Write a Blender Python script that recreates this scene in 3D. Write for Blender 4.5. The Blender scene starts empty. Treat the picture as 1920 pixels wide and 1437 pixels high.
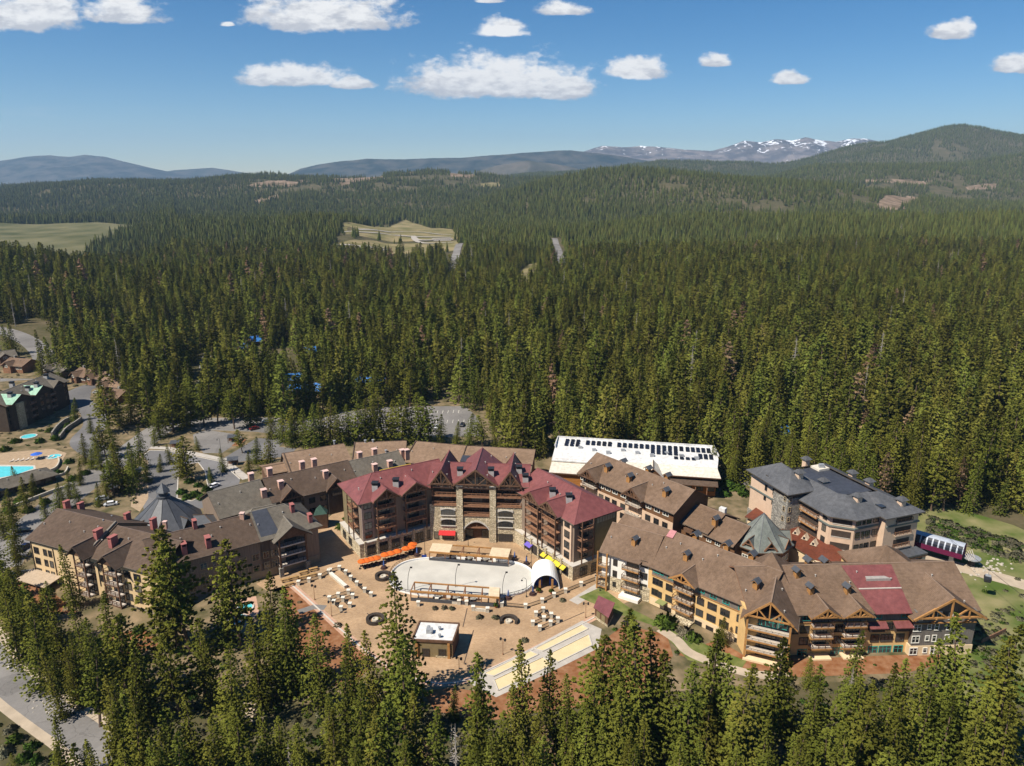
import bpy, bmesh, math, random
import numpy as np
from mathutils import Vector, Matrix
random.seed(7); rng = np.random.default_rng(7)
SC = bpy.context.scene
COL = SC.collection

# ------------------------------------------------------------------ camera, sky, sun, exposure
CAM_H, FOC, PITCH = 115.0, 1400.0, math.radians(15.6)
cam = bpy.data.cameras.new('camera'); cam_o = bpy.data.objects.new('camera', cam); COL.objects.link(cam_o)
cam.sensor_fit = 'HORIZONTAL'; cam.sensor_width = 36.0; cam.lens = 36.0*FOC/1920.0
cam.clip_start = 1.0; cam.clip_end = 60000.0
cam_o.location = (0, 0, CAM_H); cam_o.rotation_euler = (math.pi/2-PITCH, 0, 0)
SC.camera = cam_o
SUN_AZ = (-0.81, -0.58); SUN_EL = math.radians(52)
sun = bpy.data.lights.new('sun', 'SUN'); sun_o = bpy.data.objects.new('sun', sun); COL.objects.link(sun_o)
sun.energy = 4.9; sun.angle = math.radians(0.53); sun.color = (1.0, 0.93, 0.82)
_sd = Vector((SUN_AZ[0]*math.cos(SUN_EL), SUN_AZ[1]*math.cos(SUN_EL), math.sin(SUN_EL))).normalized()
sun_o.rotation_euler = _sd.to_track_quat('Z', 'Y').to_euler(); sun_o.location = (-200, -150, 400)
vs = SC.view_settings; vs.view_transform = 'Standard'; vs.look = 'None'; vs.gamma = 1.0; vs.exposure = 0.55
vs.use_curve_mapping = False
SC.cycles.max_bounces = 5; SC.cycles.diffuse_bounces = 2; SC.cycles.glossy_bounces = 2; SC.cycles.transmission_bounces = 3
SC.cycles.transparent_max_bounces = 4; SC.cycles.volume_bounces = 0; SC.cycles.use_denoising = True
SC.cycles.caustics_reflective = False; SC.cycles.caustics_refractive = False
SC.cycles.use_adaptive_sampling = True; SC.cycles.adaptive_threshold = 0.012

def build_world():
    w = bpy.data.worlds.new('World'); SC.world = w; w.use_nodes = True; w.cycles.sampling_method = 'MANUAL'; w.cycles.sample_map_resolution = 256
    nt = w.node_tree; N = nt.nodes; L = nt.links; N.clear()
    out = N.new('ShaderNodeOutputWorld'); bg = N.new('ShaderNodeBackground'); bg.inputs[1].default_value = 0.076
    sky = N.new('ShaderNodeTexSky'); sky.sky_type = 'NISHITA'; sky.sun_disc = False
    sky.sun_elevation = SUN_EL; sky.sun_rotation = math.atan2(SUN_AZ[0], SUN_AZ[1])
    sky.altitude = 2000; sky.air_density = 1.0; sky.dust_density = 0.0; sky.ozone_density = 3.0
    tc = N.new('ShaderNodeTexCoord'); sep = N.new('ShaderNodeSeparateXYZ'); L.new(tc.outputs['Generated'], sep.inputs[0])
    def mth(op, a, b=None, c=None, clamp=False):
        n = N.new('ShaderNodeMath'); n.operation = op; n.use_clamp = clamp
        for i, v in enumerate((a, b, c)):
            if v is None: continue
            if isinstance(v, (int, float)): n.inputs[i].default_value = v
            else: L.new(v, n.inputs[i])
        return n.outputs[0]
    yy = mth('MAXIMUM', sep.outputs[1], 0.02)
    u = mth('DIVIDE', sep.outputs[0], yy); v = mth('DIVIDE', sep.outputs[2], yy)
    cmb = N.new('ShaderNodeCombineXYZ'); L.new(u, cmb.inputs[0]); L.new(v, cmb.inputs[1]); uv = cmb.outputs[0]
    def noise(scale, detail, rough, sv=1.7):
        m = N.new('ShaderNodeVectorMath'); m.operation = 'MULTIPLY'; L.new(uv, m.inputs[0]); m.inputs[1].default_value = (1, sv, 1)
        n = N.new('ShaderNodeTexNoise'); n.inputs['Scale'].default_value = scale; n.inputs['Detail'].default_value = detail
        n.inputs['Roughness'].default_value = rough; L.new(m.outputs[0], n.inputs['Vector']); return n.outputs['Fac']
    n1 = noise(21, 7, 0.58); n2 = noise(80, 5, 0.6); n3 = noise(36, 7, 0.62, 2.6)
    # cumulus over the hills: direction (u, v), half width, half height, flat-based
    def uvp(px, py):
        x = (px-960)/FOC; t = -(py-718.5)/FOC; c, s = math.cos(PITCH), math.sin(PITCH)
        return x/(c+t*s), (-s+t*c)/(c+t*s)
    clouds = [(920, 138, 190, 50), (1030, 158, 120, 30), (545, 138, 118, 26), (663, 152, 50, 16), (1195, 124, 60, 26), (610, 18, 145, 44),
              (60, 12, 105, 50), (225, 12, 75, 36), (940, 52, 48, 20), (1055, 14, 52, 17), (1335, 113, 32, 14), (1482, 145, 42, 15),
              (1782, 56, 46, 21), (1905, 114, 56, 27), (426, 45, 14, 5), (915, 0, 30, 6), (2150, 60, 90, 40), (-160, 80, 110, 40)]
    acc = None; shade = None
    for (px, py, rx, ry) in clouds:
        cu, cv = uvp(px, py+ry*0.55); ru, rv = rx/FOC*1.28, ry/FOC*1.62
        du = mth('DIVIDE', mth('SUBTRACT', u, cu), ru)
        dv = mth('DIVIDE', mth('SUBTRACT', v, cv), rv)
        dn = mth('MULTIPLY', mth('MINIMUM', dv, 0.0), 3.4)
        dd = mth('ADD', mth('MAXIMUM', dv, 0.0), dn)
        f = mth('SUBTRACT', 1.0, mth('SQRT', mth('ADD', mth('MULTIPLY', du, du), mth('MULTIPLY', dd, dd))))
        acc = f if acc is None else mth('MAXIMUM', acc, f)
        h = mth('SUBTRACT', mth('ADD', dv, mth('MULTIPLY', f, 0.35)), 0.0)
        sh = mth('MULTIPLY', h, mth('GREATER_THAN', f, -0.25))
        shade = sh if shade is None else mth('MAXIMUM', shade, sh)
    dens = mth('ADD', acc, mth('ADD', mth('MULTIPLY', mth('SUBTRACT', n1, 0.5), 1.35), mth('MULTIPLY', mth('SUBTRACT', n2, 0.5), 0.5)))
    ss = N.new('ShaderNodeMapRange'); ss.interpolation_type = 'SMOOTHSTEP'; L.new(dens, ss.inputs[0])
    ss.inputs[1].default_value = 0.18; ss.inputs[2].default_value = 0.55
    # thin veil streaks low on the left
    mv = N.new('ShaderNodeMapRange'); mv.interpolation_type = 'SMOOTHSTEP'; nv = noise(9, 5, 0.55, 9.0); L.new(nv, mv.inputs[0])
    mv.inputs[1].default_value = 0.52; mv.inputs[2].default_value = 0.78; mv.inputs[4].default_value = 0.30
    band = mth('SUBTRACT', 1.0, mth('MULTIPLY', mth('ABSOLUTE', mth('SUBTRACT', v, 0.065)), 26.0), clamp=True)
    lft = mth('SUBTRACT', mth('MULTIPLY', u, -2.6), 0.75, clamp=True)
    veil = mth('MULTIPLY', mth('MULTIPLY', mv.outputs[0], band), lft)
    cs = N.new('ShaderNodeMapRange'); cs.interpolation_type = 'SMOOTHSTEP'
    L.new(mth('ADD', shade, mth('MULTIPLY', mth('SUBTRACT', n3, 0.5), 2.6)), cs.inputs[0])
    cs.inputs[1].default_value = -0.15; cs.inputs[2].default_value = 0.75
    cc = N.new('ShaderNodeMix'); cc.data_type = 'RGBA'; L.new(cs.outputs[0], cc.inputs[0])
    cc.inputs[6].default_value = (5.2, 5.4, 5.9, 1); cc.inputs[7].default_value = (8.7, 8.7, 8.7, 1)
    # deepen the blue a little away from the horizon, as a clear high-altitude sky does
    hs = N.new('ShaderNodeHueSaturation'); hs.inputs['Saturation'].default_value = 1.34; hs.inputs['Value'].default_value = 0.92; hs.inputs['Hue'].default_value = 0.499
    L.new(sky.outputs[0], hs.inputs['Color'])
    mix = N.new('ShaderNodeMix'); mix.data_type = 'RGBA'
    L.new(mth('MAXIMUM', ss.outputs[0], veil, clamp=True), mix.inputs[0]); L.new(hs.outputs[0], mix.inputs[6]); L.new(cc.outputs[2], mix.inputs[7])
    bg2 = N.new('ShaderNodeBackground'); bg2.inputs[1].default_value = bg.inputs[1].default_value; L.new(hs.outputs[0], bg2.inputs[0])
    part = mth('MULTIPLY', mth('GREATER_THAN', sep.outputs[1], 0.4), mth('MULTIPLY', mth('LESS_THAN', v, 0.36), mth('GREATER_THAN', v, 0.0)))   # the stretch of sky the clouds stand in
    ms = N.new('ShaderNodeMixShader'); L.new(part, ms.inputs[0]); L.new(bg2.outputs[0], ms.inputs[1]); L.new(bg.outputs[0], ms.inputs[2])
    L.new(mix.outputs[2], bg.inputs[0]); L.new(ms.outputs[0], out.inputs[0])
build_world()

# ------------------------------------------------------------------ helpers
_c, _s = math.cos(PITCH), math.sin(PITCH)
def G(px, py, z=0.0):
    """survey: the place on level z seen at photograph position (px, py)"""
    x = (px-960)/FOC; t = -(py-718.5)/FOC
    dy = _c+t*_s; dz = -_s+t*_c; k = (z-CAM_H)/dz
    return (x*k, dy*k)
def slope(px, py):
    t = -(py-718.5)/FOC
    return (-_s+t*_c)/(_c+t*_s)
def setp(o, label=None, cat=None, group=None, kind=None):
    if label: o['label'] = label
    if cat: o['category'] = cat
    if group: o['group'] = group
    if kind: o['kind'] = kind
    return o

MATS = {}
def mat(name, col, rough=0.85, var=0.12, scale=1.5, bump=0.0, col2=None, spec=0.25, metal=0.0, detail=4.0, coord='Object', stretch=None, rnd=0.0, fac=(0.3, 0.7)):
    """procedural surface: two tones mixed by noise, optional fine relief"""
    if name in MATS: return MATS[name]
    m = bpy.data.materials.new(name); m.use_nodes = True; MATS[name] = m
    nt = m.node_tree; N = nt.nodes; L = nt.links; b = N['Principled BSDF']
    b.inputs['Roughness'].default_value = rough; b.inputs['Specular IOR Level'].default_value = spec; b.inputs['Metallic'].default_value = metal
    tc = N.new('ShaderNodeTexCoord'); src = tc.outputs[coord]
    if stretch:
        mp = N.new('ShaderNodeMapping'); mp.inputs['Scale'].default_value = stretch; L.new(src, mp.inputs[0]); src = mp.outputs[0]
    nz = N.new('ShaderNodeTexNoise'); nz.inputs['Scale'].default_value = scale; nz.inputs['Detail'].default_value = detail; L.new(src, nz.inputs['Vector'])
    mr = N.new('ShaderNodeMapRange'); L.new(nz.outputs['Fac'], mr.inputs[0]); mr.inputs[1].default_value = fac[0]; mr.inputs[2].default_value = fac[1]
    mx = N.new('ShaderNodeMix'); mx.data_type = 'RGBA'; L.new(mr.outputs[0], mx.inputs[0])
    a = [max(0, v*(1-var)) for v in col]; c2 = col2 if col2 else [min(1, v*(1+var)) for v in col]
    mx.inputs[6].default_value = (*a, 1); mx.inputs[7].default_value = (*c2, 1)
    cout = mx.outputs[2]
    if rnd:
        oi = N.new('ShaderNodeObjectInfo'); hs = N.new('ShaderNodeHueSaturation'); L.new(cout, hs.inputs['Color'])
        r2 = N.new('ShaderNodeMapRange'); L.new(oi.outputs['Random'], r2.inputs[0]); r2.inputs[3].default_value = 1-rnd; r2.inputs[4].default_value = 1+rnd
        L.new(r2.outputs[0], hs.inputs['Value']); cout = hs.outputs[0]
    L.new(cout, b.inputs['Base Color'])
    if bump:
        bp = N.new('ShaderNodeBump'); bp.inputs['Strength'].default_value = bump; L.new(nz.outputs['Fac'], bp.inputs['Height']); L.new(bp.outputs[0], b.inputs['Normal'])
    m['_links'] = 0
    return m

class MB:
    """mesh builder: collects shapes, becomes ONE mesh object"""
    def __init__(s): s.v = []; s.f = []; s.m = []
    def add(s, vs, fs, mi=0):
        o = len(s.v); s.v.extend([tuple(p) for p in vs]); s.f.extend([tuple(i+o for i in f) for f in fs]); s.m.extend([mi]*len(fs)); return s
    def box(s, x0, x1, y0, y1, z0, z1, mi=0):
        return s.add([(x0,y0,z0),(x1,y0,z0),(x1,y1,z0),(x0,y1,z0),(x0,y0,z1),(x1,y0,z1),(x1,y1,z1),(x0,y1,z1)],
                     [(0,3,2,1),(4,5,6,7),(0,1,5,4),(1,2,6,5),(2,3,7,6),(3,0,4,7)], mi)
    def prism(s, poly, z0, z1, mi=0):
        n = len(poly)
        a = sum(poly[i][0]*poly[(i+1)%n][1]-poly[(i+1)%n][0]*poly[i][1] for i in range(n))
        if a < 0: poly = poly[::-1]
        vs = [(x,y,z0) for x,y in poly]+[(x,y,z1) for x,y in poly]
        fs = [tuple(range(n-1,-1,-1)), tuple(range(n,2*n))]+[(i,(i+1)%n,(i+1)%n+n,i+n) for i in range(n)]
        return s.add(vs, fs, mi)
    def bar(s, p, q, w=0.1, h=None, mi=0):
        """square bar between two points"""
        h = w if h is None else h
        p = Vector(p); q = Vector(q); d = (q-p); l = d.length
        if l < 1e-6: return s
        d /= l; up = Vector((0,0,1)) if abs(d.z) < 0.95 else Vector((1,0,0))
        a = d.cross(up).normalized(); b = a.cross(d)
        r = [(-1,-1),(1,-1),(1,1),(-1,1)]
        vs = [p+a*(i*w/2)+b*(j*h/2) for i,j in r]+[q+a*(i*w/2)+b*(j*h/2) for i,j in r]
        return s.add(vs, [(3,2,1,0),(4,5,6,7),(0,1,5,4),(1,2,6,5),(2,3,7,6),(3,0,4,7)], mi)
    def lathe(s, cx, cy, prof, n=12, mi=0, a0=0.0):
        """surface of revolution, prof = [(r, z), ...]"""
        vs = []
        for r, z in prof:
            for k in range(n):
                t = a0+2*math.pi*k/n; vs.append((cx+r*math.cos(t), cy+r*math.sin(t), z))
        fs = []
        for i in range(len(prof)-1):
            for k in range(n):
                k2 = (k+1) % n; fs.append((i*n+k, i*n+k2, (i+1)*n+k2, (i+1)*n+k))
        if prof[0][0] > 0.001: fs.append(tuple(range(n-1,-1,-1)))
        if prof[-1][0] > 0.001: fs.append(tuple((len(prof)-1)*n+k for k in range(n)))
        return s.add(vs, fs, mi)
    def slab(s, vs, fs, th, mi=0, mi_under=None):
        """thick sheet: top faces, underside th lower, fascia round the edge"""
        n = len(vs); o = [tuple(p) for p in vs]; u = [(x,y,z-th) for x,y,z in vs]
        ed = {}
        for f in fs:
            for i in range(len(f)):
                a, b = f[i], f[(i+1) % len(f)]
                ed[(a,b)] = 1
        side = [(b, a, a+n, b+n) for (a,b) in ed if (b,a) not in ed]
        mu = mi if mi_under is None else mi_under
        s.add(o+u, list(fs), mi)
        base = len(s.v)-2*n
        for f in fs: s.f.append(tuple(i+n+base for i in reversed(f))); s.m.append(mu)
        for f in side: s.f.append(tuple(i+base for i in f)); s.m.append(mu)
        return s
    def mesh(s, name, mats, smooth=False):
        me = bpy.data.meshes.new(name); me.from_pydata(s.v, [], s.f)
        for m in (mats if isinstance(mats, (list, tuple)) else [mats]): me.materials.append(m)
        me.polygons.foreach_set('material_index', s.m)
        if smooth: me.polygons.foreach_set('use_smooth', [True]*len(s.f))
        me.update(); return me
    def build(s, name, mats, parent=None, loc=None, rz=0.0, smooth=False):
        return link(name, s.mesh(name, mats, smooth), parent, loc, rz)
def link(name, me, parent=None, loc=None, rz=0.0):
    o = bpy.data.objects.new(name, me); COL.objects.link(o)
    if loc is not None: o.location = loc
    if rz: o.rotation_euler = (0, 0, rz)
    if parent: o.parent = parent
    return o
def thing(name, label, cat, loc=(0,0,0), rz=0.0, group=None):
    o = bpy.data.objects.new(name, None); COL.objects.link(o); o.location = loc; o.rotation_euler = (0, 0, rz)
    o.empty_display_size = 0.5
    return setp(o, label, cat, group)
def copy_tree(o, parent=None):
    c = o.copy(); COL.objects.link(c); c.parent = parent
    for ch in list(o.children): copy_tree(ch, c)
    return c

# ------------------------------------------------------------------ terrain
def fbm(x, y, sc, oct=4, seed=0):
    """cheap value noise, numpy"""
    r = np.random.default_rng(seed); tab = r.random((64, 64)); v = np.zeros_like(x, dtype=float); amp = 1.0; tot = 0
    for k in range(oct):
        X = x/sc*(2**k)+17.3*k; Y = y/sc*(2**k)+9.1*k
        i = np.floor(X).astype(int); j = np.floor(Y).astype(int); fx = X-i; fy = Y-j
        fx = fx*fx*(3-2*fx); fy = fy*fy*(3-2*fy); i0 = i % 64; j0 = j % 64; i1 = (i+1) % 64; j1 = (j+1) % 64
        v += amp*((tab[i0,j0]*(1-fx)+tab[i1,j0]*fx)*(1-fy)+(tab[i0,j1]*(1-fx)+tab[i1,j1]*fx)*fy); tot += amp; amp *= 0.5
    return v/tot-0.5
RIDGES = [  # distance, front length, back length, crest seen at (px, py), trees on it
    (760, 330, 260, [(-500,430),(-200,440),(0,462),(90,475),(180,500),(260,548),(330,610),(420,640)], 29),
    (1500, 520, 420, [(-300,620),(60,560),(150,500),(300,446),(450,420),(560,403),(650,404),(760,428),(860,448),(960,470),(1050,520)], 20),
    (1550, 650, 350, [(850,520),(960,470),(1060,432),(1150,424),(1250,417),(1400,410),(1600,404),(1800,407),(2000,402),(2400,400)], 20),
    (2800, 1000, 700, [(600,430),(740,404),(860,378),(950,352),(1000,337),(1100,320),(1180,315),(1300,320),(1400,327),(1480,332),(1600,346),(1700,360),(1900,375),(2300,390)], 18),
    (3900, 1500, 900, [(-500,350),(0,347),(170,334),(300,334),(480,328),(600,324),(800,320),(900,322),(960,328),(1100,335),(1300,340)], 16),
    (4300, 1300, 900, [(1200,345),(1350,331),(1480,319),(1550,310),(1650,306),(1800,301),(1920,287),(2050,280),(2400,270)], 16),
    (6000, 1700, 900, [(900,335),(1100,318),(1180,306),(1240,301),(1350,308),(1450,303),(1520,295),(1600,271),(1680,251),(1750,239),(1790,237),(1850,244),(1920,251),(2050,256),(2400,262)], 14)]
def ridge_z(D, pts, th, a):
    px = 960+a*FOC/_c
    xs = np.array([p[0] for p in pts]); zs = np.array([CAM_H+D*slope(*p)-th for p in pts])
    return np.interp(px, xs, zs, left=zs[0]-60, right=zs[-1]-60)
def hgt(x, y):
    x = np.asarray(x, float); y = np.asarray(y, float); yy = np.maximum(y, 30); a = x/yy
    base = np.where(yy > 1600, -(22+38*np.clip((a-0.02)*8, 0, 1))*np.clip((yy-1600)/420, 0, 1), 0)
    base = np.where((a < -0.44) & (yy > 850), base*0-24*np.clip((yy-850)/300, 0, 1)*np.clip((-0.44-a)/0.06, 0, 1), base)
    h = base.copy()
    far = np.clip((yy-430)/500, 0, 1)
    for D, wf, wb, pts, th in RIDGES:
        z = ridge_z(D, pts, th, a); d = yy+fbm(x, y, 900, 3, int(D))*wf*0.35
        t = np.where(d < D, np.clip(1-(D-d)/wf, 0, 1), np.clip(1-(d-D)/wb, 0, 1))
        t = t*t*(3-2*t)
        h = np.maximum(h, base+(z-base)*t)
    k = np.clip(yy/5000, 0, 1)
    h = h+far*(fbm(x, y, 420, 4, 3)*(16+60*k)*np.clip(k*2+0.25, 0, 1))
    h = h+far*np.clip((1900-yy)/500, 0, 1)*fbm(x, y, 330, 3, 19)*34
    # the ground falls a storey in front of the left lodge
    dip = np.exp(-(((x+103)/14)**2+((y-171)/11)**2)*1.2)*-3.4
    return h+np.where(yy < 260, dip, 0)
def hz(x, y): return float(hgt(np.array([x]), np.array([y]))[0])

def inpoly(x, y, poly):
    x = np.asarray(x); y = np.asarray(y); r = np.zeros(x.shape, bool); n = len(poly)
    for i in range(n):
        x1, y1 = poly[i]; x2, y2 = poly[(i+1) % n]
        if y1 == y2: continue
        c = ((y1 > y) != (y2 > y)) & (x < (x2-x1)*(y-y1)/(y2-y1)+x1); r ^= c
    return r
def GP(pts, z=0.0): return [G(p[0], p[1], z) for p in pts]

def build_terrain():
    A = np.linspace(-1.25, 1.25, 380); R = np.concatenate([np.linspace(20, 420, 110), np.geomspace(424, 7600, 230)])
    aa, rr = np.meshgrid(A, R); X = aa*rr; Y = rr; Z = hgt(X, Y)
    nr, na = X.shape
    co = np.stack([X, Y, Z], -1).reshape(-1, 3)
    idx = np.arange(nr*na).reshape(nr, na)
    f = np.stack([idx[:-1,:-1], idx[:-1,1:], idx[1:,1:], idx[1:,:-1]], -1).reshape(-1, 4)
    me = bpy.data.meshes.new('ground'); me.from_pydata(co.tolist(), [], f.tolist()); me.polygons.foreach_set('use_smooth', [True]*len(f))
    m = bpy.data.materials.new('forest_floor'); m.use_nodes = True; nt = m.node_tree; N = nt.nodes; L = nt.links; b = N['Principled BSDF']
    b.inputs['Roughness'].default_value = 1.0; b.inputs['Specular IOR Level'].default_value = 0.05
    tc = N.new('ShaderNodeTexCoord')
    def nz(sc, det):
        n = N.new('ShaderNodeTexNoise'); n.inputs['Scale'].default_value = sc; n.inputs['Detail'].default_value = det; L.new(tc.outputs['Object'], n.inputs['Vector']); return n.outputs['Fac']
    def ramp(src, stops):
        r = N.new('ShaderNodeValToRGB'); L.new(src, r.inputs[0]); e = r.color_ramp.elements
        e[0].position, e[0].color = stops[0][0], (*stops[0][1], 1); e[1].position, e[1].color = stops[-1][0], (*stops[-1][1], 1)
        for p, c in stops[1:-1]: q = e.new(p); q.color = (*c, 1)
        return r.outputs[0]
    c1 = ramp(nz(0.035, 8), [(0.3,(0.055,0.055,0.022)),(0.5,(0.085,0.075,0.036)),(0.64,(0.13,0.10,0.06)),(0.8,(0.20,0.15,0.10))])
    c2 = ramp(nz(0.35, 6), [(0.3,(0.045,0.052,0.02)),(0.55,(0.095,0.08,0.042)),(0.8,(0.18,0.14,0.09))])
    mx = N.new('ShaderNodeMix'); mx.data_type = 'RGBA'; mx.inputs[0].default_value = 0.45; L.new(c1, mx.inputs[6]); L.new(c2, mx.inputs[7])
    L.new(mx.outputs[2], b.inputs['Base Color']); me.materials.append(m)
    o = bpy.data.objects.new('ground', me); COL.objects.link(o); setp(o, 'brown and green forest ground reaching to the hills', None, None, 'structure')
build_terrain()

def mountain(name, label, D, pts, depth, cols, seed, snow=0.0, rough=0.14, n=300):
    """a far range as a solid ridge: front slope, crest, back slope"""
    px = np.linspace(pts[0][0], pts[-1][0], n); xs = [p[0] for p in pts]; py = np.interp(px, xs, [p[1] for p in pts])
    T = np.linspace(-1, 1, 91); V = []
    pxg, tg = np.meshgrid(px, T); pyg = np.interp(pxg, xs, [p[1] for p in pts])
    a = (pxg-960)*_c/FOC; y = D+tg*depth; x = a*D*(1+tg*depth/D*0.55)
    pk = CAM_H+D*np.vectorize(lambda q: slope(0, q))(pyg)
    prof = np.where(tg <= 0, (1+tg)**1.15, (1-tg))
    rid = np.abs(fbm(x, y*0.55, depth*0.8, 5, seed))*-2.2+0.35
    z = -60+(pk+60)*prof*(1+rough*rid*2.2*(1-prof)*1.6)+fbm(x, y, depth*0.30, 5, seed+1)*pk*0.42*np.clip(1-np.abs(prof-0.5)*1.5, 0.10, 1)
    co = np.stack([x, y, z], -1).reshape(-1, 3); idx = np.arange(co.shape[0]).reshape(pxg.shape)
    f = np.stack([idx[:-1,:-1], idx[:-1,1:], idx[1:,1:], idx[1:,:-1]], -1).reshape(-1, 4)
    me = bpy.data.meshes.new(name); me.from_pydata(co.tolist(), [], f.tolist()); me.polygons.foreach_set('use_smooth', [True]*len(f))
    m = bpy.data.materials.new(name+'_rock'); m.use_nodes = True; nt = m.node_tree; N = nt.nodes; L = nt.links; b = N['Principled BSDF']
    b.inputs['Roughness'].default_value = 1.0; b.inputs['Specular IOR Level'].default_value = 0.0
    tc = N.new('ShaderNodeTexCoord'); nz = N.new('ShaderNodeTexNoise'); nz.inputs['Scale'].default_value = 0.004; nz.inputs['Detail'].default_value = 9; nz.inputs['Roughness'].default_value = 0.65
    L.new(tc.outputs['Object'], nz.inputs['Vector'])
    r = N.new('ShaderNodeValToRGB'); L.new(nz.outputs['Fac'], r.inputs[0]); e = r.color_ramp.elements
    e[0].position, e[0].color = 0.42, (*cols[0], 1); e[1].position, e[1].color = 0.60, (*cols[1], 1)
    out = r.outputs[0]
    if snow:
        sp = N.new('ShaderNodeSeparateXYZ'); L.new(tc.outputs['Object'], sp.inputs[0])
        n2 = N.new('ShaderNodeTexNoise'); n2.inputs['Scale'].default_value = 0.0075; n2.inputs['Detail'].default_value = 8; n2.inputs['Roughness'].default_value = 0.6; n2.inputs['Distortion'].default_value = 1.2
        mp = N.new('ShaderNodeMapping'); mp.inputs['Scale'].default_value = (1, 1, 0.5); L.new(tc.outputs['Object'], mp.inputs[0]); L.new(mp.outputs[0], n2.inputs['Vector'])
        mh = N.new('ShaderNodeMapRange'); L.new(sp.outputs[2], mh.inputs[0]); mh.inputs[1].default_value = 230; mh.inputs[2].default_value = 630; mh.inputs[3].default_value = -0.14; mh.inputs[4].default_value = 0.12
        ad = N.new('ShaderNodeMath'); ad.operation = 'ADD'; L.new(n2.outputs['Fac'], ad.inputs[0]); L.new(mh.outputs[0], ad.inputs[1])
        st = N.new('ShaderNodeMapRange'); L.new(ad.outputs[0], st.inputs[0]); st.inputs[1].default_value = 0.605; st.inputs[2].default_value = 0.635
        mx = N.new('ShaderNodeMix'); mx.data_type = 'RGBA'; L.new(st.outputs[0], mx.inputs[0]); L.new(out, mx.inputs[6]); mx.inputs[7].default_value = (0.8, 0.82, 0.85, 1); out = mx.outputs[2]
    L.new(out, b.inputs['Base Color']); me.materials.append(m)
    o = bpy.data.objects.new('mountain', me); COL.objects.link(o); return setp(o, label, None, None, 'structure')
mountain('mountain_snow', 'far rocky range streaked with snow', 11000, [(860,330),(900,318),(960,311),(1010,303),(1060,292),(1100,283),(1130,274),(1165,277),(1200,273),(1240,277),(1290,280),(1330,284),(1360,276),(1390,265),(1420,268),(1450,263),(1480,265),(1505,257),(1535,262),(1560,265),(1590,258),(1612,257),(1650,265),(1720,262),(1800,268),(1950,262),(2100,270),(2400,300)],
         2100, [(0.085,0.085,0.095),(0.21,0.185,0.18)], 11, snow=1.0, rough=0.2)
mountain('mountain_left', 'dark blue wooded mountain on the far left', 11800, [(-600,322),(-300,310),(-100,306),(0,303),(50,295),(75,292),(100,290),(135,293),(165,289),(200,293),(225,300),(260,309),(285,316),(330,325),(430,333)],
         1800, [(0.022,0.036,0.042),(0.085,0.085,0.085)], 21)
mountain('mountain_gap', 'low pale ridge in the far gap', 13200, [(250,332),(300,324),(330,319),(370,316),(400,314),(430,319),(470,326),(540,333)], 1200, [(0.03,0.04,0.035),(0.08,0.075,0.065)], 31, n=90)
mountain('mountain_centre', 'long wooded mountain behind the centre hills', 9300, [(520,334),(545,325),(565,316),(600,309),(640,303),(690,297),(740,299),(800,299),(860,297),(900,293),(940,290),(990,286),(1040,281),(1070,281),(1120,287),(1200,300),(1300,315)],
         1500, [(0.020,0.034,0.036),(0.075,0.075,0.068)], 41)
mountain('mountain_knoll', 'bare brown knoll before the centre mountain', 7900, [(880,325),(930,312),(960,306),(990,302),(1030,306),(1080,316),(1130,325)], 600, [(0.06,0.062,0.045),(0.115,0.10,0.08)], 51, n=60)

def build_haze():
    b = MB(); b.box(-16000, 16000, -400, 16500, -140, 900)
    o = b.build('haze', mat('haze_empty', (1,1,1)))
    m = bpy.data.materials.new('haze_air'); m.use_nodes = True; N = m.node_tree.nodes; N.clear()
    out = N.new('ShaderNodeOutputMaterial'); v = N.new('ShaderNodeVolumePrincipled')
    v.inputs['Color'].default_value = (0.50, 0.73, 1.0, 1); v.inputs['Density'].default_value = HAZE; v.inputs['Anisotropy'].default_value = 0.15
    m.node_tree.links.new(v.outputs[0], out.inputs['Volume'])
    o.data.materials.clear(); o.data.materials.append(m); setp(o, 'thin blue summer haze over the whole valley', None, None, 'stuff')
HAZE = 4.9e-5
build_haze()
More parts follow.
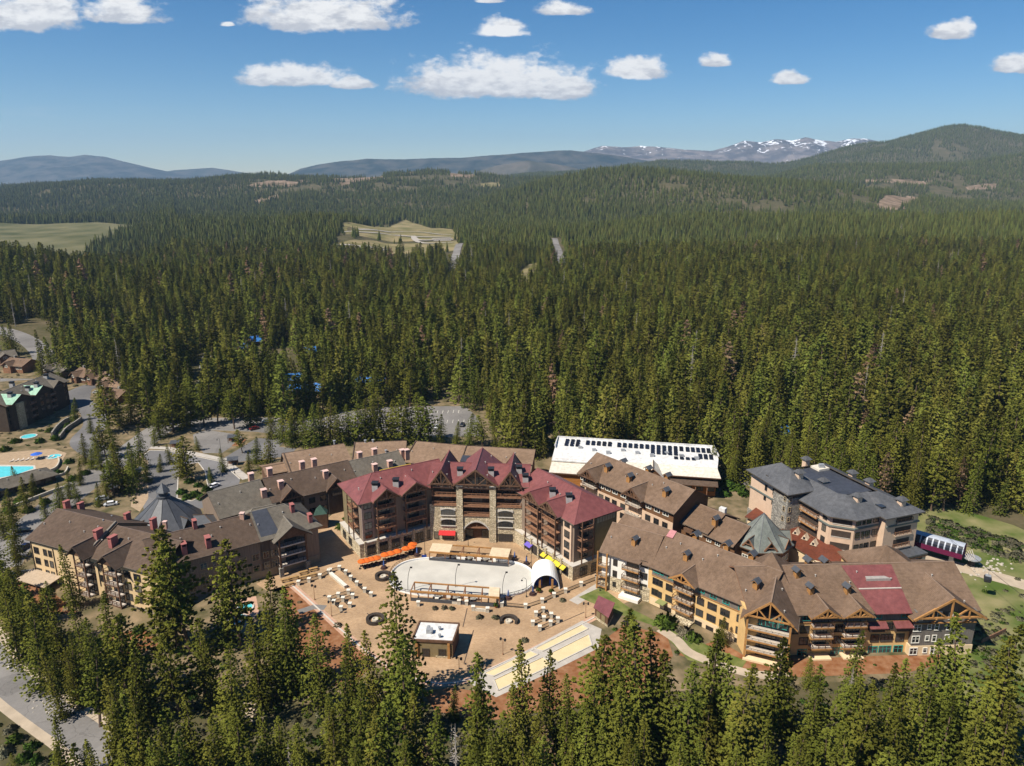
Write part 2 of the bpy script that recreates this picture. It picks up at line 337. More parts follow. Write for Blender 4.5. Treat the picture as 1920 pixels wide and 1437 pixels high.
# ------------------------------------------------------------------ conifers
def leaf_mat(name, ca, cb, rnd=0.25, hue=0.02, trans=0.12, form=0.62):
    m = bpy.data.materials.new(name); m.use_nodes = True; nt = m.node_tree; N = nt.nodes; L = nt.links; N.clear()
    out = N.new('ShaderNodeOutputMaterial'); d = N.new('ShaderNodeBsdfDiffuse'); t = N.new('ShaderNodeBsdfTranslucent'); mxs = N.new('ShaderNodeMixShader'); mxs.inputs[0].default_value = trans
    tc = N.new('ShaderNodeTexCoord'); nz = N.new('ShaderNodeTexNoise'); nz.inputs['Scale'].default_value = 0.9; nz.inputs['Detail'].default_value = 3; L.new(tc.outputs['Object'], nz.inputs['Vector'])
    mx = N.new('ShaderNodeMix'); mx.data_type = 'RGBA'; mr = N.new('ShaderNodeMapRange'); mr.inputs[1].default_value = 0.32; mr.inputs[2].default_value = 0.68; L.new(nz.outputs['Fac'], mr.inputs[0]); L.new(mr.outputs[0], mx.inputs[0])
    mx.inputs[6].default_value = (*ca, 1); mx.inputs[7].default_value = (*cb, 1)
    oi = N.new('ShaderNodeObjectInfo'); hs = N.new('ShaderNodeHueSaturation'); L.new(mx.outputs[2], hs.inputs['Color'])
    r2 = N.new('ShaderNodeMapRange'); L.new(oi.outputs['Random'], r2.inputs[0]); r2.inputs[3].default_value = 1-rnd; r2.inputs[4].default_value = 1+rnd; L.new(r2.outputs[0], hs.inputs['Value'])
    mm = N.new('ShaderNodeMath'); mm.operation = 'MULTIPLY'; L.new(oi.outputs['Random'], mm.inputs[0]); mm.inputs[1].default_value = 7.13
    fr = N.new('ShaderNodeMath'); fr.operation = 'FRACT'; L.new(mm.outputs[0], fr.inputs[0])
    r3 = N.new('ShaderNodeMapRange'); L.new(fr.outputs[0], r3.inputs[0]); r3.inputs[3].default_value = 0.5-hue; r3.inputs[4].default_value = 0.5+hue; L.new(r3.outputs[0], hs.inputs['Hue'])
    # needle sprays catch light by where they sit on the crown: outward normals mixed with the blade's own
    sp = N.new('ShaderNodeSeparateXYZ'); L.new(tc.outputs['Object'], sp.inputs[0]); cb = N.new('ShaderNodeCombineXYZ'); L.new(sp.outputs[0], cb.inputs[0]); L.new(sp.outputs[1], cb.inputs[1]); cb.inputs[2].default_value = 0.055
    vt = N.new('ShaderNodeVectorTransform'); vt.vector_type = 'NORMAL'; vt.convert_from = 'OBJECT'; vt.convert_to = 'WORLD'; L.new(cb.outputs[0], vt.inputs[0])
    vn = N.new('ShaderNodeVectorMath'); vn.operation = 'NORMALIZE'; L.new(vt.outputs[0], vn.inputs[0]); ge = N.new('ShaderNodeNewGeometry')
    mv = N.new('ShaderNodeMix'); mv.data_type = 'VECTOR'; mv.inputs[0].default_value = form; L.new(ge.outputs['Normal'], mv.inputs[4]); L.new(vn.outputs[0], mv.inputs[5])
    vm = N.new('ShaderNodeVectorMath'); vm.operation = 'NORMALIZE'; L.new(mv.outputs[1], vm.inputs[0]); L.new(vm.outputs[0], d.inputs['Normal'])
    L.new(hs.outputs[0], d.inputs[0]); L.new(hs.outputs[0], t.inputs[0]); L.new(d.outputs[0], mxs.inputs[1]); L.new(t.outputs[0], mxs.inputs[2]); L.new(mxs.outputs[0], out.inputs[0])
    return m
M_NEEDLE = leaf_mat('needles_green', (0.072,0.086,0.014), (0.236,0.232,0.040), rnd=0.22)
M_NEEDLE_MID = leaf_mat('needles_forest', (0.078,0.091,0.017), (0.222,0.218,0.040), rnd=0.40, hue=0.025)
M_NEEDLE_FAR = leaf_mat('needles_far', (0.049,0.060,0.015), (0.104,0.108,0.027), rnd=0.45, hue=0.022)
M_NEEDLE_DEAD = leaf_mat('needles_dead', (0.20,0.125,0.07), (0.34,0.23,0.14), rnd=0.2, hue=0.01)
M_LEAF = leaf_mat('leaves_broad', (0.045,0.085,0.015), (0.11,0.17,0.03), rnd=0.2)
M_BARK = mat('bark', (0.14,0.095,0.065), var=0.35, scale=3, stretch=(1,1,0.2))
M_GREYBARK = mat('bark_grey', (0.33,0.29,0.25), var=0.3, scale=3, stretch=(1,1,0.2))

def tuft(V, F, p, d, size, r, n):
    """a spray of needle blades round point p, leaning along d"""
    for k in range(n):
        v = d*0.9+Vector((r.uniform(-1,1), r.uniform(-1,1), r.uniform(-0.55,0.75)))
        v.normalize(); w = v.cross(Vector((r.uniform(-1,1), r.uniform(-1,1), r.uniform(-1,1)))).normalized()
        s = size*r.uniform(0.7,1.3); i = len(V)
        V += [p-v*s*0.25-w*s*0.30, p-v*s*0.25+w*s*0.30, p+v*s*0.55+w*s*0.20, p+v*s*0.75-w*s*0.14]
        F.append((i, i+1, i+2, i+3))
def conifer_meshes(seed, hgt=1.0, kind='fir', dens=1.0, blade=0.030, nb=5, whorls=30, clear=0.10, wid=0.16, mat_=None, pw=0.86):
    """unit-height conifer (scaled when placed): trunk mesh and crown mesh of needle sprays on drooping boughs"""
    r = random.Random(seed); V = []; F = []
    lean = Vector((r.uniform(-0.012,0.012), r.uniform(-0.012,0.012), 0))
    for i in range(whorls):
        t = i/(whorls-1); z = clear+(0.985-clear)*t**0.92
        env = (1-t)**pw*wid*(0.55+0.45*min(1, t*5+0.35))+0.007
        if kind == 'pine': env = wid*(math.sin(min(1, (1-t)*1.35)*math.pi*0.5)**0.8)*(0.65+0.35*min(1, t*4))+0.012
        nbr = max(4, int((8 if t < 0.7 else 6)*dens)); a0 = r.uniform(0, 6.28)
        gap = r.random()
        for k in range(nbr):
            if r.random() < (0.10 if kind == 'fir' else 0.24): continue
            a = a0+6.28*k/nbr+r.uniform(-0.3,0.3); ln = env*r.uniform(0.62,1.18)
            el = 0.35*t-0.30+r.uniform(-0.14,0.12) if kind == 'fir' else r.uniform(-0.15,0.35)
            d = Vector((math.cos(a), math.sin(a), el)); zz = z+r.uniform(-0.012,0.012)
            nt = max(2, int(round((ln/blade)*0.62*dens)))
            for q in range(nt):
                u = (q+0.75)/nt; p = Vector((0,0,zz))+lean*zz*8+d*ln*u; p.z -= ln*0.22*u*u if kind == 'fir' else -ln*0.10*u*u
                tuft(V, F, p, d.normalized(), blade*(1.05 if kind == 'fir' else 1.15)*(0.75+0.35*(1-t)), r, nb)
    tuft(V, F, Vector((0,0,0.985))+lean*8, Vector((0,0,1)), blade*0.9, r, nb)
    me = bpy.data.meshes.new('crown'); me.from_pydata(V, [], F); me.materials.append(mat_ or M_NEEDLE)
    b = MB(); rr = 0.0125 if kind == 'fir' else 0.014
    prof = [(rr*1.35,-0.03),(rr,0.03),(rr*0.8,0.3),(rr*0.5,0.65),(0.0015,0.97)]
    b.lathe(0, 0, prof, 7)
    b.v = [(x+lean.x*z*8, y+lean.y*z*8, z) for x,y,z in b.v]
    if kind == 'pine' or r.random() < 0.5:
        for k in range(9):
            a = r.uniform(0,6.28); z = r.uniform(0.05, clear+0.12); l = r.uniform(0.02,0.06)
            b.bar((0,0,z), (math.cos(a)*l, math.sin(a)*l, z-0.01), 0.003)
    return me, b.mesh('trunk', M_BARK)
def snag_mesh(seed):
    r = random.Random(seed); b = MB(); b.lathe(0, 0, [(0.013,-0.03),(0.009,0.3),(0.005,0.7),(0.001,1.0)], 6)
    for k in range(85):
        z = r.uniform(0.15,0.97); a = r.uniform(0,6.28); l = 0.10*(1-z)**0.7*r.uniform(0.4,1.1)+0.006
        b.bar((0,0,z), (math.cos(a)*l, math.sin(a)*l, z-l*r.uniform(0.0,0.5)), 0.003)
    return b
def merged(crown, trunk, name):
    """one low-cost mesh for the forest mass"""
    me = bpy.data.meshes.new(name); v1 = [tuple(v.co) for v in crown.vertices]; f1 = [tuple(p.vertices) for p in crown.polygons]
    v2 = [tuple(v.co) for v in trunk.vertices]; f2 = [tuple(i+len(v1) for i in p.vertices) for p in trunk.polygons]
    me.from_pydata(v1+v2, [], f1+f2); me.materials.append(crown.materials[0]); me.materials.append(trunk.materials[0])
    me.polygons.foreach_set('material_index', [0]*len(f1)+[1]*len(f2)); return me
def far_conifer(seed, tiers=7, n=7, wid=0.17):
    r = random.Random(seed); V = []; F = []
    for i in range(tiers):
        t = i/tiers; z0 = 0.10+0.86*t; env = wid*(1-t)**0.85+0.012; top = min(1.0, z0+0.30*(1-t)+0.10); a0 = r.uniform(0,6.28)
        c = len(V); V.append((r.uniform(-.01,.01), r.uniform(-.01,.01), top))
        for k in range(n*2):
            a = a0+math.pi*k/n; rad = env*(r.uniform(0.8,1.25) if k % 2 == 0 else r.uniform(0.35,0.6))
            V.append((math.cos(a)*rad, math.sin(a)*rad, z0-(0.03 if k % 2 == 0 else -0.02)+r.uniform(-0.02,0.02)))
        for k in range(n*2): F.append((c, c+1+k, c+1+(k+1) % (n*2)))
    me = bpy.data.meshes.new('far_tree'); me.from_pydata(V, [], F); me.materials.append(M_NEEDLE_FAR); return me

NEAR = [conifer_meshes(100+i, kind='fir', wid=w, clear=c, whorls=38, blade=0.0225, nb=5, pw=0.70) for i, (w, c) in enumerate([(0.195,0.04),(0.175,0.06),(0.21,0.05),(0.16,0.04),(0.185,0.26)])]
NEAR += [conifer_meshes(140+i, kind='pine', wid=w, clear=c, whorls=22, blade=0.029, nb=6) for i, (w, c) in enumerate([(0.185,0.22),(0.165,0.28),(0.20,0.16)])]
NEAR_DEAD = conifer_meshes(190, kind='pine', wid=0.12, clear=0.15, whorls=20, blade=0.03, nb=4, mat_=M_NEEDLE_DEAD)
MID = [merged(*conifer_meshes(200+i, kind='fir' if i < 4 else 'pine', wid=w, clear=c, whorls=21, blade=0.042, nb=3, mat_=M_NEEDLE_MID), 'forest_tree')
       for i, (w, c) in enumerate([(0.21,0.06),(0.18,0.09),(0.24,0.06),(0.155,0.08),(0.17,0.22),(0.20,0.18)])]
MID_DEAD = merged(*conifer_meshes(260, kind='pine', wid=0.10, clear=0.2, whorls=13, blade=0.05, nb=3, mat_=M_NEEDLE_DEAD), 'forest_tree')
_sn = snag_mesh(5).mesh('snag', M_GREYBARK)
FAR = [far_conifer(300+i, wid=w) for i, w in enumerate([0.15,0.125,0.17,0.14])]

# areas without forest (ground survey)
VILLAGE = GP([(-260,1437),(-120,1290),(60,1350),(40,1120),(-40,1000),(-140,860),(-100,700),(0,665),(110,705),(235,742),(275,800),(420,775),(560,795),(700,760),(830,765),(905,775),(915,815)])+[(2,290),(17,292.5),(82,280.5),(85,268),(97,262),(93,243),(111,247.5),(131,222),(142,214)]+GP([(1790,985),(1830,1020),(1930,1060),(2050,1120),(2050,1250),(1800,1250),(1500,1260),(1180,1240),(1050,1300),(800,1300),(640,1250),(420,1180),(100,1260),(180,1437)])
CLEARED = [VILLAGE]
ROADS_FAR = []
def strip(pts, w):
    """widen a centre line into a polygon"""
    L = []; R = []
    for i, p in enumerate(pts):
        a = Vector(pts[max(0, i-1)]); b = Vector(pts[min(len(pts)-1, i+1)]); d = (b-a).normalized(); n = Vector((-d.y, d.x))
        ww = w[i] if isinstance(w, (list, tuple)) else w
        L.append((p[0]+n.x*ww/2, p[1]+n.y*ww/2)); R.append((p[0]-n.x*ww/2, p[1]-n.y*ww/2))
    return L+R[::-1]
def smooth_line(pts, n=6):
    out = []
    P = [Vector(p) for p in pts]; P = [P[0]*2-P[1]]+P+[P[-1]*2-P[-2]]
    for i in range(1, len(P)-2):
        for k in range(n):
            t = k/n; a, b, c, d = P[i-1], P[i], P[i+1], P[i+2]
            q = 0.5*((2*b)+(c-a)*t+(2*a-5*b+4*c-d)*t*t+(3*b-a-3*c+d)*t**3); out.append((q.x, q.y))
    out.append(tuple(P[-2])); return out
LANE = smooth_line(GP([(395,662),(388,690),(398,700),(385,715),(365,740),(345,760)]))          # road going into the trees
HILLROAD = smooth_line(GP([(-60,632),(0,634),(45,645),(75,662),(92,690)]))
# places farther off, given by direction and distance on the terrain
def far_pt(px, py):
    """where the line of sight meets the terrain"""
    k = slope(px, py); a = (px-960)/FOC/(_c+(-(py-718.5)/FOC)*_s)
    ys = np.geomspace(420, 7000, 900); zz = CAM_H+k*ys; g = hgt(a*ys, ys); w = np.where(zz <= g)[0]
    y = ys[w[0]] if len(w) else 7000.0
    return (a*y, y)
FARROAD1 = smooth_line([far_pt(*p) for p in [(862,458),(856,475),(848,505)]], 4)
FARROAD2 = smooth_line([far_pt(*p) for p in [(1040,448),(1046,465),(1056,495)]], 4)
FARCLEAR = [[far_pt(*p) for p in q] for q in [
    [(985,500),(1010,490),(1008,520),(985,535),(965,538)],
    [(620,462),(700,452),(860,452),(858,470),(720,478),(615,476)],
    [(640,420),(760,412),(850,432),(860,450),(740,455),(650,440)],
    [(20,520),(110,518),(110,545),(20,540)],
    [(150,540),(260,585),(250,592),(140,556)],
    [(900,345),(935,342),(940,350),(905,352)]]]
MEADOW = [(-2200,1080),(-640,1080),(-700,1200),(-808,1450),(-880,1650),(-925,1850),(-990,2000),(-1150,2100),(-1500,2130),(-2700,2120)]
BARE = [[far_pt(*p) for p in q] for q in [
    [(460,352),(500,340),(560,338),(600,342),(540,352)],[(465,378),(520,366),(530,372),(480,384)],[(620,340),(700,330),(720,336),(640,350)],
    [(840,323),(890,322),(890,334),(845,333)],[(1620,338),(1750,340),(1745,347),(1625,345)],[(1645,385),(1700,368),(1740,372),(1700,392),(1650,398)],
    [(1810,352),(1870,346),(1865,356),(1815,358)],[(230,333),(320,333),(320,337),(235,337)]]]
THIN = [[far_pt(*p) for p in q] for q in [
    [(960,400),(1040,375),(1200,358),(1230,380),(1120,412),(980,420)],[(1330,400),(1450,385),(1500,395),(1480,410),(1340,412)],
    [(520,412),(640,404),(650,470),(540,450)],[(1560,330),(1920,330),(1920,400),(1560,392)],[(420,350),(900,325),(900,350),(440,385)]]]

OPEN_VIEW = [[(612,460),(640,418),(760,410),(850,430),(862,452),(856,470),(720,480)],[(846,458),(868,456),(858,506),(838,506)],[(1034,446),(1050,446),(1066,494),(1050,497)],[(978,498),(1012,488),(1010,522),(960,540)],[(-60,424),(236,424),(200,446),(140,462),(-60,452)]]
def forest_points():
    out = []   # x, y, h, rot, idx, tilt
    def ring(y0, y1, sp, hm, hs, lod, amax=0.83):
        xs = np.arange(-amax*y1, amax*y1, sp); ys = np.arange(y0, y1, sp)
        X, Y = np.meshgrid(xs, ys); X = X+rng.uniform(-.5,.5,X.shape)*sp*1.05; Y = Y+rng.uniform(-.5,.5,Y.shape)*sp*1.05
        X = X.ravel(); Y = Y.ravel(); k = (np.abs(X) < amax*Y+25) & (Y >= y0) & (Y < y1); X = X[k]; Y = Y[k]
        keep = np.ones(len(X), bool)
        for p in CLEARED+FARCLEAR+[MEADOW]: keep &= ~inpoly(X, Y, p)
        for p in (strip(LANE, 15), strip(HILLROAD, 24), strip(FARROAD1, 24), strip(FARROAD2, 22)): keep &= ~inpoly(X, Y, p)
        dn = fbm(X, Y, 130, 4, 77)+fbm(X, Y, 45, 2, 78)*0.6
        thr = np.full(len(X), -0.27)
        for p in THIN: thr = np.where(inpoly(X, Y, p), -0.10, thr)
        for p in BARE: thr = np.where(inpoly(X, Y, p), 0.20, thr)
        thr = np.where((X < -0.30*Y) & (Y > 480) & (Y < 1000), np.maximum(thr, -0.17), thr)
        keep &= dn > thr
        zz = hgt(X, Y); dep = Y*_c-(zz+15-CAM_H)*_s; tpx = 960+FOC*X/dep; tpy = 718.5-FOC*(Y*_s+(zz+15-CAM_H)*_c)/dep; lone = rng.random(len(X)) < 0.10
        for p in OPEN_VIEW: keep &= ~(inpoly(tpx, tpy, p) & ~lone & (Y > 700))
        X = X[keep]; Y = Y[keep]
        Z = hgt(X, Y); H = np.clip(rng.normal(hm, hs, len(X)), hm*0.45, hm*1.5)*(1+fbm(X, Y, 200, 2, 5)*0.5)
        # leave out what a hill wholly hides
        if lod >= 1:
            vis = np.ones(len(X), bool); A = X/Y
            for f in (0.35,0.5,0.6,0.7,0.78,0.85,0.9,0.94,0.97):
                yy = Y*f; vis &= (CAM_H+(Z+H*1.6-CAM_H)*f) > hgt(A*yy, yy)-4
            X, Y, Z, H = X[vis], Y[vis], Z[vis], H[vis]
        n = len(X); u = rng.random(n)
        if lod == 0: idx = np.where(u < 0.018, 6, np.where(u < 0.035, 7, np.where(u < 0.78, rng.integers(0, 4, n), rng.integers(4, 6, n))))
        else: idx = np.where(u < 0.008, 7 if lod == 1 else 8, rng.integers(8, 12, n))
        out.append(np.stack([X, Y, Z-0.3, H, rng.uniform(0, 6.28, n), idx, rng.uniform(0.85, 1.22, n)], 1))
    ring(240, 760, 6.8, 22, 6.5, 0)
    ring(760, 1150, 7.0, 20.5, 5.5, 0)
    ring(1150, 2300, 8.4, 20, 4.5, 1)
    ring(2300, 3600, 12.0, 19, 4.0, 2)
    ring(3600, 6700, 14.0, 20, 4.0, 2)
    return np.concatenate(out)

def gn_forest(P, protos, name, label):
    """the forest mass: one object whose points carry tree instances"""
    me = bpy.data.meshes.new(name); me.from_pydata(P[:, :3].tolist(), [], [])
    a = me.attributes.new('tall', 'FLOAT', 'POINT'); a.data.foreach_set('value', P[:, 3].astype(np.float32))
    a = me.attributes.new('spin', 'FLOAT', 'POINT'); a.data.foreach_set('value', P[:, 4].astype(np.float32))
    a = me.attributes.new('sort', 'INT', 'POINT'); a.data.foreach_set('value', P[:, 5].astype(np.int32))
    a = me.attributes.new('wide', 'FLOAT', 'POINT'); a.data.foreach_set('value', P[:, 6].astype(np.float32))
    o = bpy.data.objects.new(name, me); COL.objects.link(o); setp(o, label, None, None, 'stuff')
    ng = bpy.data.node_groups.new(name, 'GeometryNodeTree')
    ng.interface.new_socket('Geometry', in_out='INPUT', socket_type='NodeSocketGeometry'); ng.interface.new_socket('Geometry', in_out='OUTPUT', socket_type='NodeSocketGeometry')
    N = ng.nodes; L = ng.links; gi = N.new('NodeGroupInput'); go = N.new('NodeGroupOutput')
    gti = N.new('GeometryNodeGeometryToInstance')
    for k in range(len(protos)-1, -1, -1):
        po = bpy.data.objects.new('tree_shape', protos[k])
        oi = N.new('GeometryNodeObjectInfo'); oi.inputs['Object'].default_value = po; L.new(oi.outputs['Geometry'], gti.inputs[0])
    def attr(nm, t):
        n = N.new('GeometryNodeInputNamedAttribute'); n.data_type = t; n.inputs['Name'].default_value = nm; return n.outputs['Attribute']
    iop = N.new('GeometryNodeInstanceOnPoints'); L.new(gi.outputs[0], iop.inputs['Points'])
    L.new(gti.outputs[0], iop.inputs['Instance']); iop.inputs['Pick Instance'].default_value = True
    L.new(attr('sort', 'INT'), iop.inputs['Instance Index'])
    cr = N.new('ShaderNodeCombineXYZ'); L.new(attr('spin', 'FLOAT'), cr.inputs[2]); L.new(cr.outputs[0], iop.inputs['Rotation'])
    t = attr('tall', 'FLOAT'); mw = N.new('ShaderNodeMath'); mw.operation = 'MULTIPLY'; L.new(t, mw.inputs[0]); L.new(attr('wide', 'FLOAT'), mw.inputs[1])
    cs = N.new('ShaderNodeCombineXYZ'); L.new(mw.outputs[0], cs.inputs[0]); L.new(mw.outputs[0], cs.inputs[1]); L.new(t, cs.inputs[2]); L.new(cs.outputs[0], iop.inputs['Scale'])
    L.new(iop.outputs[0], go.inputs[0])
    md = o.modifiers.new('trees', 'NODES'); md.node_group = ng
    return o
FOREST = forest_points()
print('forest trees', len(FOREST), [int((FOREST[:,5]==k).sum()) for k in range(12)])
# the front rows of the forest are trees of their own, the rest one mass
_mid = FOREST[(FOREST[:,1] < 760)]
# ------------------------------------------------------------------ ground surfaces
def sheet(name, label, poly, off, m, step=None, kind='structure', base=None):
    """a thin ground sheet laid over the terrain"""
    bm = bmesh.new(); vs = [bm.verts.new((x, y, 0)) for x, y in poly]
    try: bm.faces.new(vs)
    except ValueError: pass
    bmesh.ops.triangulate(bm, faces=bm.faces[:])
    if step:
        xs = [p[0] for p in poly]; ys = [p[1] for p in poly]
        for k in np.arange(math.floor(min(xs)/step)*step, max(xs), step):
            bmesh.ops.bisect_plane(bm, geom=bm.verts[:]+bm.edges[:]+bm.faces[:], plane_co=(k,0,0), plane_no=(1,0,0))
        for k in np.arange(math.floor(min(ys)/step)*step, max(ys), step):
            bmesh.ops.bisect_plane(bm, geom=bm.verts[:]+bm.edges[:]+bm.faces[:], plane_co=(0,k,0), plane_no=(0,1,0))
    X = np.array([v.co.x for v in bm.verts]); Y = np.array([v.co.y for v in bm.verts]); Z = hgt(X, Y) if step else np.zeros(len(X))
    for v, z in zip(bm.verts, Z): v.co.z = z+off+(0.05*abs(min(z, 0)) if v.co.y < 260 else 0)
    for f in bm.faces:
        if f.normal.z < 0: f.normal_flip()
    bmesh.ops.recalc_face_normals(bm, faces=bm.faces[:])
    if bm.faces and sum(f.normal.z for f in bm.faces) < 0: bmesh.ops.reverse_faces(bm, faces=bm.faces[:])
    me = bpy.data.meshes.new(name); bm.to_mesh(me); bm.free(); me.materials.append(m)
    o = bpy.data.objects.new(name, me); COL.objects.link(o); setp(o, label, None, None, kind); return o
def kerb(poly_line, label, w=0.35, h=0.14, m=None):
    b = MB()
    for p, q in zip(poly_line[:-1], poly_line[1:]):
        if (Vector(p)-Vector(q)).length > 0.05: b.bar((p[0], p[1], h/2), (q[0], q[1], h/2), w, h)
    o = b.build('kerb', m or M_KERB); setp(o, label, None, None, 'structure'); return o

def asphalt_mat(name, base):
    m = bpy.data.materials.new(name); m.use_nodes = True; N = m.node_tree.nodes; L = m.node_tree.links; b = N['Principled BSDF']; b.inputs['Roughness'].default_value = 0.95; b.inputs['Specular IOR Level'].default_value = 0.15
    tc = N.new('ShaderNodeTexCoord')
    def nz(sc, dt):
        n = N.new('ShaderNodeTexNoise'); n.inputs['Scale'].default_value = sc; n.inputs['Detail'].default_value = dt; L.new(tc.outputs['Object'], n.inputs['Vector']); return n
    n1 = nz(0.05, 6); n2 = nz(1.2, 5); v = N.new('ShaderNodeTexVoronoi'); v.feature = 'DISTANCE_TO_EDGE'; v.inputs['Scale'].default_value = 0.13
    w = N.new('ShaderNodeVectorMath'); w.operation = 'ADD'; n3 = nz(0.25, 5); sc = N.new('ShaderNodeVectorMath'); sc.operation = 'SCALE'; sc.inputs['Scale'].default_value = 6.0; L.new(n3.outputs['Color'], sc.inputs[0]); L.new(tc.outputs['Object'], w.inputs[0]); L.new(sc.outputs[0], w.inputs[1]); L.new(w.outputs[0], v.inputs['Vector'])
    v2 = N.new('ShaderNodeTexVoronoi'); v2.inputs['Scale'].default_value = 0.06; L.new(tc.outputs['Object'], v2.inputs['Vector']); sp = N.new('ShaderNodeSeparateColor'); L.new(v2.outputs['Color'], sp.inputs[0])
    def mm(op, a, b_):
        n = N.new('ShaderNodeMath'); n.operation = op
        for i, q in enumerate((a, b_)):
            if isinstance(q, (int, float)): n.inputs[i].default_value = q
            else: L.new(q, n.inputs[i])
        return n.outputs[0]
    val = mm('ADD', mm('MULTIPLY', n1.outputs['Fac'], 0.9), mm('ADD', mm('MULTIPLY', n2.outputs['Fac'], 0.3), mm('MULTIPLY', sp.outputs[0], 0.22)))
    val = mm('ADD', val, 0.20); cr = N.new('ShaderNodeMapRange'); L.new(v.outputs['Distance'], cr.inputs[0]); cr.inputs[1].default_value = 0.004; cr.inputs[2].default_value = 0.014; cr.inputs[3].default_value = 0.78; cr.inputs[4].default_value = 1.0
    val = mm('MULTIPLY', val, cr.outputs[0]); hs = N.new('ShaderNodeHueSaturation'); hs.inputs['Color'].default_value = (*base, 1); L.new(val, hs.inputs['Value']); L.new(hs.outputs[0], b.inputs['Base Color']); MATS[name] = m; return m
M_ASPH = asphalt_mat('asphalt', (0.215,0.20,0.185))
M_ASPH2 = asphalt_mat('asphalt_newer', (0.165,0.158,0.155))
M_CONC = mat('concrete', (0.42,0.38,0.33), var=0.12, scale=0.5, detail=6)
M_KERB = mat('kerb_concrete', (0.50,0.46,0.40), var=0.1, scale=0.8)
M_GRASS = mat('lawn', (0.10,0.15,0.03), var=0.3, scale=0.35, detail=7, col2=(0.19,0.19,0.065), spec=0.05)
M_MEADOW = mat('ski_meadow', (0.10,0.145,0.03), var=0.25, scale=0.09, detail=9, col2=(0.24,0.21,0.10), spec=0.05, fac=(0.36,0.66))
M_MULCH = mat('bark_mulch', (0.26,0.095,0.035), var=0.3, scale=0.5, detail=8, col2=(0.30,0.16,0.085), spec=0.05)
M_DIRT = mat('dirt_track', (0.42,0.34,0.25), var=0.15, scale=0.3, detail=7, spec=0.05)
M_DRY = mat('dry_slope', (0.10,0.095,0.042), var=0.3, scale=0.22, detail=9, col2=(0.26,0.19,0.115), spec=0.05)
M_SAND = mat('court_sand', (0.62,0.50,0.29), var=0.06, scale=0.4, detail=6, spec=0.05)
M_WATER = mat('pool_water', (0.11,0.56,0.60), var=0.12, scale=0.8, rough=0.08, spec=0.5)
M_ICE = mat('rink_floor', (0.49,0.465,0.41), var=0.12, scale=0.16, detail=8, rough=0.7)
M_VALLEY = mat('valley_meadow', (0.095,0.105,0.045), var=0.3, scale=0.012, detail=10, col2=(0.165,0.15,0.08), spec=0.0)
M_LOT = mat('cleared_ground', (0.17,0.165,0.065), var=0.25, scale=0.03, detail=7, col2=(0.28,0.22,0.12), spec=0.0)
M_SCRUB = mat('bare_slope', (0.14,0.105,0.06), var=0.3, scale=0.03, detail=8, col2=(0.30,0.215,0.155), spec=0.0)
M_STONE_W = mat('pale_stone', (0.50,0.45,0.36), var=0.2, scale=1.4, bump=0.3)

def paver_mat():
    m = bpy.data.materials.new('plaza_pavers'); m.use_nodes = True; N = m.node_tree.nodes; L = m.node_tree.links; b = N['Principled BSDF']
    b.inputs['Roughness'].default_value = 0.9; b.inputs['Specular IOR Level'].default_value = 0.2
    tc = N.new('ShaderNodeTexCoord'); br = N.new('ShaderNodeTexBrick'); br.inputs['Scale'].default_value = 1.0
    br.inputs['Brick Width'].default_value = 0.6; br.inputs['Row Height'].default_value = 0.3; br.inputs['Mortar Size'].default_value = 0.02
    br.inputs['Color1'].default_value = (0.365,0.235,0.13,1); br.inputs['Color2'].default_value = (0.455,0.305,0.175,1); br.inputs['Mortar'].default_value = (0.24,0.17,0.12,1)
    L.new(tc.outputs['Object'], br.inputs['Vector'])
    nz = N.new('ShaderNodeTexNoise'); nz.inputs['Scale'].default_value = 0.11; nz.inputs['Detail'].default_value = 9; L.new(tc.outputs['Object'], nz.inputs['Vector'])
    mr = N.new('ShaderNodeMapRange'); L.new(nz.outputs['Fac'], mr.inputs[0]); mr.inputs[1].default_value = 0.35; mr.inputs[2].default_value = 0.65; mr.inputs[3].default_value = 0.80; mr.inputs[4].default_value = 1.14
    hs = N.new('ShaderNodeHueSaturation'); L.new(br.outputs['Color'], hs.inputs['Color']); L.new(mr.outputs[0], hs.inputs['Value']); L.new(hs.outputs[0], b.inputs['Base Color'])
    return m
M_PAVER = paver_mat()
M_TANP = mat('terrace_paver', (0.36,0.26,0.165), var=0.15, scale=0.8)
M_PINKP = mat('pink_paver_band', (0.47,0.29,0.20), var=0.12, scale=0.8)

# village floor
sheet('village_ground', 'dry brown planted ground under the village trees', GP([(-300,1100),(-160,830),(0,668),(300,690),(480,760),(900,750),(1420,845),(1740,960),(1740,1270),(1200,1300),(700,1330),(300,1300)]), 0.008, M_DRY, 3)
sheet('ski_meadow', 'green and tan grassy ski run right of the lodge', GP([(1690,1000),(1735,950),(1800,955),(1900,985),(2000,1030),(2120,1110),(2140,1300),(1830,1330),(1760,1240),(1790,1180),(1800,1130),(1700,1060)]), 0.03, M_MEADOW)
sheet('service_road', 'pale dirt service road below the gondola station', strip(smooth_line(GP([(1660,1040),(1712,1044),(1760,1054),(1830,1072),(1930,1100),(2080,1150)])), [6.5]*31), 0.045, M_DIRT)
plaza_edge = smooth_line(GP([(545,1096),(575,1122),(640,1182),(700,1232),(760,1266),(810,1281),(850,1281),(900,1266),(1000,1218),(1100,1166),(1140,1145)]))
sheet('plaza', 'tan paved village plaza round the rink', plaza_edge+GP([(1175,1130),(1190,1126),(1130,1092),(1200,1062),(1190,985),(640,950),(560,1020),(520,1075),(480,1095),(500,1108)]), 0.02, M_PAVER)
sheet('path', 'pink paved band along the plaza edge', strip(plaza_edge, 2.0), 0.032, M_PINKP)
kerb([(x, y) for x, y in plaza_edge], 'low pale kerb round the plaza front edge', 0.4, 0.16)
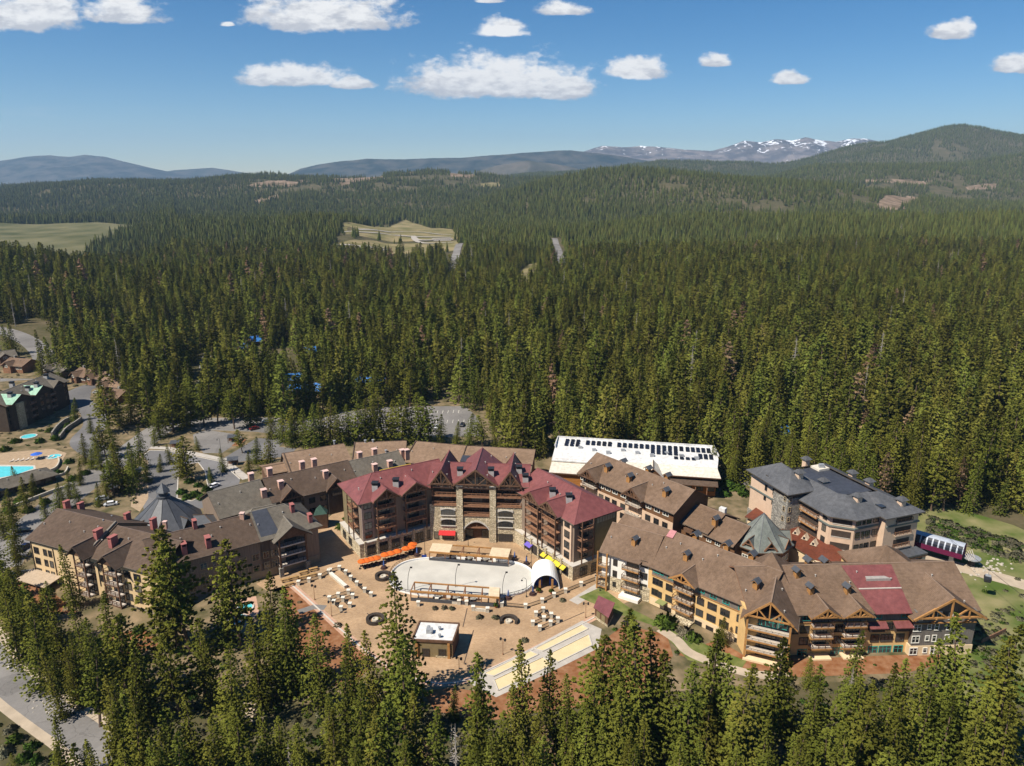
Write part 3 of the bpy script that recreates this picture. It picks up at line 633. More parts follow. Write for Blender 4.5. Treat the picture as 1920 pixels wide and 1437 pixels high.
sheet('path', 'pale concrete walk between the rink and the lodge lawn', strip(GP([(1075,1130),(1130,1096),(1185,1068)]), 3.2), 0.03, M_CONC)
LAWN = GP([(1085,1120),(1127,1101),(1180,1140),(1240,1170),(1330,1212),(1400,1240),(1385,1262),(1290,1238),(1230,1175),(1160,1152)])
sheet('lawn', 'green lawn in front of the yellow lodge wing', LAWN, 0.034, M_GRASS)
sheet('path', 'pale dirt path crossing the lodge lawn', strip(smooth_line(GP([(1238,1180),(1268,1200),(1300,1228),(1400,1262),(1480,1268)])), 3.0), 0.05, M_DIRT)
def mulch(label, pts, step=5): sheet('mulch_bed', label, GP(pts), 0.026, M_MULCH, step)
mulch('long red mulch bed beside the plaza left edge', [(528,1104),(548,1102),(640,1190),(702,1242),(650,1300),(560,1240),(540,1160)])
mulch('red mulch slope below the sand courts', [(790,1296),(850,1290),(925,1302),(1040,1250),(1112,1216),(1170,1172),(1250,1190),(1262,1230),(1200,1320),(1040,1330),(930,1350),(820,1340)])
mulch('red mulch bed along the front of the yellow lodge', [(1268,1228),(1345,1200),(1400,1232),(1500,1236),(1700,1228),(1790,1220),(1800,1236),(1700,1262),(1500,1270),(1400,1262),(1320,1240)])
mulch('red mulch bed by the left lodge awning', [(20,1095),(70,1090),(110,1120),(150,1150),(100,1150),(40,1130)])
mulch('red mulch bed below the left lodge corner', [(200,1170),(270,1165),(285,1180),(300,1210),(250,1220),(190,1200)])
sheet('path', 'tan dirt slope showing between the front trees', GP([(445,1300),(470,1310),(500,1345),(480,1360),(440,1330)]), 0.02, M_DIRT)
# sand courts with pale concrete frames
def court(label, pts):
    P = GP(pts); sheet('court', label, P, 0.06, M_SAND); b = MB()
    for i in range(len(P)):
        p, q = P[i], P[(i+1) % len(P)]; b.bar((p[0],p[1],0.12), (q[0],q[1],0.12), 0.28, 0.24)
    o = b.build('kerb', M_KERB); setp(o, 'pale timber frame round the '+label, None, None, 'structure')
sheet('path', 'pale concrete surround of the two sand courts', GP([(1092,1164),(1128,1180),(1122,1216),(1042,1256),(930,1308),(884,1284),(880,1274),(1000,1214)]), 0.04, M_CONC)
court('upper right sand court', [(1091,1172),(1103,1180),(1018,1222),(1000,1217)])
court('upper left sand court', [(992,1221),(1010,1228),(926,1269),(902,1263)])
court('lower right sand court', [(1104,1190),(1110,1211),(1046,1243),(1026,1229)])
court('lower left sand court', [(1018,1233),(1036,1248),(934,1296),(926,1276)])

# roads and parking, left
BOUL = smooth_line(GP([(-60,1075),(30,1010),(105,948),(160,905),(228,858),(285,815),(322,788),(348,762),(362,742)]))
sheet('road', 'pale village boulevard running past the pool terrace', strip(BOUL, 13.5), 0.03, M_ASPH)
SIDE = smooth_line(GP([(206,862),(165,838),(158,822),(180,795),(172,770),(150,755),(145,740),(160,728),(200,716)]))
sheet('road', 'curving side street beside the green roofed lodge', strip(SIDE, 11.0), 0.026, M_ASPH2)
sheet('road', 'forest lane leading into the trees', strip(LANE, 9.0), 0.035, M_ASPH)
sheet('road', 'grey hillside road behind the far left houses', strip(HILLROAD, 13.0), 0.35, M_ASPH, 6)
sheet('road', 'driveway before the far left houses', GP([(0,700),(60,702),(62,712),(0,716)]), 0.03, M_ASPH)
sheet('road', 'small lot in front of the chalets', GP([(125,735),(160,722),(172,730),(165,768),(130,770)]), 0.034, M_ASPH2)
sheet('parking_lot', 'looped drop-off lot behind the round dark roof', GP([(257,866),(281,845),(315,846),(369,857),(413,866),(450,899),(445,925),(400,950),(335,960),(270,960),(262,900)]), 0.02, M_ASPH2)
sheet('planting_bed', 'planted island in the drop-off lot', GP([(335,872),(372,868),(385,885),(392,925),(360,940),(332,935)]), 0.05, M_DRY)
kerb(GP([(335,872),(372,868),(385,885),(392,925),(360,940),(332,935),(335,872)]), 'kerb of the drop-off lot island')
kerb(GP([(450,899),(413,866),(369,857),(315,846),(281,845),(262,860)]), 'pale kerb along the back of the drop-off lot')
sheet('path', 'pale sidewalk behind the drop-off lot', strip(GP([(462,898),(418,862),(369,852),(315,841),(281,839)]), 3.2), 0.028, M_CONC)
sheet('path', 'tan paved walk beside the drop-off lot', GP([(262,850),(278,866),(278,935),(262,960),(245,950),(256,880)]), 0.036, M_TANP)
sheet('parking_lot', 'small upper parking lot with a red mulch corner', GP([(362,815),(388,806),(450,816),(458,824),(434,838),(416,850),(382,850),(364,832)]), 0.022, M_ASPH)
sheet('mulch_bed', 'red mulch corner in the upper parking lot', GP([(434,836),(452,822),(462,824),(446,838)]), 0.05, M_MULCH)
sheet('parking_lot', 'mid parking lot behind the grey shingle roofs', GP([(415,862),(481,822),(538,824),(523,838),(556,842),(540,856),(434,868)]), 0.024, M_ASPH2)
sheet('parking_lot', 'long rear parking lot under the forest edge', GP([(352,785),(377,784),(507,783),(570,787),(617,776),(720,764),(830,762),(872,762),(898,785),(905,818),(700,824),(606,802),(536,818),(481,810),(424,808),(360,806)]), 0.016, M_ASPH)
sheet('parking_lot', 'small lot left of the left lodge', GP([(-80,985),(20,985),(60,990),(62,1020),(40,1060),(-60,1080)]), 0.018, M_ASPH)
for k, (a, b) in enumerate([((720,775),(860,772)), ((735,792),(880,790))]):
    P, Q = G(*a), G(*b); mb = MB()
    for t in range(15):
        x = P[0]+(Q[0]-P[0])*t/14; y = P[1]+(Q[1]-P[1])*t/14; mb.box(x-0.07, x+0.07, y-2.4, y+2.4, 0.024, 0.030)
    setp(mb.build('parking_marking', mat('line_paint', (0.75,0.72,0.6))), 'painted stall lines in the rear parking lot, row %s' % ('farther back' if k == 0 else 'nearer the roofs'), None, None, 'structure')
sheet('road', 'paved yard behind the white solar roof', strip(GP([(1385,905),(1430,890),(1400,870),(1330,900)]), 9), 0.02, M_ASPH)
FRONT = smooth_line(GP([(-90,1130),(-55,1180),(-22,1230),(4,1262),(34,1292),(72,1321),(112,1349),(156,1380),(200,1425),(230,1490)]))
sheet('dirt_shoulder', 'pale dirt shoulder beside the front road', strip(FRONT, 11.5), 0.022, M_DIRT)
sheet('road', 'worn grey road in the bottom left corner', strip(FRONT, 7.4), 0.04, M_ASPH)
setp(MB().box(-0.9,0.9,-0.7,0.7,0.045,0.056).build('concrete_pad', M_KERB, None, (*G(22,1251),0), 0.5), 'white concrete pad round the road drain', None, None, 'structure')
setp(MB().box(-0.5,0.5,-0.4,0.4,0.058,0.066).build('drain_grate', mat('iron_dark', (0.03,0.03,0.03)), None, (*G(22,1251),0), 0.5), 'dark drain grate in the bottom left road', None, None, 'structure')
# pool terrace
sheet('pool_terrace', 'tan paved terrace round the turquoise pool', GP([(-80,860),(20,848),(100,842),(125,850),(112,872),(90,885),(20,900),(-80,920)]), 0.03, M_TANP)
sheet('pool_coping', 'pale coping of the turquoise pool', GP([(-65,878),(0,872),(66,873),(67,880),(30,893),(0,899),(-60,905)]), 0.05, M_KERB)
sheet('pool_water', 'turquoise swimming pool water', GP([(-60,880),(0,875),(62,875),(63,879),(28,891),(0,896),(-58,903)]), 0.066, M_WATER)
for (px, py, r_, lb) in [(101,857,2.6,'pale turquoise round hot tub at the pool terrace end'),(54,819,3.0,'small hot tub beside the green roofed lodge'),(460,1140,1.9,'upper blue hot tub between the front pines'),(446,1163,2.3,'lower blue hot tub between the front pines')]:
    c = G(px, py); t = thing('hot_tub', lb, 'hot tub', (c[0], c[1], 0.02))
    MB().lathe(0, 0, [(r_+0.5,0),(r_+0.5,0.25),(r_,0.27),(r_,0.1)], 20).build('rim', M_KERB, t)
    MB().lathe(0, 0, [(r_,0.1),(r_,0.2)], 20).build('water', M_WATER, t)
sheet('pool_terrace', 'small tan hot tub terrace behind the front pines', GP([(432,1128),(480,1118),(486,1150),(455,1180),(428,1172)]), 0.018, M_PINKP)
sheet('path', 'grey stepped path through the red mulch', strip(GP([(560,1148),(590,1138),(610,1140)]), 2.4), 0.04, M_ASPH)

# far clearings
FLAB = ['tan clearing beside the near forest road', 'lower graded lots on the far hillside clearing', 'upper graded slope of the far hillside clearing', 'pale opening in the left forest', 'thin strip opening in the left forest', 'far sandy notch on the ridge']
for q, lb in zip(FARCLEAR, FLAB): sheet('clearing', lb, q, 0.5, M_LOT, 25)
sheet('valley_meadow', 'flat pale green valley meadow on the left', MEADOW, 2.2, M_VALLEY, 30)
sheet('road', 'straight far road climbing between the trees', strip(FARROAD1, 12), 0.8, M_ASPH, 20)
sheet('road', 'right far road curving through the trees', strip(FARROAD2, 11), 0.8, M_ASPH, 20)
FLOT = [[(672,432),(760,436),(848,442)],[(642,437),(720,440),(770,445),(845,447)],[(775,446),(790,452),(850,451)],[(628,461),(680,464),(720,467)],[(612,469),(680,472),(730,470)],[(665,470),(690,462)],[(775,444),(778,452),(800,458),(850,456)],[(810,450),(848,449)],[(813,454),(846,453)]]
for k, q in enumerate(FLOT):
    sheet('road', ['top','second','inner','left lower','lowest','short cross','curved link','stubby','second stubby'][k]+' pale street of the far hillside clearing', strip(smooth_line([far_pt(*p) for p in q], 4), 9), 1.6, mat('street_pale', (0.37,0.33,0.28)), 25)
BLAB = ['long pinkish clearing on the left far ridge','small pinkish clearing below the far ridge','thin pink strip on the far middle ridge','rust coloured cut on the far crest','straight tan cut on the right hill','tan opening on the right hillside','small tan opening at the far right','low tan line on the far left ridge']
for q, lb in zip(BARE, BLAB): sheet('clearing', lb, q, 0.8, M_SCRUB, 40)
for k, (a, b) in enumerate([((868,1176),(876,1141)), ((888,1182),(870,1245)), ((688,1150),(760,1212)), ((1010,1186),(1096,1148))]):
    P, Q = G(*a), G(*b); mb = MB(); mb.bar((P[0],P[1],0.026), (Q[0],Q[1],0.026), 0.28, 0.012); setp(mb.build('drain_channel', mat('drain_dark', (0.10,0.07,0.05))), 'dark drain line in the paving, '+['behind the kiosk','right of the kiosk','in the left plaza','above the sand courts'][k], None, None, 'structure')
# ------------------------------------------------------------------ buildings: engine
def roof_mat(name, col, col2, seams=None, spec=0.1, rough=0.9, fine=3.0):
    m = bpy.data.materials.new(name); m.use_nodes = True; N = m.node_tree.nodes; L = m.node_tree.links; b = N['Principled BSDF']
    b.inputs['Roughness'].default_value = rough; b.inputs['Specular IOR Level'].default_value = spec
    tc = N.new('ShaderNodeTexCoord'); n1 = N.new('ShaderNodeTexNoise'); n1.inputs['Scale'].default_value = fine*0.9; n1.inputs['Detail'].default_value = 6; n1.inputs['Roughness'].default_value = 0.7
    L.new(tc.outputs['Object'], n1.inputs['Vector'])
    n2 = N.new('ShaderNodeTexNoise'); n2.inputs['Scale'].default_value = 0.12; n2.inputs['Detail'].default_value = 6; L.new(tc.outputs['Object'], n2.inputs['Vector'])
    ad = N.new('ShaderNodeMath'); ad.operation = 'ADD'; L.new(n1.outputs['Fac'], ad.inputs[0]); L.new(n2.outputs['Fac'], ad.inputs[1])
    mr = N.new('ShaderNodeMapRange'); L.new(ad.outputs[0], mr.inputs[0]); mr.inputs[1].default_value = 0.72; mr.inputs[2].default_value = 1.26
    mx = N.new('ShaderNodeMix'); mx.data_type = 'RGBA'; L.new(mr.outputs[0], mx.inputs[0]); mx.inputs[6].default_value = (*col, 1); mx.inputs[7].default_value = (*col2, 1); out = mx.outputs[2]
    n3 = N.new('ShaderNodeTexNoise'); n3.inputs['Scale'].default_value = 0.9; n3.inputs['Detail'].default_value = 4; mp = N.new('ShaderNodeMapping'); mp.inputs['Scale'].default_value = (1,1,0.15); L.new(tc.outputs['Object'], mp.inputs[0]); L.new(mp.outputs[0], n3.inputs['Vector'])
    hv = N.new('ShaderNodeMapRange'); L.new(n3.outputs['Fac'], hv.inputs[0]); hv.inputs[1].default_value = 0.3; hv.inputs[2].default_value = 0.7; hv.inputs[3].default_value = 0.82; hv.inputs[4].default_value = 1.16
    hh = N.new('ShaderNodeHueSaturation'); L.new(out, hh.inputs['Color']); L.new(hv.outputs[0], hh.inputs['Value']); out = hh.outputs[0]
    bp = N.new('ShaderNodeBump'); bp.inputs['Strength'].default_value = 0.45; bp.inputs['Distance'].default_value = 0.1
    # shingle courses: fine level lines
    sp = N.new('ShaderNodeSeparateXYZ'); L.new(tc.outputs['Object'], sp.inputs[0])
    mu = N.new('ShaderNodeMath'); mu.operation = 'MULTIPLY'; L.new(sp.outputs[2], mu.inputs[0]); mu.inputs[1].default_value = 5.2
    fr = N.new('ShaderNodeMath'); fr.operation = 'FRACT'; L.new(mu.outputs[0], fr.inputs[0])
    L.new(fr.outputs[0] if not seams else n1.outputs['Fac'], bp.inputs['Height']); L.new(bp.outputs[0], b.inputs['Normal'])
    if not seams:
        m2 = N.new('ShaderNodeMix'); m2.data_type = 'RGBA'; m2.blend_type = 'MULTIPLY'; gt = N.new('ShaderNodeMath'); gt.operation = 'LESS_THAN'; L.new(fr.outputs[0], gt.inputs[0]); gt.inputs[1].default_value = 0.22
        L.new(gt.outputs[0], m2.inputs[0]); L.new(out, m2.inputs[6]); m2.inputs[7].default_value = (0.8,0.79,0.78,1); out = m2.outputs[2]
    L.new(out, b.inputs['Base Color']); return m
R_BROWN = roof_mat('shingle_brown', (0.130,0.084,0.054), (0.205,0.137,0.094))
R_DKBROWN = roof_mat('shingle_dark_brown', (0.088,0.060,0.043), (0.125,0.088,0.065))
R_GREY = roof_mat('shingle_grey', (0.115,0.098,0.078), (0.165,0.145,0.115))
R_SLATE = roof_mat('slate_grey', (0.075,0.078,0.085), (0.125,0.125,0.13))
R_GREEN = roof_mat('slate_green', (0.135,0.15,0.135), (0.215,0.225,0.20))
R_TAN = roof_mat('shingle_tan', (0.19,0.125,0.08), (0.26,0.175,0.118))
R_RED = roof_mat('metal_red', (0.150,0.046,0.043), (0.205,0.070,0.064), seams=1, spec=0.35, rough=0.5)
R_RUST = roof_mat('metal_rust', (0.095,0.026,0.014), (0.165,0.048,0.024), seams=1, spec=0.3, rough=0.55)
R_DARK = roof_mat('metal_charcoal', (0.055,0.058,0.065), (0.085,0.088,0.095), seams=1, spec=0.4, rough=0.5)
R_NAVY = roof_mat('membrane_dark', (0.035,0.038,0.048), (0.055,0.06,0.075), seams=1, spec=0.3, rough=0.6)
R_WHITE = roof_mat('membrane_white', (0.55,0.54,0.52), (0.66,0.65,0.62), seams=1)
R_CREAM = roof_mat('membrane_cream', (0.56,0.50,0.41), (0.66,0.60,0.50), seams=1)
R_MINT = roof_mat('metal_mint', (0.25,0.42,0.30), (0.33,0.50,0.37), seams=1, spec=0.3, rough=0.5)
R_BLUE = roof_mat('metal_blue', (0.018,0.11,0.34), (0.03,0.17,0.45), seams=1, spec=0.3, rough=0.5)
W_YEL = mat('stucco_ochre', (0.64,0.42,0.18), var=0.08, scale=0.6)
W_CREAM = mat('stucco_cream', (0.68,0.52,0.32), var=0.08, scale=0.6)
W_WHITE = mat('stucco_white', (0.74,0.70,0.62), var=0.05, scale=0.6)
W_TAN = mat('siding_tan', (0.62,0.45,0.25), var=0.08, scale=0.8, stretch=(6,6,0.3))
W_PEACH = mat('stucco_peach', (0.60,0.43,0.30), var=0.07, scale=0.6)
W_TAUPE = mat('siding_taupe', (0.215,0.16,0.118), var=0.2, scale=0.9, stretch=(6,6,0.3))
W_BROWN = mat('siding_brown', (0.15,0.075,0.035), var=0.25, scale=0.9, stretch=(0.4,0.4,8))
W_OLIVE = mat('siding_olive', (0.20,0.155,0.08), var=0.12, scale=0.9)
W_GREYS = mat('shake_grey', (0.155,0.135,0.115), var=0.25, scale=1.2, stretch=(4,4,0.5))
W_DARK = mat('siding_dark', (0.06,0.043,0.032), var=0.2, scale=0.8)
W_ORANGE = mat('cedar_orange', (0.34,0.14,0.035), var=0.2, scale=0.8, stretch=(0.5,0.5,5))
T_WOOD = mat('timber_honey', (0.36,0.18,0.06), var=0.22, scale=1.2)
T_DARK = mat('timber_dark', (0.12,0.065,0.038), var=0.25, scale=1.2)
T_MID = mat('timber_brown', (0.245,0.125,0.07), var=0.2, scale=1.2)
P_PINK = mat('stucco_pink', (0.33,0.115,0.10), var=0.12, scale=1.0)
P_TERRA = mat('chimney_terracotta', (0.50,0.30,0.22), var=0.12, scale=1.0)
M_METAL = mat('galvanised_grey', (0.36,0.37,0.38), var=0.1, scale=1, metal=0.3, rough=0.45)
M_BLACK = mat('black_metal', (0.022,0.022,0.024), var=0.2, scale=1, rough=0.5)
def glass_mat():
    m = bpy.data.materials.new('window_glass'); m.use_nodes = True; N = m.node_tree.nodes; L = m.node_tree.links; b = N['Principled BSDF']; b.inputs['Roughness'].default_value = 0.07; b.inputs['Specular IOR Level'].default_value = 0.7
    oi = N.new('ShaderNodeObjectInfo'); r = N.new('ShaderNodeValToRGB'); L.new(oi.outputs['Random'], r.inputs[0]); r.color_ramp.interpolation = 'CONSTANT'; e = r.color_ramp.elements
    e[0].position, e[0].color = 0.0, (0.014,0.016,0.019,1); e[1].position, e[1].color = 0.5, (0.03,0.032,0.034,1)
    for p, c in ((0.68,(0.06,0.062,0.06,1)), (0.82,(0.13,0.115,0.09,1)), (0.92,(0.02,0.022,0.026,1))): q = e.new(p); q.color = c
    L.new(r.outputs[0], b.inputs['Base Color']); return m
M_GLASS = glass_mat()
F_DARK = mat('frame_bronze', (0.055,0.042,0.03)); F_WHITE = mat('frame_white', (0.72,0.69,0.60)); F_TEAL = mat('frame_teal', (0.03,0.30,0.25)); F_TAN = mat('frame_tan', (0.40,0.31,0.19))
M_SLAB = mat('balcony_slab', (0.50,0.42,0.33), var=0.1, scale=1)
M_RAILW = mat('rail_pale', (0.50,0.44,0.38), var=0.1)
def stone_mat(name, a, b_, mortar, sc=1.5):
    m = bpy.data.materials.new(name); m.use_nodes = True; N = m.node_tree.nodes; L = m.node_tree.links; b = N['Principled BSDF']; b.inputs['Roughness'].default_value = 0.95
    tc = N.new('ShaderNodeTexCoord'); mp = N.new('ShaderNodeMapping'); mp.inputs['Scale'].default_value = (1, 1, 1.7); L.new(tc.outputs['Object'], mp.inputs[0])
    v = N.new('ShaderNodeTexVoronoi'); v.inputs['Scale'].default_value = sc; L.new(mp.outputs[0], v.inputs['Vector'])
    sp = N.new('ShaderNodeSeparateColor'); L.new(v.outputs['Color'], sp.inputs[0]); mx = N.new('ShaderNodeMix'); mx.data_type = 'RGBA'; L.new(sp.outputs[0], mx.inputs[0]); mx.inputs[6].default_value = (*a, 1); mx.inputs[7].default_value = (*b_, 1)
    v2 = N.new('ShaderNodeTexVoronoi'); v2.feature = 'DISTANCE_TO_EDGE'; v2.inputs['Scale'].default_value = sc; L.new(mp.outputs[0], v2.inputs['Vector'])
    lt = N.new('ShaderNodeMapRange'); L.new(v2.outputs['Distance'], lt.inputs[0]); lt.inputs[1].default_value = 0.02; lt.inputs[2].default_value = 0.10
    m2 = N.new('ShaderNodeMix'); m2.data_type = 'RGBA'; L.new(lt.outputs[0], m2.inputs[0]); m2.inputs[6].default_value = (*mortar, 1); L.new(mx.outputs[2], m2.inputs[7]); L.new(m2.outputs[2], b.inputs['Base Color'])
    bp = N.new('ShaderNodeBump'); bp.inputs['Strength'].default_value = 0.6; bp.inputs['Distance'].default_value = 0.15; L.new(lt.outputs[0], bp.inputs['Height']); L.new(bp.outputs[0], b.inputs['Normal']); return m
S_TAN = stone_mat('stone_tan', (0.42,0.335,0.205), (0.70,0.59,0.40), (0.22,0.18,0.12))
S_GREY = stone_mat('stone_grey', (0.19,0.175,0.15), (0.42,0.385,0.32), (0.13,0.12,0.10))

def ray_dir(px, py):
    t = -(py-718.5)/FOC; return Vector(((px-960)/FOC, _c+t*_s, -_s+t*_c))
EYE = Vector((0, 0, CAM_H))
def uvec(ang): return Vector((math.cos(ang), math.sin(ang)))
M_GUTTER = mat('gutter_brown', (0.16,0.13,0.10), rough=0.5)
RCAP = {'metal_red': mat('cap_red', (0.20,0.07,0.065), rough=0.5), 'slate_grey': mat('cap_slate', (0.15,0.15,0.155)), 'shingle_grey': mat('cap_grey', (0.20,0.175,0.14)), 'shingle_brown': mat('cap_brown', (0.235,0.16,0.11)), 'shingle_dark_brown': mat('cap_dark', (0.15,0.105,0.08))}
_VP = []
def vent_mesh():
    if not _VP: _VP.append(MB().lathe(0, 0, [(0.13,-0.3),(0.13,0.45),(0.24,0.5),(0.05,0.62)], 7).mesh('vent_pipe', mat('pipe_pale', (0.40,0.37,0.33))))
    return _VP[0]
class Bld:
    def __init__(s, name, label, cat, org, group=None):
        s.o = Vector((org[0], org[1], 0)); s.root = thing(name, label, cat, s.o, 0, group); s.tris = []
    def part(s, name, mb, mats, parent=None, label=None):
        """mb in world XY; shifted to the root"""
        mb.v = [(x-s.o.x, y-s.o.y, z) for x,y,z in mb.v]; o = mb.build(name, mats, parent or s.root)
        if label: o['label'] = label
        return o
    def loc(s, p): return (p[0]-s.o.x, p[1]-s.o.y, p[2])
    def _roof(s, V, Fs, m, th=0.35, trim=None, parent=None, label=None):
        for f in Fs:
            for k in range(1, len(f)-1): s.tris.append((Vector(V[f[0]]), Vector(V[f[k]]), Vector(V[f[k+1]])))
        b = MB(); b.slab(V, Fs, th, 0, 1); return s.part('roof', b, [m, trim or T_DARK], parent, label)
    def block(s, p0, ang, L, W, z0, ze, zr, rm, wm, ends='gg', over=0.9, og=0.7, trim=None, wall=True, hip=1.0, zs=None, rlabel=None, ridge=0.5):
        """ridged block: front wall from p0 along ang for L, W deep to its left; ends g gable, h hip, n none"""
        a = math.radians(ang); u = uvec(a); n = Vector((-u.y, u.x)); P = lambda x, y, z: (p0[0]+u.x*x+n.x*y, p0[1]+u.y*x+n.y*y, z)
        yr = W*ridge; sl = (zr-ze)/yr; ed = ze-over*sl; sl2 = (zr-ze)/(W-yr); ed2 = ze-over*sl2
        h0 = W/2*hip if ends[0] == 'h' else 0; h1 = W/2*hip if ends[1] == 'h' else 0
        g0 = {'g': og, 'h': over, 'n': 0}[ends[0]]; g1 = {'g': og, 'h': over, 'n': 0}[ends[1]]
        r0 = h0 if ends[0] == 'h' else -g0; r1 = L-h1 if ends[1] == 'h' else L+g1
        V = [P(-g0,-over,ed), P(L+g1,-over,ed), P(L+g1,W+over,ed2), P(-g0,W+over,ed2), P(r0,yr,zr), P(r1,yr,zr)]
        Fs = [(0,1,5,4), (2,3,4,5)]
        if ends[0] == 'h': Fs.append((3,0,4))
        if ends[1] == 'h': Fs.append((1,2,5))
        r = s._roof(V, Fs, rm, trim=trim, label=rlabel)
        cap = MB(); cap.bar(V[4], V[5], 0.34, 0.16)
        if ends[0] == 'h': cap.bar(V[0], V[4], 0.26, 0.14); cap.bar(V[3], V[4], 0.26, 0.14)
        if ends[1] == 'h': cap.bar(V[1], V[5], 0.26, 0.14); cap.bar(V[2], V[5], 0.26, 0.14)
        s.part('ridge_cap', cap, RCAP.get(rm.name, R_DKBROWN))
        gt = MB(); gt.bar((V[0][0],V[0][1],V[0][2]-0.12), (V[1][0],V[1][1],V[1][2]-0.12), 0.2, 0.16); s.part('gutter', gt, M_GUTTER)
        if L > 12:
            for k in range(int(L/6)):
                tx = (k+0.5)*6+((k*37) % 5)-2.0; ty = yr*(0.45+0.4*((k*53) % 7)/7.0); q = P(tx, ty, ze+sl*ty); link('vent_pipe', vent_mesh(), s.root, s.loc(q))
        if wall:
            b = MB(); prof0 = [(0, z0), (0, ze-0.1)]
            A = [P(0,0,z0), P(L,0,z0), P(L,W,z0), P(0,W,z0), P(0,0,ze-0.12), P(L,0,ze-0.12), P(L,W,ze-0.12), P(0,W,ze-0.12)]
            b.add(A, [(0,3,2,1),(4,5,6,7),(0,1,5,4),(1,2,6,5),(2,3,7,6),(3,0,4,7)])
            for e, x in ((ends[0], 0.0), (ends[1], L)):
                if e == 'g':
                    q = 0.12; xa, xb = (x, x+q) if x == 0 else (x-q, x)
                    b.add([P(xa,0.05,ze-0.1), P(xa,W-0.05,ze-0.1), P(xa,yr,zr-0.4), P(xb,0.05,ze-0.1), P(xb,W-0.05,ze-0.1), P(xb,yr,zr-0.4)], [(0,1,2),(5,4,3),(0,3,4,1),(1,4,5,2),(2,5,3,0)])
            s.part('wall', b, wm)
        return r
    def wall(s, poly, z0, z1, m, label=None, name='wall'):
        b = MB(); b.prism(poly, z0, z1); return s.part(name, b, m, None, label)
    def hit(s, px, py):
        d = ray_dir(px, py); best = None
        for a, b, c in s.tris:
            e1 = b-a; e2 = c-a; h = d.cross(e2); k = e1.dot(h)
            if abs(k) < 1e-9: continue
            f = 1/k; q = EYE-a; uu = f*q.dot(h)
            if uu < -0.001 or uu > 1.001: continue
            w = q.cross(e1); vv = f*d.dot(w)
            if vv < -0.001 or uu+vv > 1.001: continue
            t = f*e2.dot(w)
            if t > 0 and (best is None or t < best): best = t
        return EYE+d*best if best else None
    def stack(s, sort, px, py, z=None, ang=0.0, sc=1.0, top=False):
        """a chimney or vent standing on the roof where the survey saw it"""
        p = None if top else s.hit(px, py)
        if top: g = G(px, py, z); p = Vector((g[0], g[1], z-2.6*sc))
        if p is None:
            g = G(px, py, z or 15.0); p = Vector((g[0], g[1], z or 15.0))
        meshes = stack_mesh(sort); o = link('chimney', meshes[0], s.root, s.loc((p.x, p.y, p.z)), math.radians(ang)); o.scale = (sc, sc, sc)
        for nm, me in meshes[1]: link(nm, me, o)
        return o
    def facade(s, p0, p1): return Facade(s, p0, p1)
    def cross(s, fc, sc, w, L, ze, zr, proj, rm, wm, z0=None, over=0.7, og=0.8, wall=True, trim=None):
        """gabled dormer or wing whose ridge runs back from facade fc at station sc"""
        p = fc.pt(sc+w/2, proj); return s.block((p.x, p.y), math.degrees(fc.ang)+90, L, w, ze-2.5 if z0 is None else z0, ze, zr, rm, wm, 'gn', over, og, trim, wall)
_ST = {}
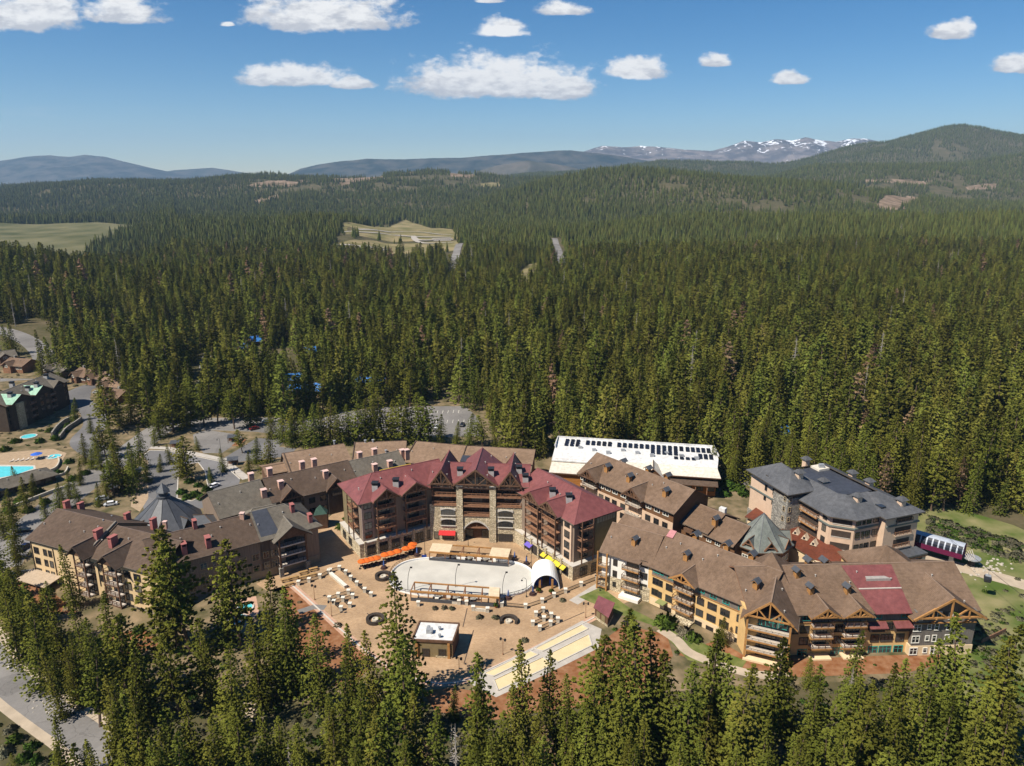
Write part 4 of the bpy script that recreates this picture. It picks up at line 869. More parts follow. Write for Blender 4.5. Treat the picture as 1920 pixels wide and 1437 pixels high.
def stack_mesh(sort):
    if sort in _ST: return _ST[sort]
    b = MB(); parts = []
    if sort == 'pink':       # stucco chimney with an open hooded top
        b.box(-0.75,0.75,-1.25,1.25,-1.5,2.2); m = P_PINK
        c = MB(); c.box(-0.85,0.85,-1.4,1.4,2.95,3.15); c.box(-0.75,-0.55,-1.25,1.25,2.2,2.95); c.box(0.55,0.75,-1.25,1.25,2.2,2.95); c.box(-0.54,0.54,-0.2,0.2,2.2,2.95); parts.append(('chimney_cap', c.mesh('chimney_cap', P_PINK)))
    elif sort == 'terra':
        b.box(-0.85,0.85,-0.85,0.85,-1.5,1.9); m = P_TERRA
        c = MB(); c.box(-1.0,1.0,-1.0,1.0,2.4,2.6)
        for x in (-0.75,0.75):
            for y in (-0.75,0.75): c.box(x-0.1,x+0.1,y-0.1,y+0.1,1.9,2.4)
        parts.append(('chimney_cap', c.mesh('chimney_cap', mat('cap_pinkish', (0.62,0.42,0.36)))))
    elif sort == 'lantern':  # timber flue housing under a small pitched metal roof
        b.box(-0.7,0.7,-0.7,0.7,-1.6,1.5); m = T_WOOD
        c = MB(); th = 0.14
        for sg in (-1, 1): c.add([(0,-1.35,2.95),(0,1.35,2.95),(sg*1.15,1.35,2.0),(sg*1.15,-1.35,2.0),(0,-1.35,2.95-th),(0,1.35,2.95-th),(sg*1.15,1.35,2.0-th),(sg*1.15,-1.35,2.0-th)], [(0,1,2,3),(7,6,5,4),(0,3,7,4),(1,5,6,2),(3,2,6,7)])
        parts.append(('chimney_hood', c.mesh('chimney_hood', R_DARK)))
        t = MB()
        for x in (-0.6,0.6):
            for y in (-0.6,0.6): t.box(x-0.1,x+0.1,y-0.1,y+0.1,1.5,2.25)
        for y in (-1.28,1.28): t.bar((0,y,2.78),(-1.1,y,1.86),0.1,0.2); t.bar((0,y,2.78),(1.1,y,1.86),0.1,0.2)
        parts.append(('timber_frame', t.mesh('timber_frame', T_WOOD)))
    elif sort == 'metal':    # pale plinth with black louvred hood
        b.box(-0.9,0.9,-0.9,0.9,-1.5,1.2); m = mat('plinth_grey', (0.38,0.36,0.34))
        c = MB(); c.box(-0.75,0.75,-0.75,0.75,1.2,1.95); c.box(-1.05,1.05,-1.05,1.05,1.96,2.2); c.box(-0.95,0.95,-0.95,0.95,1.45,1.55); parts.append(('louvre_hood', c.mesh('louvre_hood', M_BLACK)))
    elif sort == 'hip':      # slate-capped square chimney
        b.box(-0.9,0.9,-0.9,0.9,-1.6,1.5); m = W_PEACH
        c = MB(); c.add([(-1.5,-1.5,1.6),(1.5,-1.5,1.6),(1.5,1.5,1.6),(-1.5,1.5,1.6),(-0.5,-0.5,2.5),(0.5,-0.5,2.5),(0.5,0.5,2.5),(-0.5,0.5,2.5)], [(0,3,2,1),(4,5,6,7),(0,1,5,4),(1,2,6,5),(2,3,7,6),(3,0,4,7)]); parts.append(('chimney_hood', c.mesh('chimney_hood', R_SLATE)))
    elif sort == 'vent':
        b.lathe(0, 0, [(0.3,-0.6),(0.3,0.6),(0.5,0.65),(0.5,0.85),(0.1,0.95)], 10); m = M_METAL
    elif sort == 'box':
        b.box(-0.8,0.8,-0.6,0.6,-0.5,0.9); m = M_METAL
    _ST[sort] = (b.mesh('chimney', m), parts); return _ST[sort]

_WIN = {}
def win_mesh(w, h, style):
    k = (round(w,2), round(h,2), style)
    if k in _WIN: return _WIN[k]
    fm = {'d': F_DARK, 'w': F_WHITE, 't': F_TEAL, 'b': F_TAN}[style[0]]; f = 0.13 if style[0] != 'w' else 0.17; b = MB(); d = 0.12
    b.box(-w/2-f,w/2+f,-d,0.02,h/2,h/2+f); b.box(-w/2-f,w/2+f,-d-0.05,0.02,-h/2-f,-h/2); b.box(-w/2-f,-w/2,-d,0.02,-h/2,h/2); b.box(w/2,w/2+f,-d,0.02,-h/2,h/2)
    nx = max(1, int(round(w/0.95))); ny = 2 if h > 1.1 else 1; bw = 0.05 if style[0] != 'w' else 0.07
    for i in range(1, nx): x = -w/2+w*i/nx; b.box(x-bw,x+bw,-d+0.02,0.02,-h/2,h/2)
    for i in range(1, ny): z = -h/2+h*i/ny+0.15; b.box(-w/2,w/2,-d+0.03,0.02,z-bw/2,z+bw/2)
    p = MB(); p.box(-w/2,w/2,-0.05,0.0,-h/2,h/2)
    _WIN[k] = (b.mesh('window', fm), p.mesh('pane', M_GLASS)); return _WIN[k]
class Facade:
    """vertical wall plane from p0 to p1 (left to right seen from outside); s along, o outward, z up"""
    def __init__(f, B, p0, p1):
        f.B = B; f.p0 = Vector((p0[0], p0[1])); d = Vector((p1[0]-p0[0], p1[1]-p0[1])); f.L = d.length; f.u = d/f.L; f.n = Vector((f.u.y, -f.u.x)); f.ang = math.atan2(f.u.y, f.u.x)
    def pt(f, s, o=0.0): q = f.p0+f.u*s+f.n*o; return q
    def hit(f, px, py, o=0.0):
        d = ray_dir(px, py); q = f.p0+f.n*o; den = d.x*f.n.x+d.y*f.n.y; t = (q.x*f.n.x+q.y*f.n.y)/den
        x, y = d.x*t, d.y*t; return (x-f.p0.x)*f.u.x+(y-f.p0.y)*f.u.y, CAM_H+d.z*t
    def place(f, name, me, s, z, o=0.0, parent=None):
        q = f.pt(s, o); return link(name, me, parent or f.B.root, f.B.loc((q.x, q.y, z)), f.ang)
    def win(f, s, z, w=1.3, h=1.5, st='d', o=0.0):
        a, b = win_mesh(w, h, st); ob = f.place('window', a, s, z, o); link('pane', b, ob); return ob
    def wins(f, pts, w=1.3, h=1.5, st='d', o=0.0):
        for p in pts: s, z = f.hit(p[0], p[1], o); f.win(s, z, w, h, st, o)
    def box(f, name, s0, s1, o0, o1, z0, z1, m, parent=None, label=None):
        b = MB(); b.box(0, s1-s0, -o1, -o0, 0, z1-z0); ob = f.place(name, b.mesh(name, m), s0, z0, 0.0, parent)
        if label: ob['label'] = label
        return ob
    def balcony(f, s0, s1, z, dep=1.7, o=0.0, wood=None, rail=None, slab=None, door=True, post=None, braces=False, solid=False):
        """slab with edge beam, railing, glazed doors behind"""
        L = s1-s0; wood = wood or T_MID; rail = rail or M_BLACK
        b = MB(); b.box(0, L, -dep, 0, -0.22, 0.0, 0); b.box(-0.06, L+0.06, -dep-0.08, -dep+0.08, -0.42, -0.02, 1)
        if braces:
            for x in (0.12, L-0.12): b.bar((x, -0.05, -1.5), (x, -dep+0.1, -0.45), 0.2, 0.24, 1); b.bar((x, 0, -0.34), (x, -dep, -0.34), 0.2, 0.22, 1)
        ob = f.place('balcony', b.mesh('balcony', [slab or M_SLAB, wood]), s0, z, o)
        r = MB(); n = max(1, int(round(L/1.5)))
        for i in range(n+1): x = L*i/n; r.box(x-0.06, x+0.06, -dep-0.02, -dep+0.10, 0, 1.1)
        r.box(0, L, -dep-0.03, -dep+0.09, 1.02, 1.12); r.box(0, L, -dep, -dep+0.06, 0.12, 0.18)
        for x in (0.0, L):
            r.box(x-0.05, x+0.05, -dep, 0, 1.02, 1.12); r.box(x-0.03, x+0.03, -dep, 0, 0.12, 0.18)
        if solid: r.box(0, L, -dep+0.02, -dep+0.05, 0.2, 1.0)
        else:
            k = int(L/0.33)
            for i in range(k): x = L*(i+0.5)/k; r.box(x-0.022, x+0.022, -dep+0.01, -dep+0.05, 0.18, 1.02)
        rm = r.mesh('railing', rail); ro = link('railing', rm, ob)
        if door:
            a, p = win_mesh(min(L-0.6, 3.4), 2.05, 'd'); d = link('glass_door', a, ob, (L/2, 0, 1.12)); link('pane', p, d)
        if post:
            for x in (0.1, L-0.1): pb = MB(); pb.box(x-0.14, x+0.14, -dep-0.05, -dep+0.23, post[0]-z, post[1]-z); link('post', pb.mesh('post', wood), ob)
        return ob
    def truss(f, sc, w, ze, zr, o, m=None, thick=0.34):
        """decorative gable truss of heavy timbers"""
        b = MB(); y = -o
        b.bar((sc-w/2, y, ze), (sc, y, zr), thick, thick+0.12); b.bar((sc+w/2, y, ze), (sc, y, zr), thick, thick+0.12)
        if w > 5.5:
            zc = ze+(zr-ze)*0.10; b.bar((sc-w*0.44, y, zc), (sc+w*0.44, y, zc), thick, thick)
            b.bar((sc, y, zc), (sc, y, zr-0.1), thick*0.9, thick*0.9)
            for sg in (-1, 1): b.bar((sc+sg*w*0.05, y, zc), (sc+sg*w*0.22, y, ze+(zr-ze)*0.5), thick*0.8, thick*0.8); b.bar((sc+sg*w*0.25, y, zc), (sc+sg*w*0.25, y, ze+(zr-ze)*0.48), thick*0.7, thick*0.7)
        else:
            b.bar((sc-w*0.3, y, ze+(zr-ze)*0.36), (sc+w*0.3, y, ze+(zr-ze)*0.36), thick*0.8, thick*0.8)
        ob = f.place('gable_truss', b.mesh('gable_truss', m or T_WOOD), 0, 0, 0); return ob
def ZM(ox, oy, s): return lambda x, y: (ox+x/s, oy+y/s)
# ------------------------------------------------------------------ the yellow lodge, right front
z5 = ZM(1110,960,4.79); z6 = ZM(1440,1010,4.0)
def Zs(z, pts): return [z(*p) for p in pts]
def yellow_lodge():
    B = Bld('yellow_lodge', 'long ochre lodge with brown shingle roof, bent in two wings, front right', 'building', (66,166))
    A1 = -44.0; p0 = (26.9,195.0); u = uvec(math.radians(A1)); P1 = (p0[0]+u.x*46, p0[1]+u.y*46)
    B.block(p0, A1, 48, 20.5, -0.5, 12.2, 18.2, R_BROWN, W_YEL, 'gn', over=0.9, og=0.8, trim=T_MID)
    q0 = (57.5,160.0); a2 = 2.6; B.block(q0, a2, 57, 23.5, -2.0, 12.3, 18.2, R_BROWN, W_YEL, 'ng', over=0.9, og=0.9, trim=T_MID)
    f1 = B.facade(p0, P1); e2 = (q0[0]+math.cos(math.radians(a2))*57, q0[1]+math.sin(math.radians(a2))*57); f2 = B.facade(q0, e2)
    # white rendered end over a stone base
    wp = (25.8,192.3); wa = -33.0; B.block(wp, wa, 15.2, 15, -0.5, 12.2, 17.3, R_BROWN, W_WHITE, 'gn', over=0.9, og=0.7, trim=T_MID)
    fw = B.facade(wp, (wp[0]+15.2*math.cos(math.radians(wa)), wp[1]+15.2*math.sin(math.radians(wa))))
    fw.box('wall', -0.05, 15.3, -0.3, 0.14, -0.4, 4.4, S_TAN, label='tan stone base')
    f1.box('wall', 16.0, 46, -0.3, 0.12, -0.4, 2.2, W_CREAM, label='cream base storey')
    fw.wins(Zs(z5, [(210,455),(205,555)]), 1.1, 1.7); fw.wins(Zs(z5, [(470,470),(465,575),(460,675)]), 1.9, 1.7); fw.wins(Zs(z5, [(200,650)]), 0.8, 1.3, o=0.14)
    # shake-clad attic band with teal windows
    f1.box('attic_band', 16.2, 46, -0.2, 0.09, 9.1, 11.9, W_GREYS); f1.box('string_course', 16.2, 46, 0.0, 0.2, 8.9, 9.12, T_WOOD)
    f1.wins(Zs(z5, [(580,525),(705,580),(985,700),(1090,755),(1205,803),(1348,862)]), 1.6, 1.35, 't', o=0.09); f1.wins(Zs(z5, [(630,545),(920,672)]), 0.8, 1.3, 't', o=0.09)
    f1.wins(Zs(z5, [(575,625),(695,680),(975,805),(1335,965),(565,720),(690,780),(965,905),(1325,1070)]), 1.9, 1.7); f1.wins(Zs(z5, [(953,1008),(680,882),(1055,1058),(1310,1170),(1170,1110)]), 1.9, 1.6, o=0.12)
    f1.wins(Zs(z5, [(1080,850),(1070,955),(1195,905),(1185,1010)]), 2.4, 1.7); f1.wins(Zs(z5, [(620,645),(612,745),(910,775),(900,875),(885,975)]), 0.9, 1.6)
    wa_, _ = fw.hit(*z5(268,520), 1.8); wb_, _ = fw.hit(*z5(415,560), 1.8)
    for zz in (9.2, 6.1, 3.1): fw.balcony(wa_, wb_, zz, 1.9, rail=T_DARK, wood=T_WOOD, braces=True)
    fw.box('balcony_roof', wa_-0.4, wb_+0.4, 0, 2.3, 11.9, 12.15, R_BROWN); fw.box('stone_terrace', wa_-0.4, wb_+0.6, 0, 2.6, -0.3, 0.9, W_WHITE)
    for zz in (1.2, 4.4, 7.6): fw.balcony(-0.9, 2.2, zz, 1.3, rail=T_DARK, wood=T_WOOD, door=False)
    for ss in (-0.8, 2.1): fw.box('post', ss-0.2, ss+0.2, 1.0, 1.4, -0.3, 11.8, T_WOOD)
    # balcony bay with its own gable
    s0, z0 = f1.hit(*z5(735,640), 1.6); s1, z1 = f1.hit(*z5(898,720), 1.6)
    B.cross(f1, (s0+s1)/2, s1-s0+1.2, 9, 12.3, 14.6, 2.2, R_BROWN, W_GREYS, wall=False, og=0.5, trim=T_WOOD); f1.truss((s0+s1)/2, s1-s0+1.6, 11.8, 14.3, 2.6)
    for zz in (8.95, 5.95, 3.0): f1.balcony(s0, s1, zz, 1.9, rail=T_DARK, wood=T_WOOD, braces=True)
    f1.box('stone_terrace', s0-0.3, s1+0.5, 0, 2.6, -0.3, 0.5, S_TAN)
    f1.box('door_canopy', 19.0, 21.6, 0.1, 2.3, 2.5, 2.7, mat('awning_olive', (0.22,0.24,0.09)), label='small olive canopy')
    # brackets over some windows
    for p in Zs(z5, [(980,762),(1340,918)]):
        sc, z = f1.hit(*p); b = MB()
        for k in (-0.6, 0, 0.6): b.bar((sc+k, 0, z-0.35), (sc+k, -0.7, z+0.15), 0.16)
        f1.place('bracket', b.mesh('bracket', T_DARK), 0, 0)
    # gabled tower of balconies at the bend
    ga = -24.0; gp = (57.8,161.2); gu = uvec(math.radians(ga)); gq = (gp[0]+gu.x*10.4, gp[1]+gu.y*10.4); f3 = B.facade(gp, gq)
    B.wall([f3.pt(0,0), f3.pt(10.4,0), f3.pt(10.4,-9), f3.pt(0,-9)], -0.5, 12.2, W_GREYS, 'shake clad gable bay')
    B.cross(f3, 5.2, 11.4, 15.5, 12.1, 17.3, 2.1, R_BROWN, W_GREYS, wall=False, over=0.9, og=0.7, trim=T_WOOD)
    f3.truss(5.2, 11.2, 12.0, 17.1, 2.7)
    f3.win(2.0, 10.2, 1.8, 1.9, 't'); f3.win(5.2, 10.1, 3.4, 2.1, 't'); f3.win(8.4, 10.2, 1.8, 1.9, 't')
    for zz in (8.7, 5.7, 2.8): f3.balcony(0.1, 10.3, zz, 2.2, rail=M_RAILW, wood=T_WOOD, door=zz < 8); f3.win(2.0, zz-1.6, 2.4, 1.9)
    for ss in (0.25, 10.15): f3.box('post', ss-0.22, ss+0.22, 1.9, 2.3, -0.5, 12.0, T_WOOD)
    f3.box('stone_terrace', 0, 10.4, 0, 2.8, -0.5, 0.5, W_CREAM)
    # second wing
    f2.box('attic_band', 11, 40, -0.2, 0.09, 9.2, 12.0, W_GREYS); f2.box('string_course', 10, 40, 0.0, 0.2, 9.0, 9.22, T_WOOD)
    f2.wins(Zs(z6, [(200,597),(290,593),(555,586),(825,577),(1028,572)]), 1.7, 1.35, 't', o=0.09)
    f2.wins(Zs(z6, [(195,688),(275,682),(265,770),(800,747),(988,742)]), 2.0, 1.9); f2.wins(Zs(z6, [(545,672),(910,657),(530,758),(888,744)]), 2.9, 1.9)
    f2.wins(Zs(z6, [(252,857),(783,835),(973,828)]), 2.1, 1.9, 't'); f2.wins(Zs(z6, [(515,846),(873,831)]), 2.9, 1.9, 't')
    for (xa, xb, ap) in ((350,500,465), (592,745,706)):
        sa, _ = f2.hit(*z6(xa,640), 1.8); sb, _ = f2.hit(*z6(xb,640), 1.8); sm = (sa+sb)/2
        B.cross(f2, sm, sb-sa+1.4, 8, 12.3, 14.5, 2.2, R_BROWN, W_GREYS, wall=False, og=0.5, trim=T_WOOD); f2.truss(sm, sb-sa+1.6, 11.8, 14.2, 2.6)
        for zz in (8.9, 5.95, 3.0): f2.balcony(sa, sb, zz, 2.0, rail=T_DARK, wood=T_WOOD, slab=M_RAILW, braces=True)
        f2.box('stone_terrace', sa, sb, 0, 2.6, -0.6, 0.4, W_CREAM)
    for x in (830, 1020):
        sc, z = f2.hit(*z6(x,630), 1.0); f2.box('bay_window', sc-1.9, sc+1.9, 0, 1.1, 6.6, 8.3, W_DARK); 
        b = MB(); b.slab([(-2.3,-1.9,8.1),(2.3,-1.9,8.1),(2.3,0.05,9.2),(-2.3,0.05,9.2)], [(0,1,2,3)], 0.2); f2.place('bay_roof', b.mesh('bay_roof', R_RED), sc, 0)
    # red metal roof panel and pyramid behind
    sA, _ = f2.hit(*z6(790,560)); sB, _ = f2.hit(*z6(1060,560))
    b = MB(); sl = (18.2-12.3)/11.75
    pt = lambda s_, y_: (*f2.pt(s_, -y_), 12.3+sl*y_+0.10)
    b.slab([pt(sA,-1.25), pt(sB,-1.25), pt(sB+0.6,11.3), pt(sA-3.5,11.3)], [(0,1,2,3)], 0.16); B.part('roof', b, [R_RED], label='red metal roof panel')
    b = MB(); a_ = pt(sA-1.6,5.0); c_ = pt(sB+0.2,5.0); b.bar((a_[0],a_[1],a_[2]+0.1), (c_[0],c_[1],c_[2]+0.1), 0.35, 0.2); B.part('flashing', b, M_RAILW)
    w0 = pt(sA+2.0,7.4); B.part('roof_well', MB().prism([pt(sA+1.2,7.0)[:2], pt(sA+7.5,7.0)[:2], pt(sA+5.5,9.6)[:2], pt(sA+1.8,9.6)[:2]], w0[2]-0.3, w0[2]+0.45), mat('well_grey', (0.33,0.30,0.27)))
    c = (99.0,178.6); pyr = [(91,169.5),(108.5,170.5),(107.5,187.5),(90,186.5)]
    V = [(x, y, 14.6) for x, y in pyr]+[(c[0], c[1], 20.6)]; B._roof(V, [(0,1,4),(1,2,4),(2,3,4),(3,0,4)], R_BROWN, trim=T_MID); B.wall([(92,173),(107.5,174),(106.6,186.6),(91,185.6)], 0, 14.2, W_YEL)
    V = [(60.5,171,15.2),(70,166.5,15.2),(75,177,15.2),(65,181,15.2),(67.2,174.2,21.0)]; B._roof(V, [(0,1,4),(1,2,4),(2,3,4),(3,0,4)], R_BROWN, trim=T_MID)
    # grey gabled end bay
    g0, _ = f2.hit(*z6(1060,700)); g1 = 56.6
    B.wall([f2.pt(g0,1.5), f2.pt(g1,1.5), f2.pt(g1,-8), f2.pt(g0,-8)], 2.7, 12.2, W_GREYS, 'grey shake end bay'); B.wall([f2.pt(g0-0.4,1.7), f2.pt(g1+0.1,1.7), f2.pt(g1+0.1,-8), f2.pt(g0-0.4,-8)], -2.0, 2.7, W_CREAM, 'cream end bay base')
    gm = (g0+g1)/2; B.cross(f2, gm, g1-g0+1.0, 13.5, 11.6, 16.8, 1.5, R_BROWN, W_GREYS, z0=11, over=1.1, og=1.6, trim=T_WOOD)
    f2.truss(gm, g1-g0+2.6, 10.9, 16.4, 3.1, thick=0.4)
    f2.box('string_course', g0, g1, 1.5, 1.8, 8.9, 9.2, T_WOOD)
    for p in ((1120,670),(1105,757),(1088,845)): f2.wins([z6(*p)], 1.7, 1.7, 'w', o=1.52 if p[1] < 800 else 1.72)
    f2.wins(Zs(z6, [(1265,662),(1355,660),(1245,748),(1340,745),(1285,572),(1370,580),(1145,590)]), 0.85, 1.6, 'w', o=1.52); f2.wins(Zs(z6, [(1210,660),(1193,748),(1225,577)]), 0.8, 1.2, 'w', o=1.52); f2.wins(Zs(z6, [(1175,838)]), 0.8, 1.2, 'w', o=1.72); f2.wins(Zs(z6, [(1230,838)]), 0.8, 1.6, 'w', o=1.72)
    for ss in (g0+4.0, g1-3.2):
        b = MB(); b.bar((ss,-1.5,8.9), (ss,-3.0,10.6), 0.3); b.bar((ss,-1.5,10.6), (ss,-3.4,11.3), 0.35); f2.place('bracket', b.mesh('bracket', T_WOOD), 0, 0)
    for p in Zs(z5, [(380,290),(845,425),(1470,680)]): B.stack('lantern', *p, ang=-44, sc=0.88)
    for p in [(1305,998),(1364,1016),(1411,1035)]: B.stack('lantern', *p, z=17.4, ang=-44, top=True)
    for p in Zs(z6, [(215,283),(318,405),(593,405)]): B.stack('lantern', *p, ang=15, sc=0.88)
    for p in [(1517,1046),(1547,1047)]: B.stack('lantern', *p, z=17.2, ang=15, top=True)
    b = MB(); b.slab([(-1.0,-1.3,0),(1.0,-1.3,0),(1.0,1.3,0.1),(-1.0,1.3,0.1)], [(0,1,2,3)], 0.4); h = B.hit(1259,1003); 
    if h: o = link('skylight', b.mesh('skylight', mat('skylight_pink', (0.45,0.2,0.2), rough=0.3)), B.root, B.loc((h.x,h.y,h.z+0.3)), -0.72); o.rotation_euler = (0.45,0,-0.72)
yellow_lodge()

# ------------------------------------------------------------------ the left lodge
zA = ZM(40,990,7.385); zB1 = ZM(0,880,3.097)
def left_lodge():
    B = Bld('tan_lodge', 'long tan lodge with dark brown roof and pink chimneys, front left', 'building', (-100,195))
    a = -22.7; p0 = (-141.3,198.2); u = uvec(math.radians(a)); pm = (p0[0]+u.x*24, p0[1]+u.y*24); pe = (p0[0]+u.x*48, p0[1]+u.y*48)
    B.block(p0, a, 24.6, 20, -1.0, 13.0, 17.6, R_DKBROWN, W_TAN, 'gg', over=0.9, og=0.5, trim=W_DARK)
    B.block(pm, a, 26, 19, -3.6, 12.6, 17.0, R_DKBROWN, W_TAN, 'nn', over=0.9, og=0.3, trim=W_DARK)
    c0 = (-97.6,180.9); ca = 34.0; cu = uvec(math.radians(ca)); c1 = (c0[0]+cu.x*46.5, c0[1]+cu.y*46.5)
    B.block(c0, ca, 32, 18, -3.6, 12.8, 17.3, R_DKBROWN, W_TAUPE, 'nn', over=0.9, trim=W_DARK)
    cm = (c0[0]+cu.x*29, c0[1]+cu.y*29); B.block(cm, ca, 17.5, 17.6, -0.5, 13.0, 17.9, R_GREY, W_TAUPE, 'nh', over=1.1, trim=W_DARK, hip=0.8, rlabel='grey shingle end roof')
    f = B.facade(p0, pe); fC = B.facade(c0, c1)
    f.box('attic_band', 0.2, 23.6, -0.2, 0.12, 11.4, 12.7, T_DARK); f.box('attic_band', 25, 46, -0.2, 0.12, 11.2, 12.4, T_DARK)
    f.box('wall', 23.8, 47.5, -0.3, 0.14, -3.6, -0.2, mat('base_taupe', (0.27,0.22,0.15)), label='taupe basement storey')
    f.wins(Zs(zA, [(210,310),(235,455),(255,600),(975,520),(1000,670),(1015,820)]), 1.9, 1.8); f.wins(Zs(zA, [(330,340),(400,360),(350,485),(425,505),(372,630),(447,652),(1105,550),(1130,700)]), 1.25, 1.8)
    f.wins(Zs(zA, [(1465,645),(1605,690),(1485,805),(1622,843),(1502,955),(1642,992)]), 2.3, 1.9); f.wins(Zs(zA, [(1522,1115),(1660,1165)]), 2.3, 2.3, o=0.14)
    for p, q in (((130,190),(205,640)), ((435,290),(505,740)), ((1050,450),(1090,800))):
        s0, za = f.hit(*zA(*p)); s1, zb = f.hit(*zA(*q)); f.box('downpipe', s0-0.08, s0+0.08, 0.05, 0.22, zb, za, F_DARK)
    for (xa, xb, yy, zbal, zt) in ((735,870,440,(9.4,6.3,3.2,0.1),13.0), (1130,1312,560,(9.2,6.1,3.0,-0.1),12.6)):
        sa, _ = f.hit(*zA(xa,yy), 1.8); sb, _ = f.hit(*zA(xb,yy), 1.8); sm = (sa+sb)/2
        B.cross(f, sm, sb-sa+1.6, 10, zt+0.3, zt+3.0, 2.4, R_DKBROWN, T_DARK, wall=True, z0=zt-0.3, og=0.9, trim=W_DARK)
        for zz in zbal: f.balcony(sa, sb, zz, 2.0, rail=T_DARK, wood=T_DARK, slab=M_RAILW)
        for ss in (sa+0.1, sb-0.1): f.box('post', ss-0.16, ss+0.16, 1.8, 2.1, -3.4, zt+0.2, T_DARK)
    # rotunda-side wing C
    fC.wins(Zs(zB1, [(1485,512),(1490,577),(1500,642),(1412,532),(1422,592)]), 1.8, 1.9, 'b'); fC.wins(Zs(zB1, [(1545,497),(1590,488),(1552,557),(1596,546),(1560,622),(1597,606)]), 1.5, 1.9, 'b')
    for k in range(6): s_ = 3+k*3.4; [fC.win(s_, z_, 1.7, 1.8, 'b') for z_ in (9.0, 6.0, 3.0)]
    s0, _ = fC.hit(*zB1(1615,440), 1.8); s1, _ = fC.hit(*zB1(1778,420), 1.8)
    B.cross(fC, (s0+s1)/2, s1-s0+1.8, 9, 12.3, 15.8, 2.6, R_GREY, T_DARK, z0=11.9, og=0.9, trim=W_DARK)
    for zz in (9.6, 6.5, 3.4): fC.balcony(s0, s1, zz, 2.2, rail=M_BLACK, wood=M_RAILW, slab=M_RAILW)
    for ss in (s0+0.2, s1-0.2): fC.box('post', ss-0.25, ss+0.25, 1.9, 2.4, -0.2, 12.0, T_DARK); fC.box('stone_pier', ss-0.6, ss+0.6, 1.7, 2.7, -0.2, 2.9, S_GREY)
    fC.box('wall', 20, 46.3, -0.3, 0.12, -0.5, 2.6, mat('base_taupe', (0.27,0.22,0.15)), label='taupe ground storey')
    # sunken equipment well with pale fence boards
    Q = [B.hit(*zB1(*p)) for p in ((405,275),(530,318),(618,272),(500,232))]
    if all(Q):
        zt = max(q.z for q in Q)-0.2; b = MB()
        for k in range(4):
            a_, c_ = Q[k], Q[(k+1) % 4]; b.bar((a_.x,a_.y,(a_.z+zt)/2+0.5), (c_.x,c_.y,(c_.z+zt)/2+0.5), 0.2, 2.0)
        B.part('roof_well', b, mat('fence_cream', (0.60,0.48,0.29)), label='cream board screen round roof equipment')
        m_ = (Q[0]+Q[2])/2; o = link('roof_fan', stack_mesh('box')[0], B.root, B.loc((m_.x+1,m_.y,m_.z+0.6)))
    # stepped parapet between the two roofs
    b = MB(); ra = Vector((pm[0]+u.x*0.4, pm[1]+u.y*0.4)); nn = Vector((-u.y,u.x)); e0 = ra-nn*1.2; e1 = ra+nn*10; b.bar((e0.x,e0.y,12.6), (e1.x,e1.y,17.9), 0.5, 0.7); B.part('parapet', b, mat('flashing_grey', (0.17,0.15,0.125)))
    for p in ((390,222),(472,232),(742,293),(893,325),(575,400),(660,440),(1132,335),(1070,480),(1210,443),(1697,240),(1800,298)): B.stack('pink', *zB1(*p), z=15.5, ang=-22 if p[0] < 1000 else 34, sc=0.72 if p[1] < 340 else 0.9)
    B.stack('terra', *zB1(960,330), z=15, sc=0.6); B.stack('terra', *zB1(1408,285), z=17, sc=0.7)
    for p in ((650,275),(600,300)): B.stack('vent', *zB1(*p), z=15, sc=0.5)
    # entrance awning
    g = Vector((-137.5,193.4)); b = MB(); b.slab([(-6,-2.5,1.9),(6,-2.5,1.9),(6,3,2.6),(-6,3,2.6)], [(0,1,2,3)], 0.25); o = b.build('awning', mat('awning_tan', (0.40,0.31,0.22)), B.root, B.loc((g.x,g.y,0)), math.radians(a))
    for x in (-5.6,-2,2,5.6): link('post', MB().box(x-0.15,x+0.15,-2.3,-2.0,-1.2,1.7).mesh('post', T_DARK), o)
    B.part('navy_panel', MB().slab([(*(Vector(c0)+cu*29.6+Vector((-cu.y,cu.x))*0.2),13.15),(*(Vector(c0)+cu*35+Vector((-cu.y,cu.x))*0.2),13.15),(*(Vector(c0)+cu*34+Vector((-cu.y,cu.x))*8.6),18.0),(*(Vector(c0)+cu*29.6+Vector((-cu.y,cu.x))*8.6),18.0)], [(0,1,2,3)], 0.2), R_NAVY)
left_lodge()

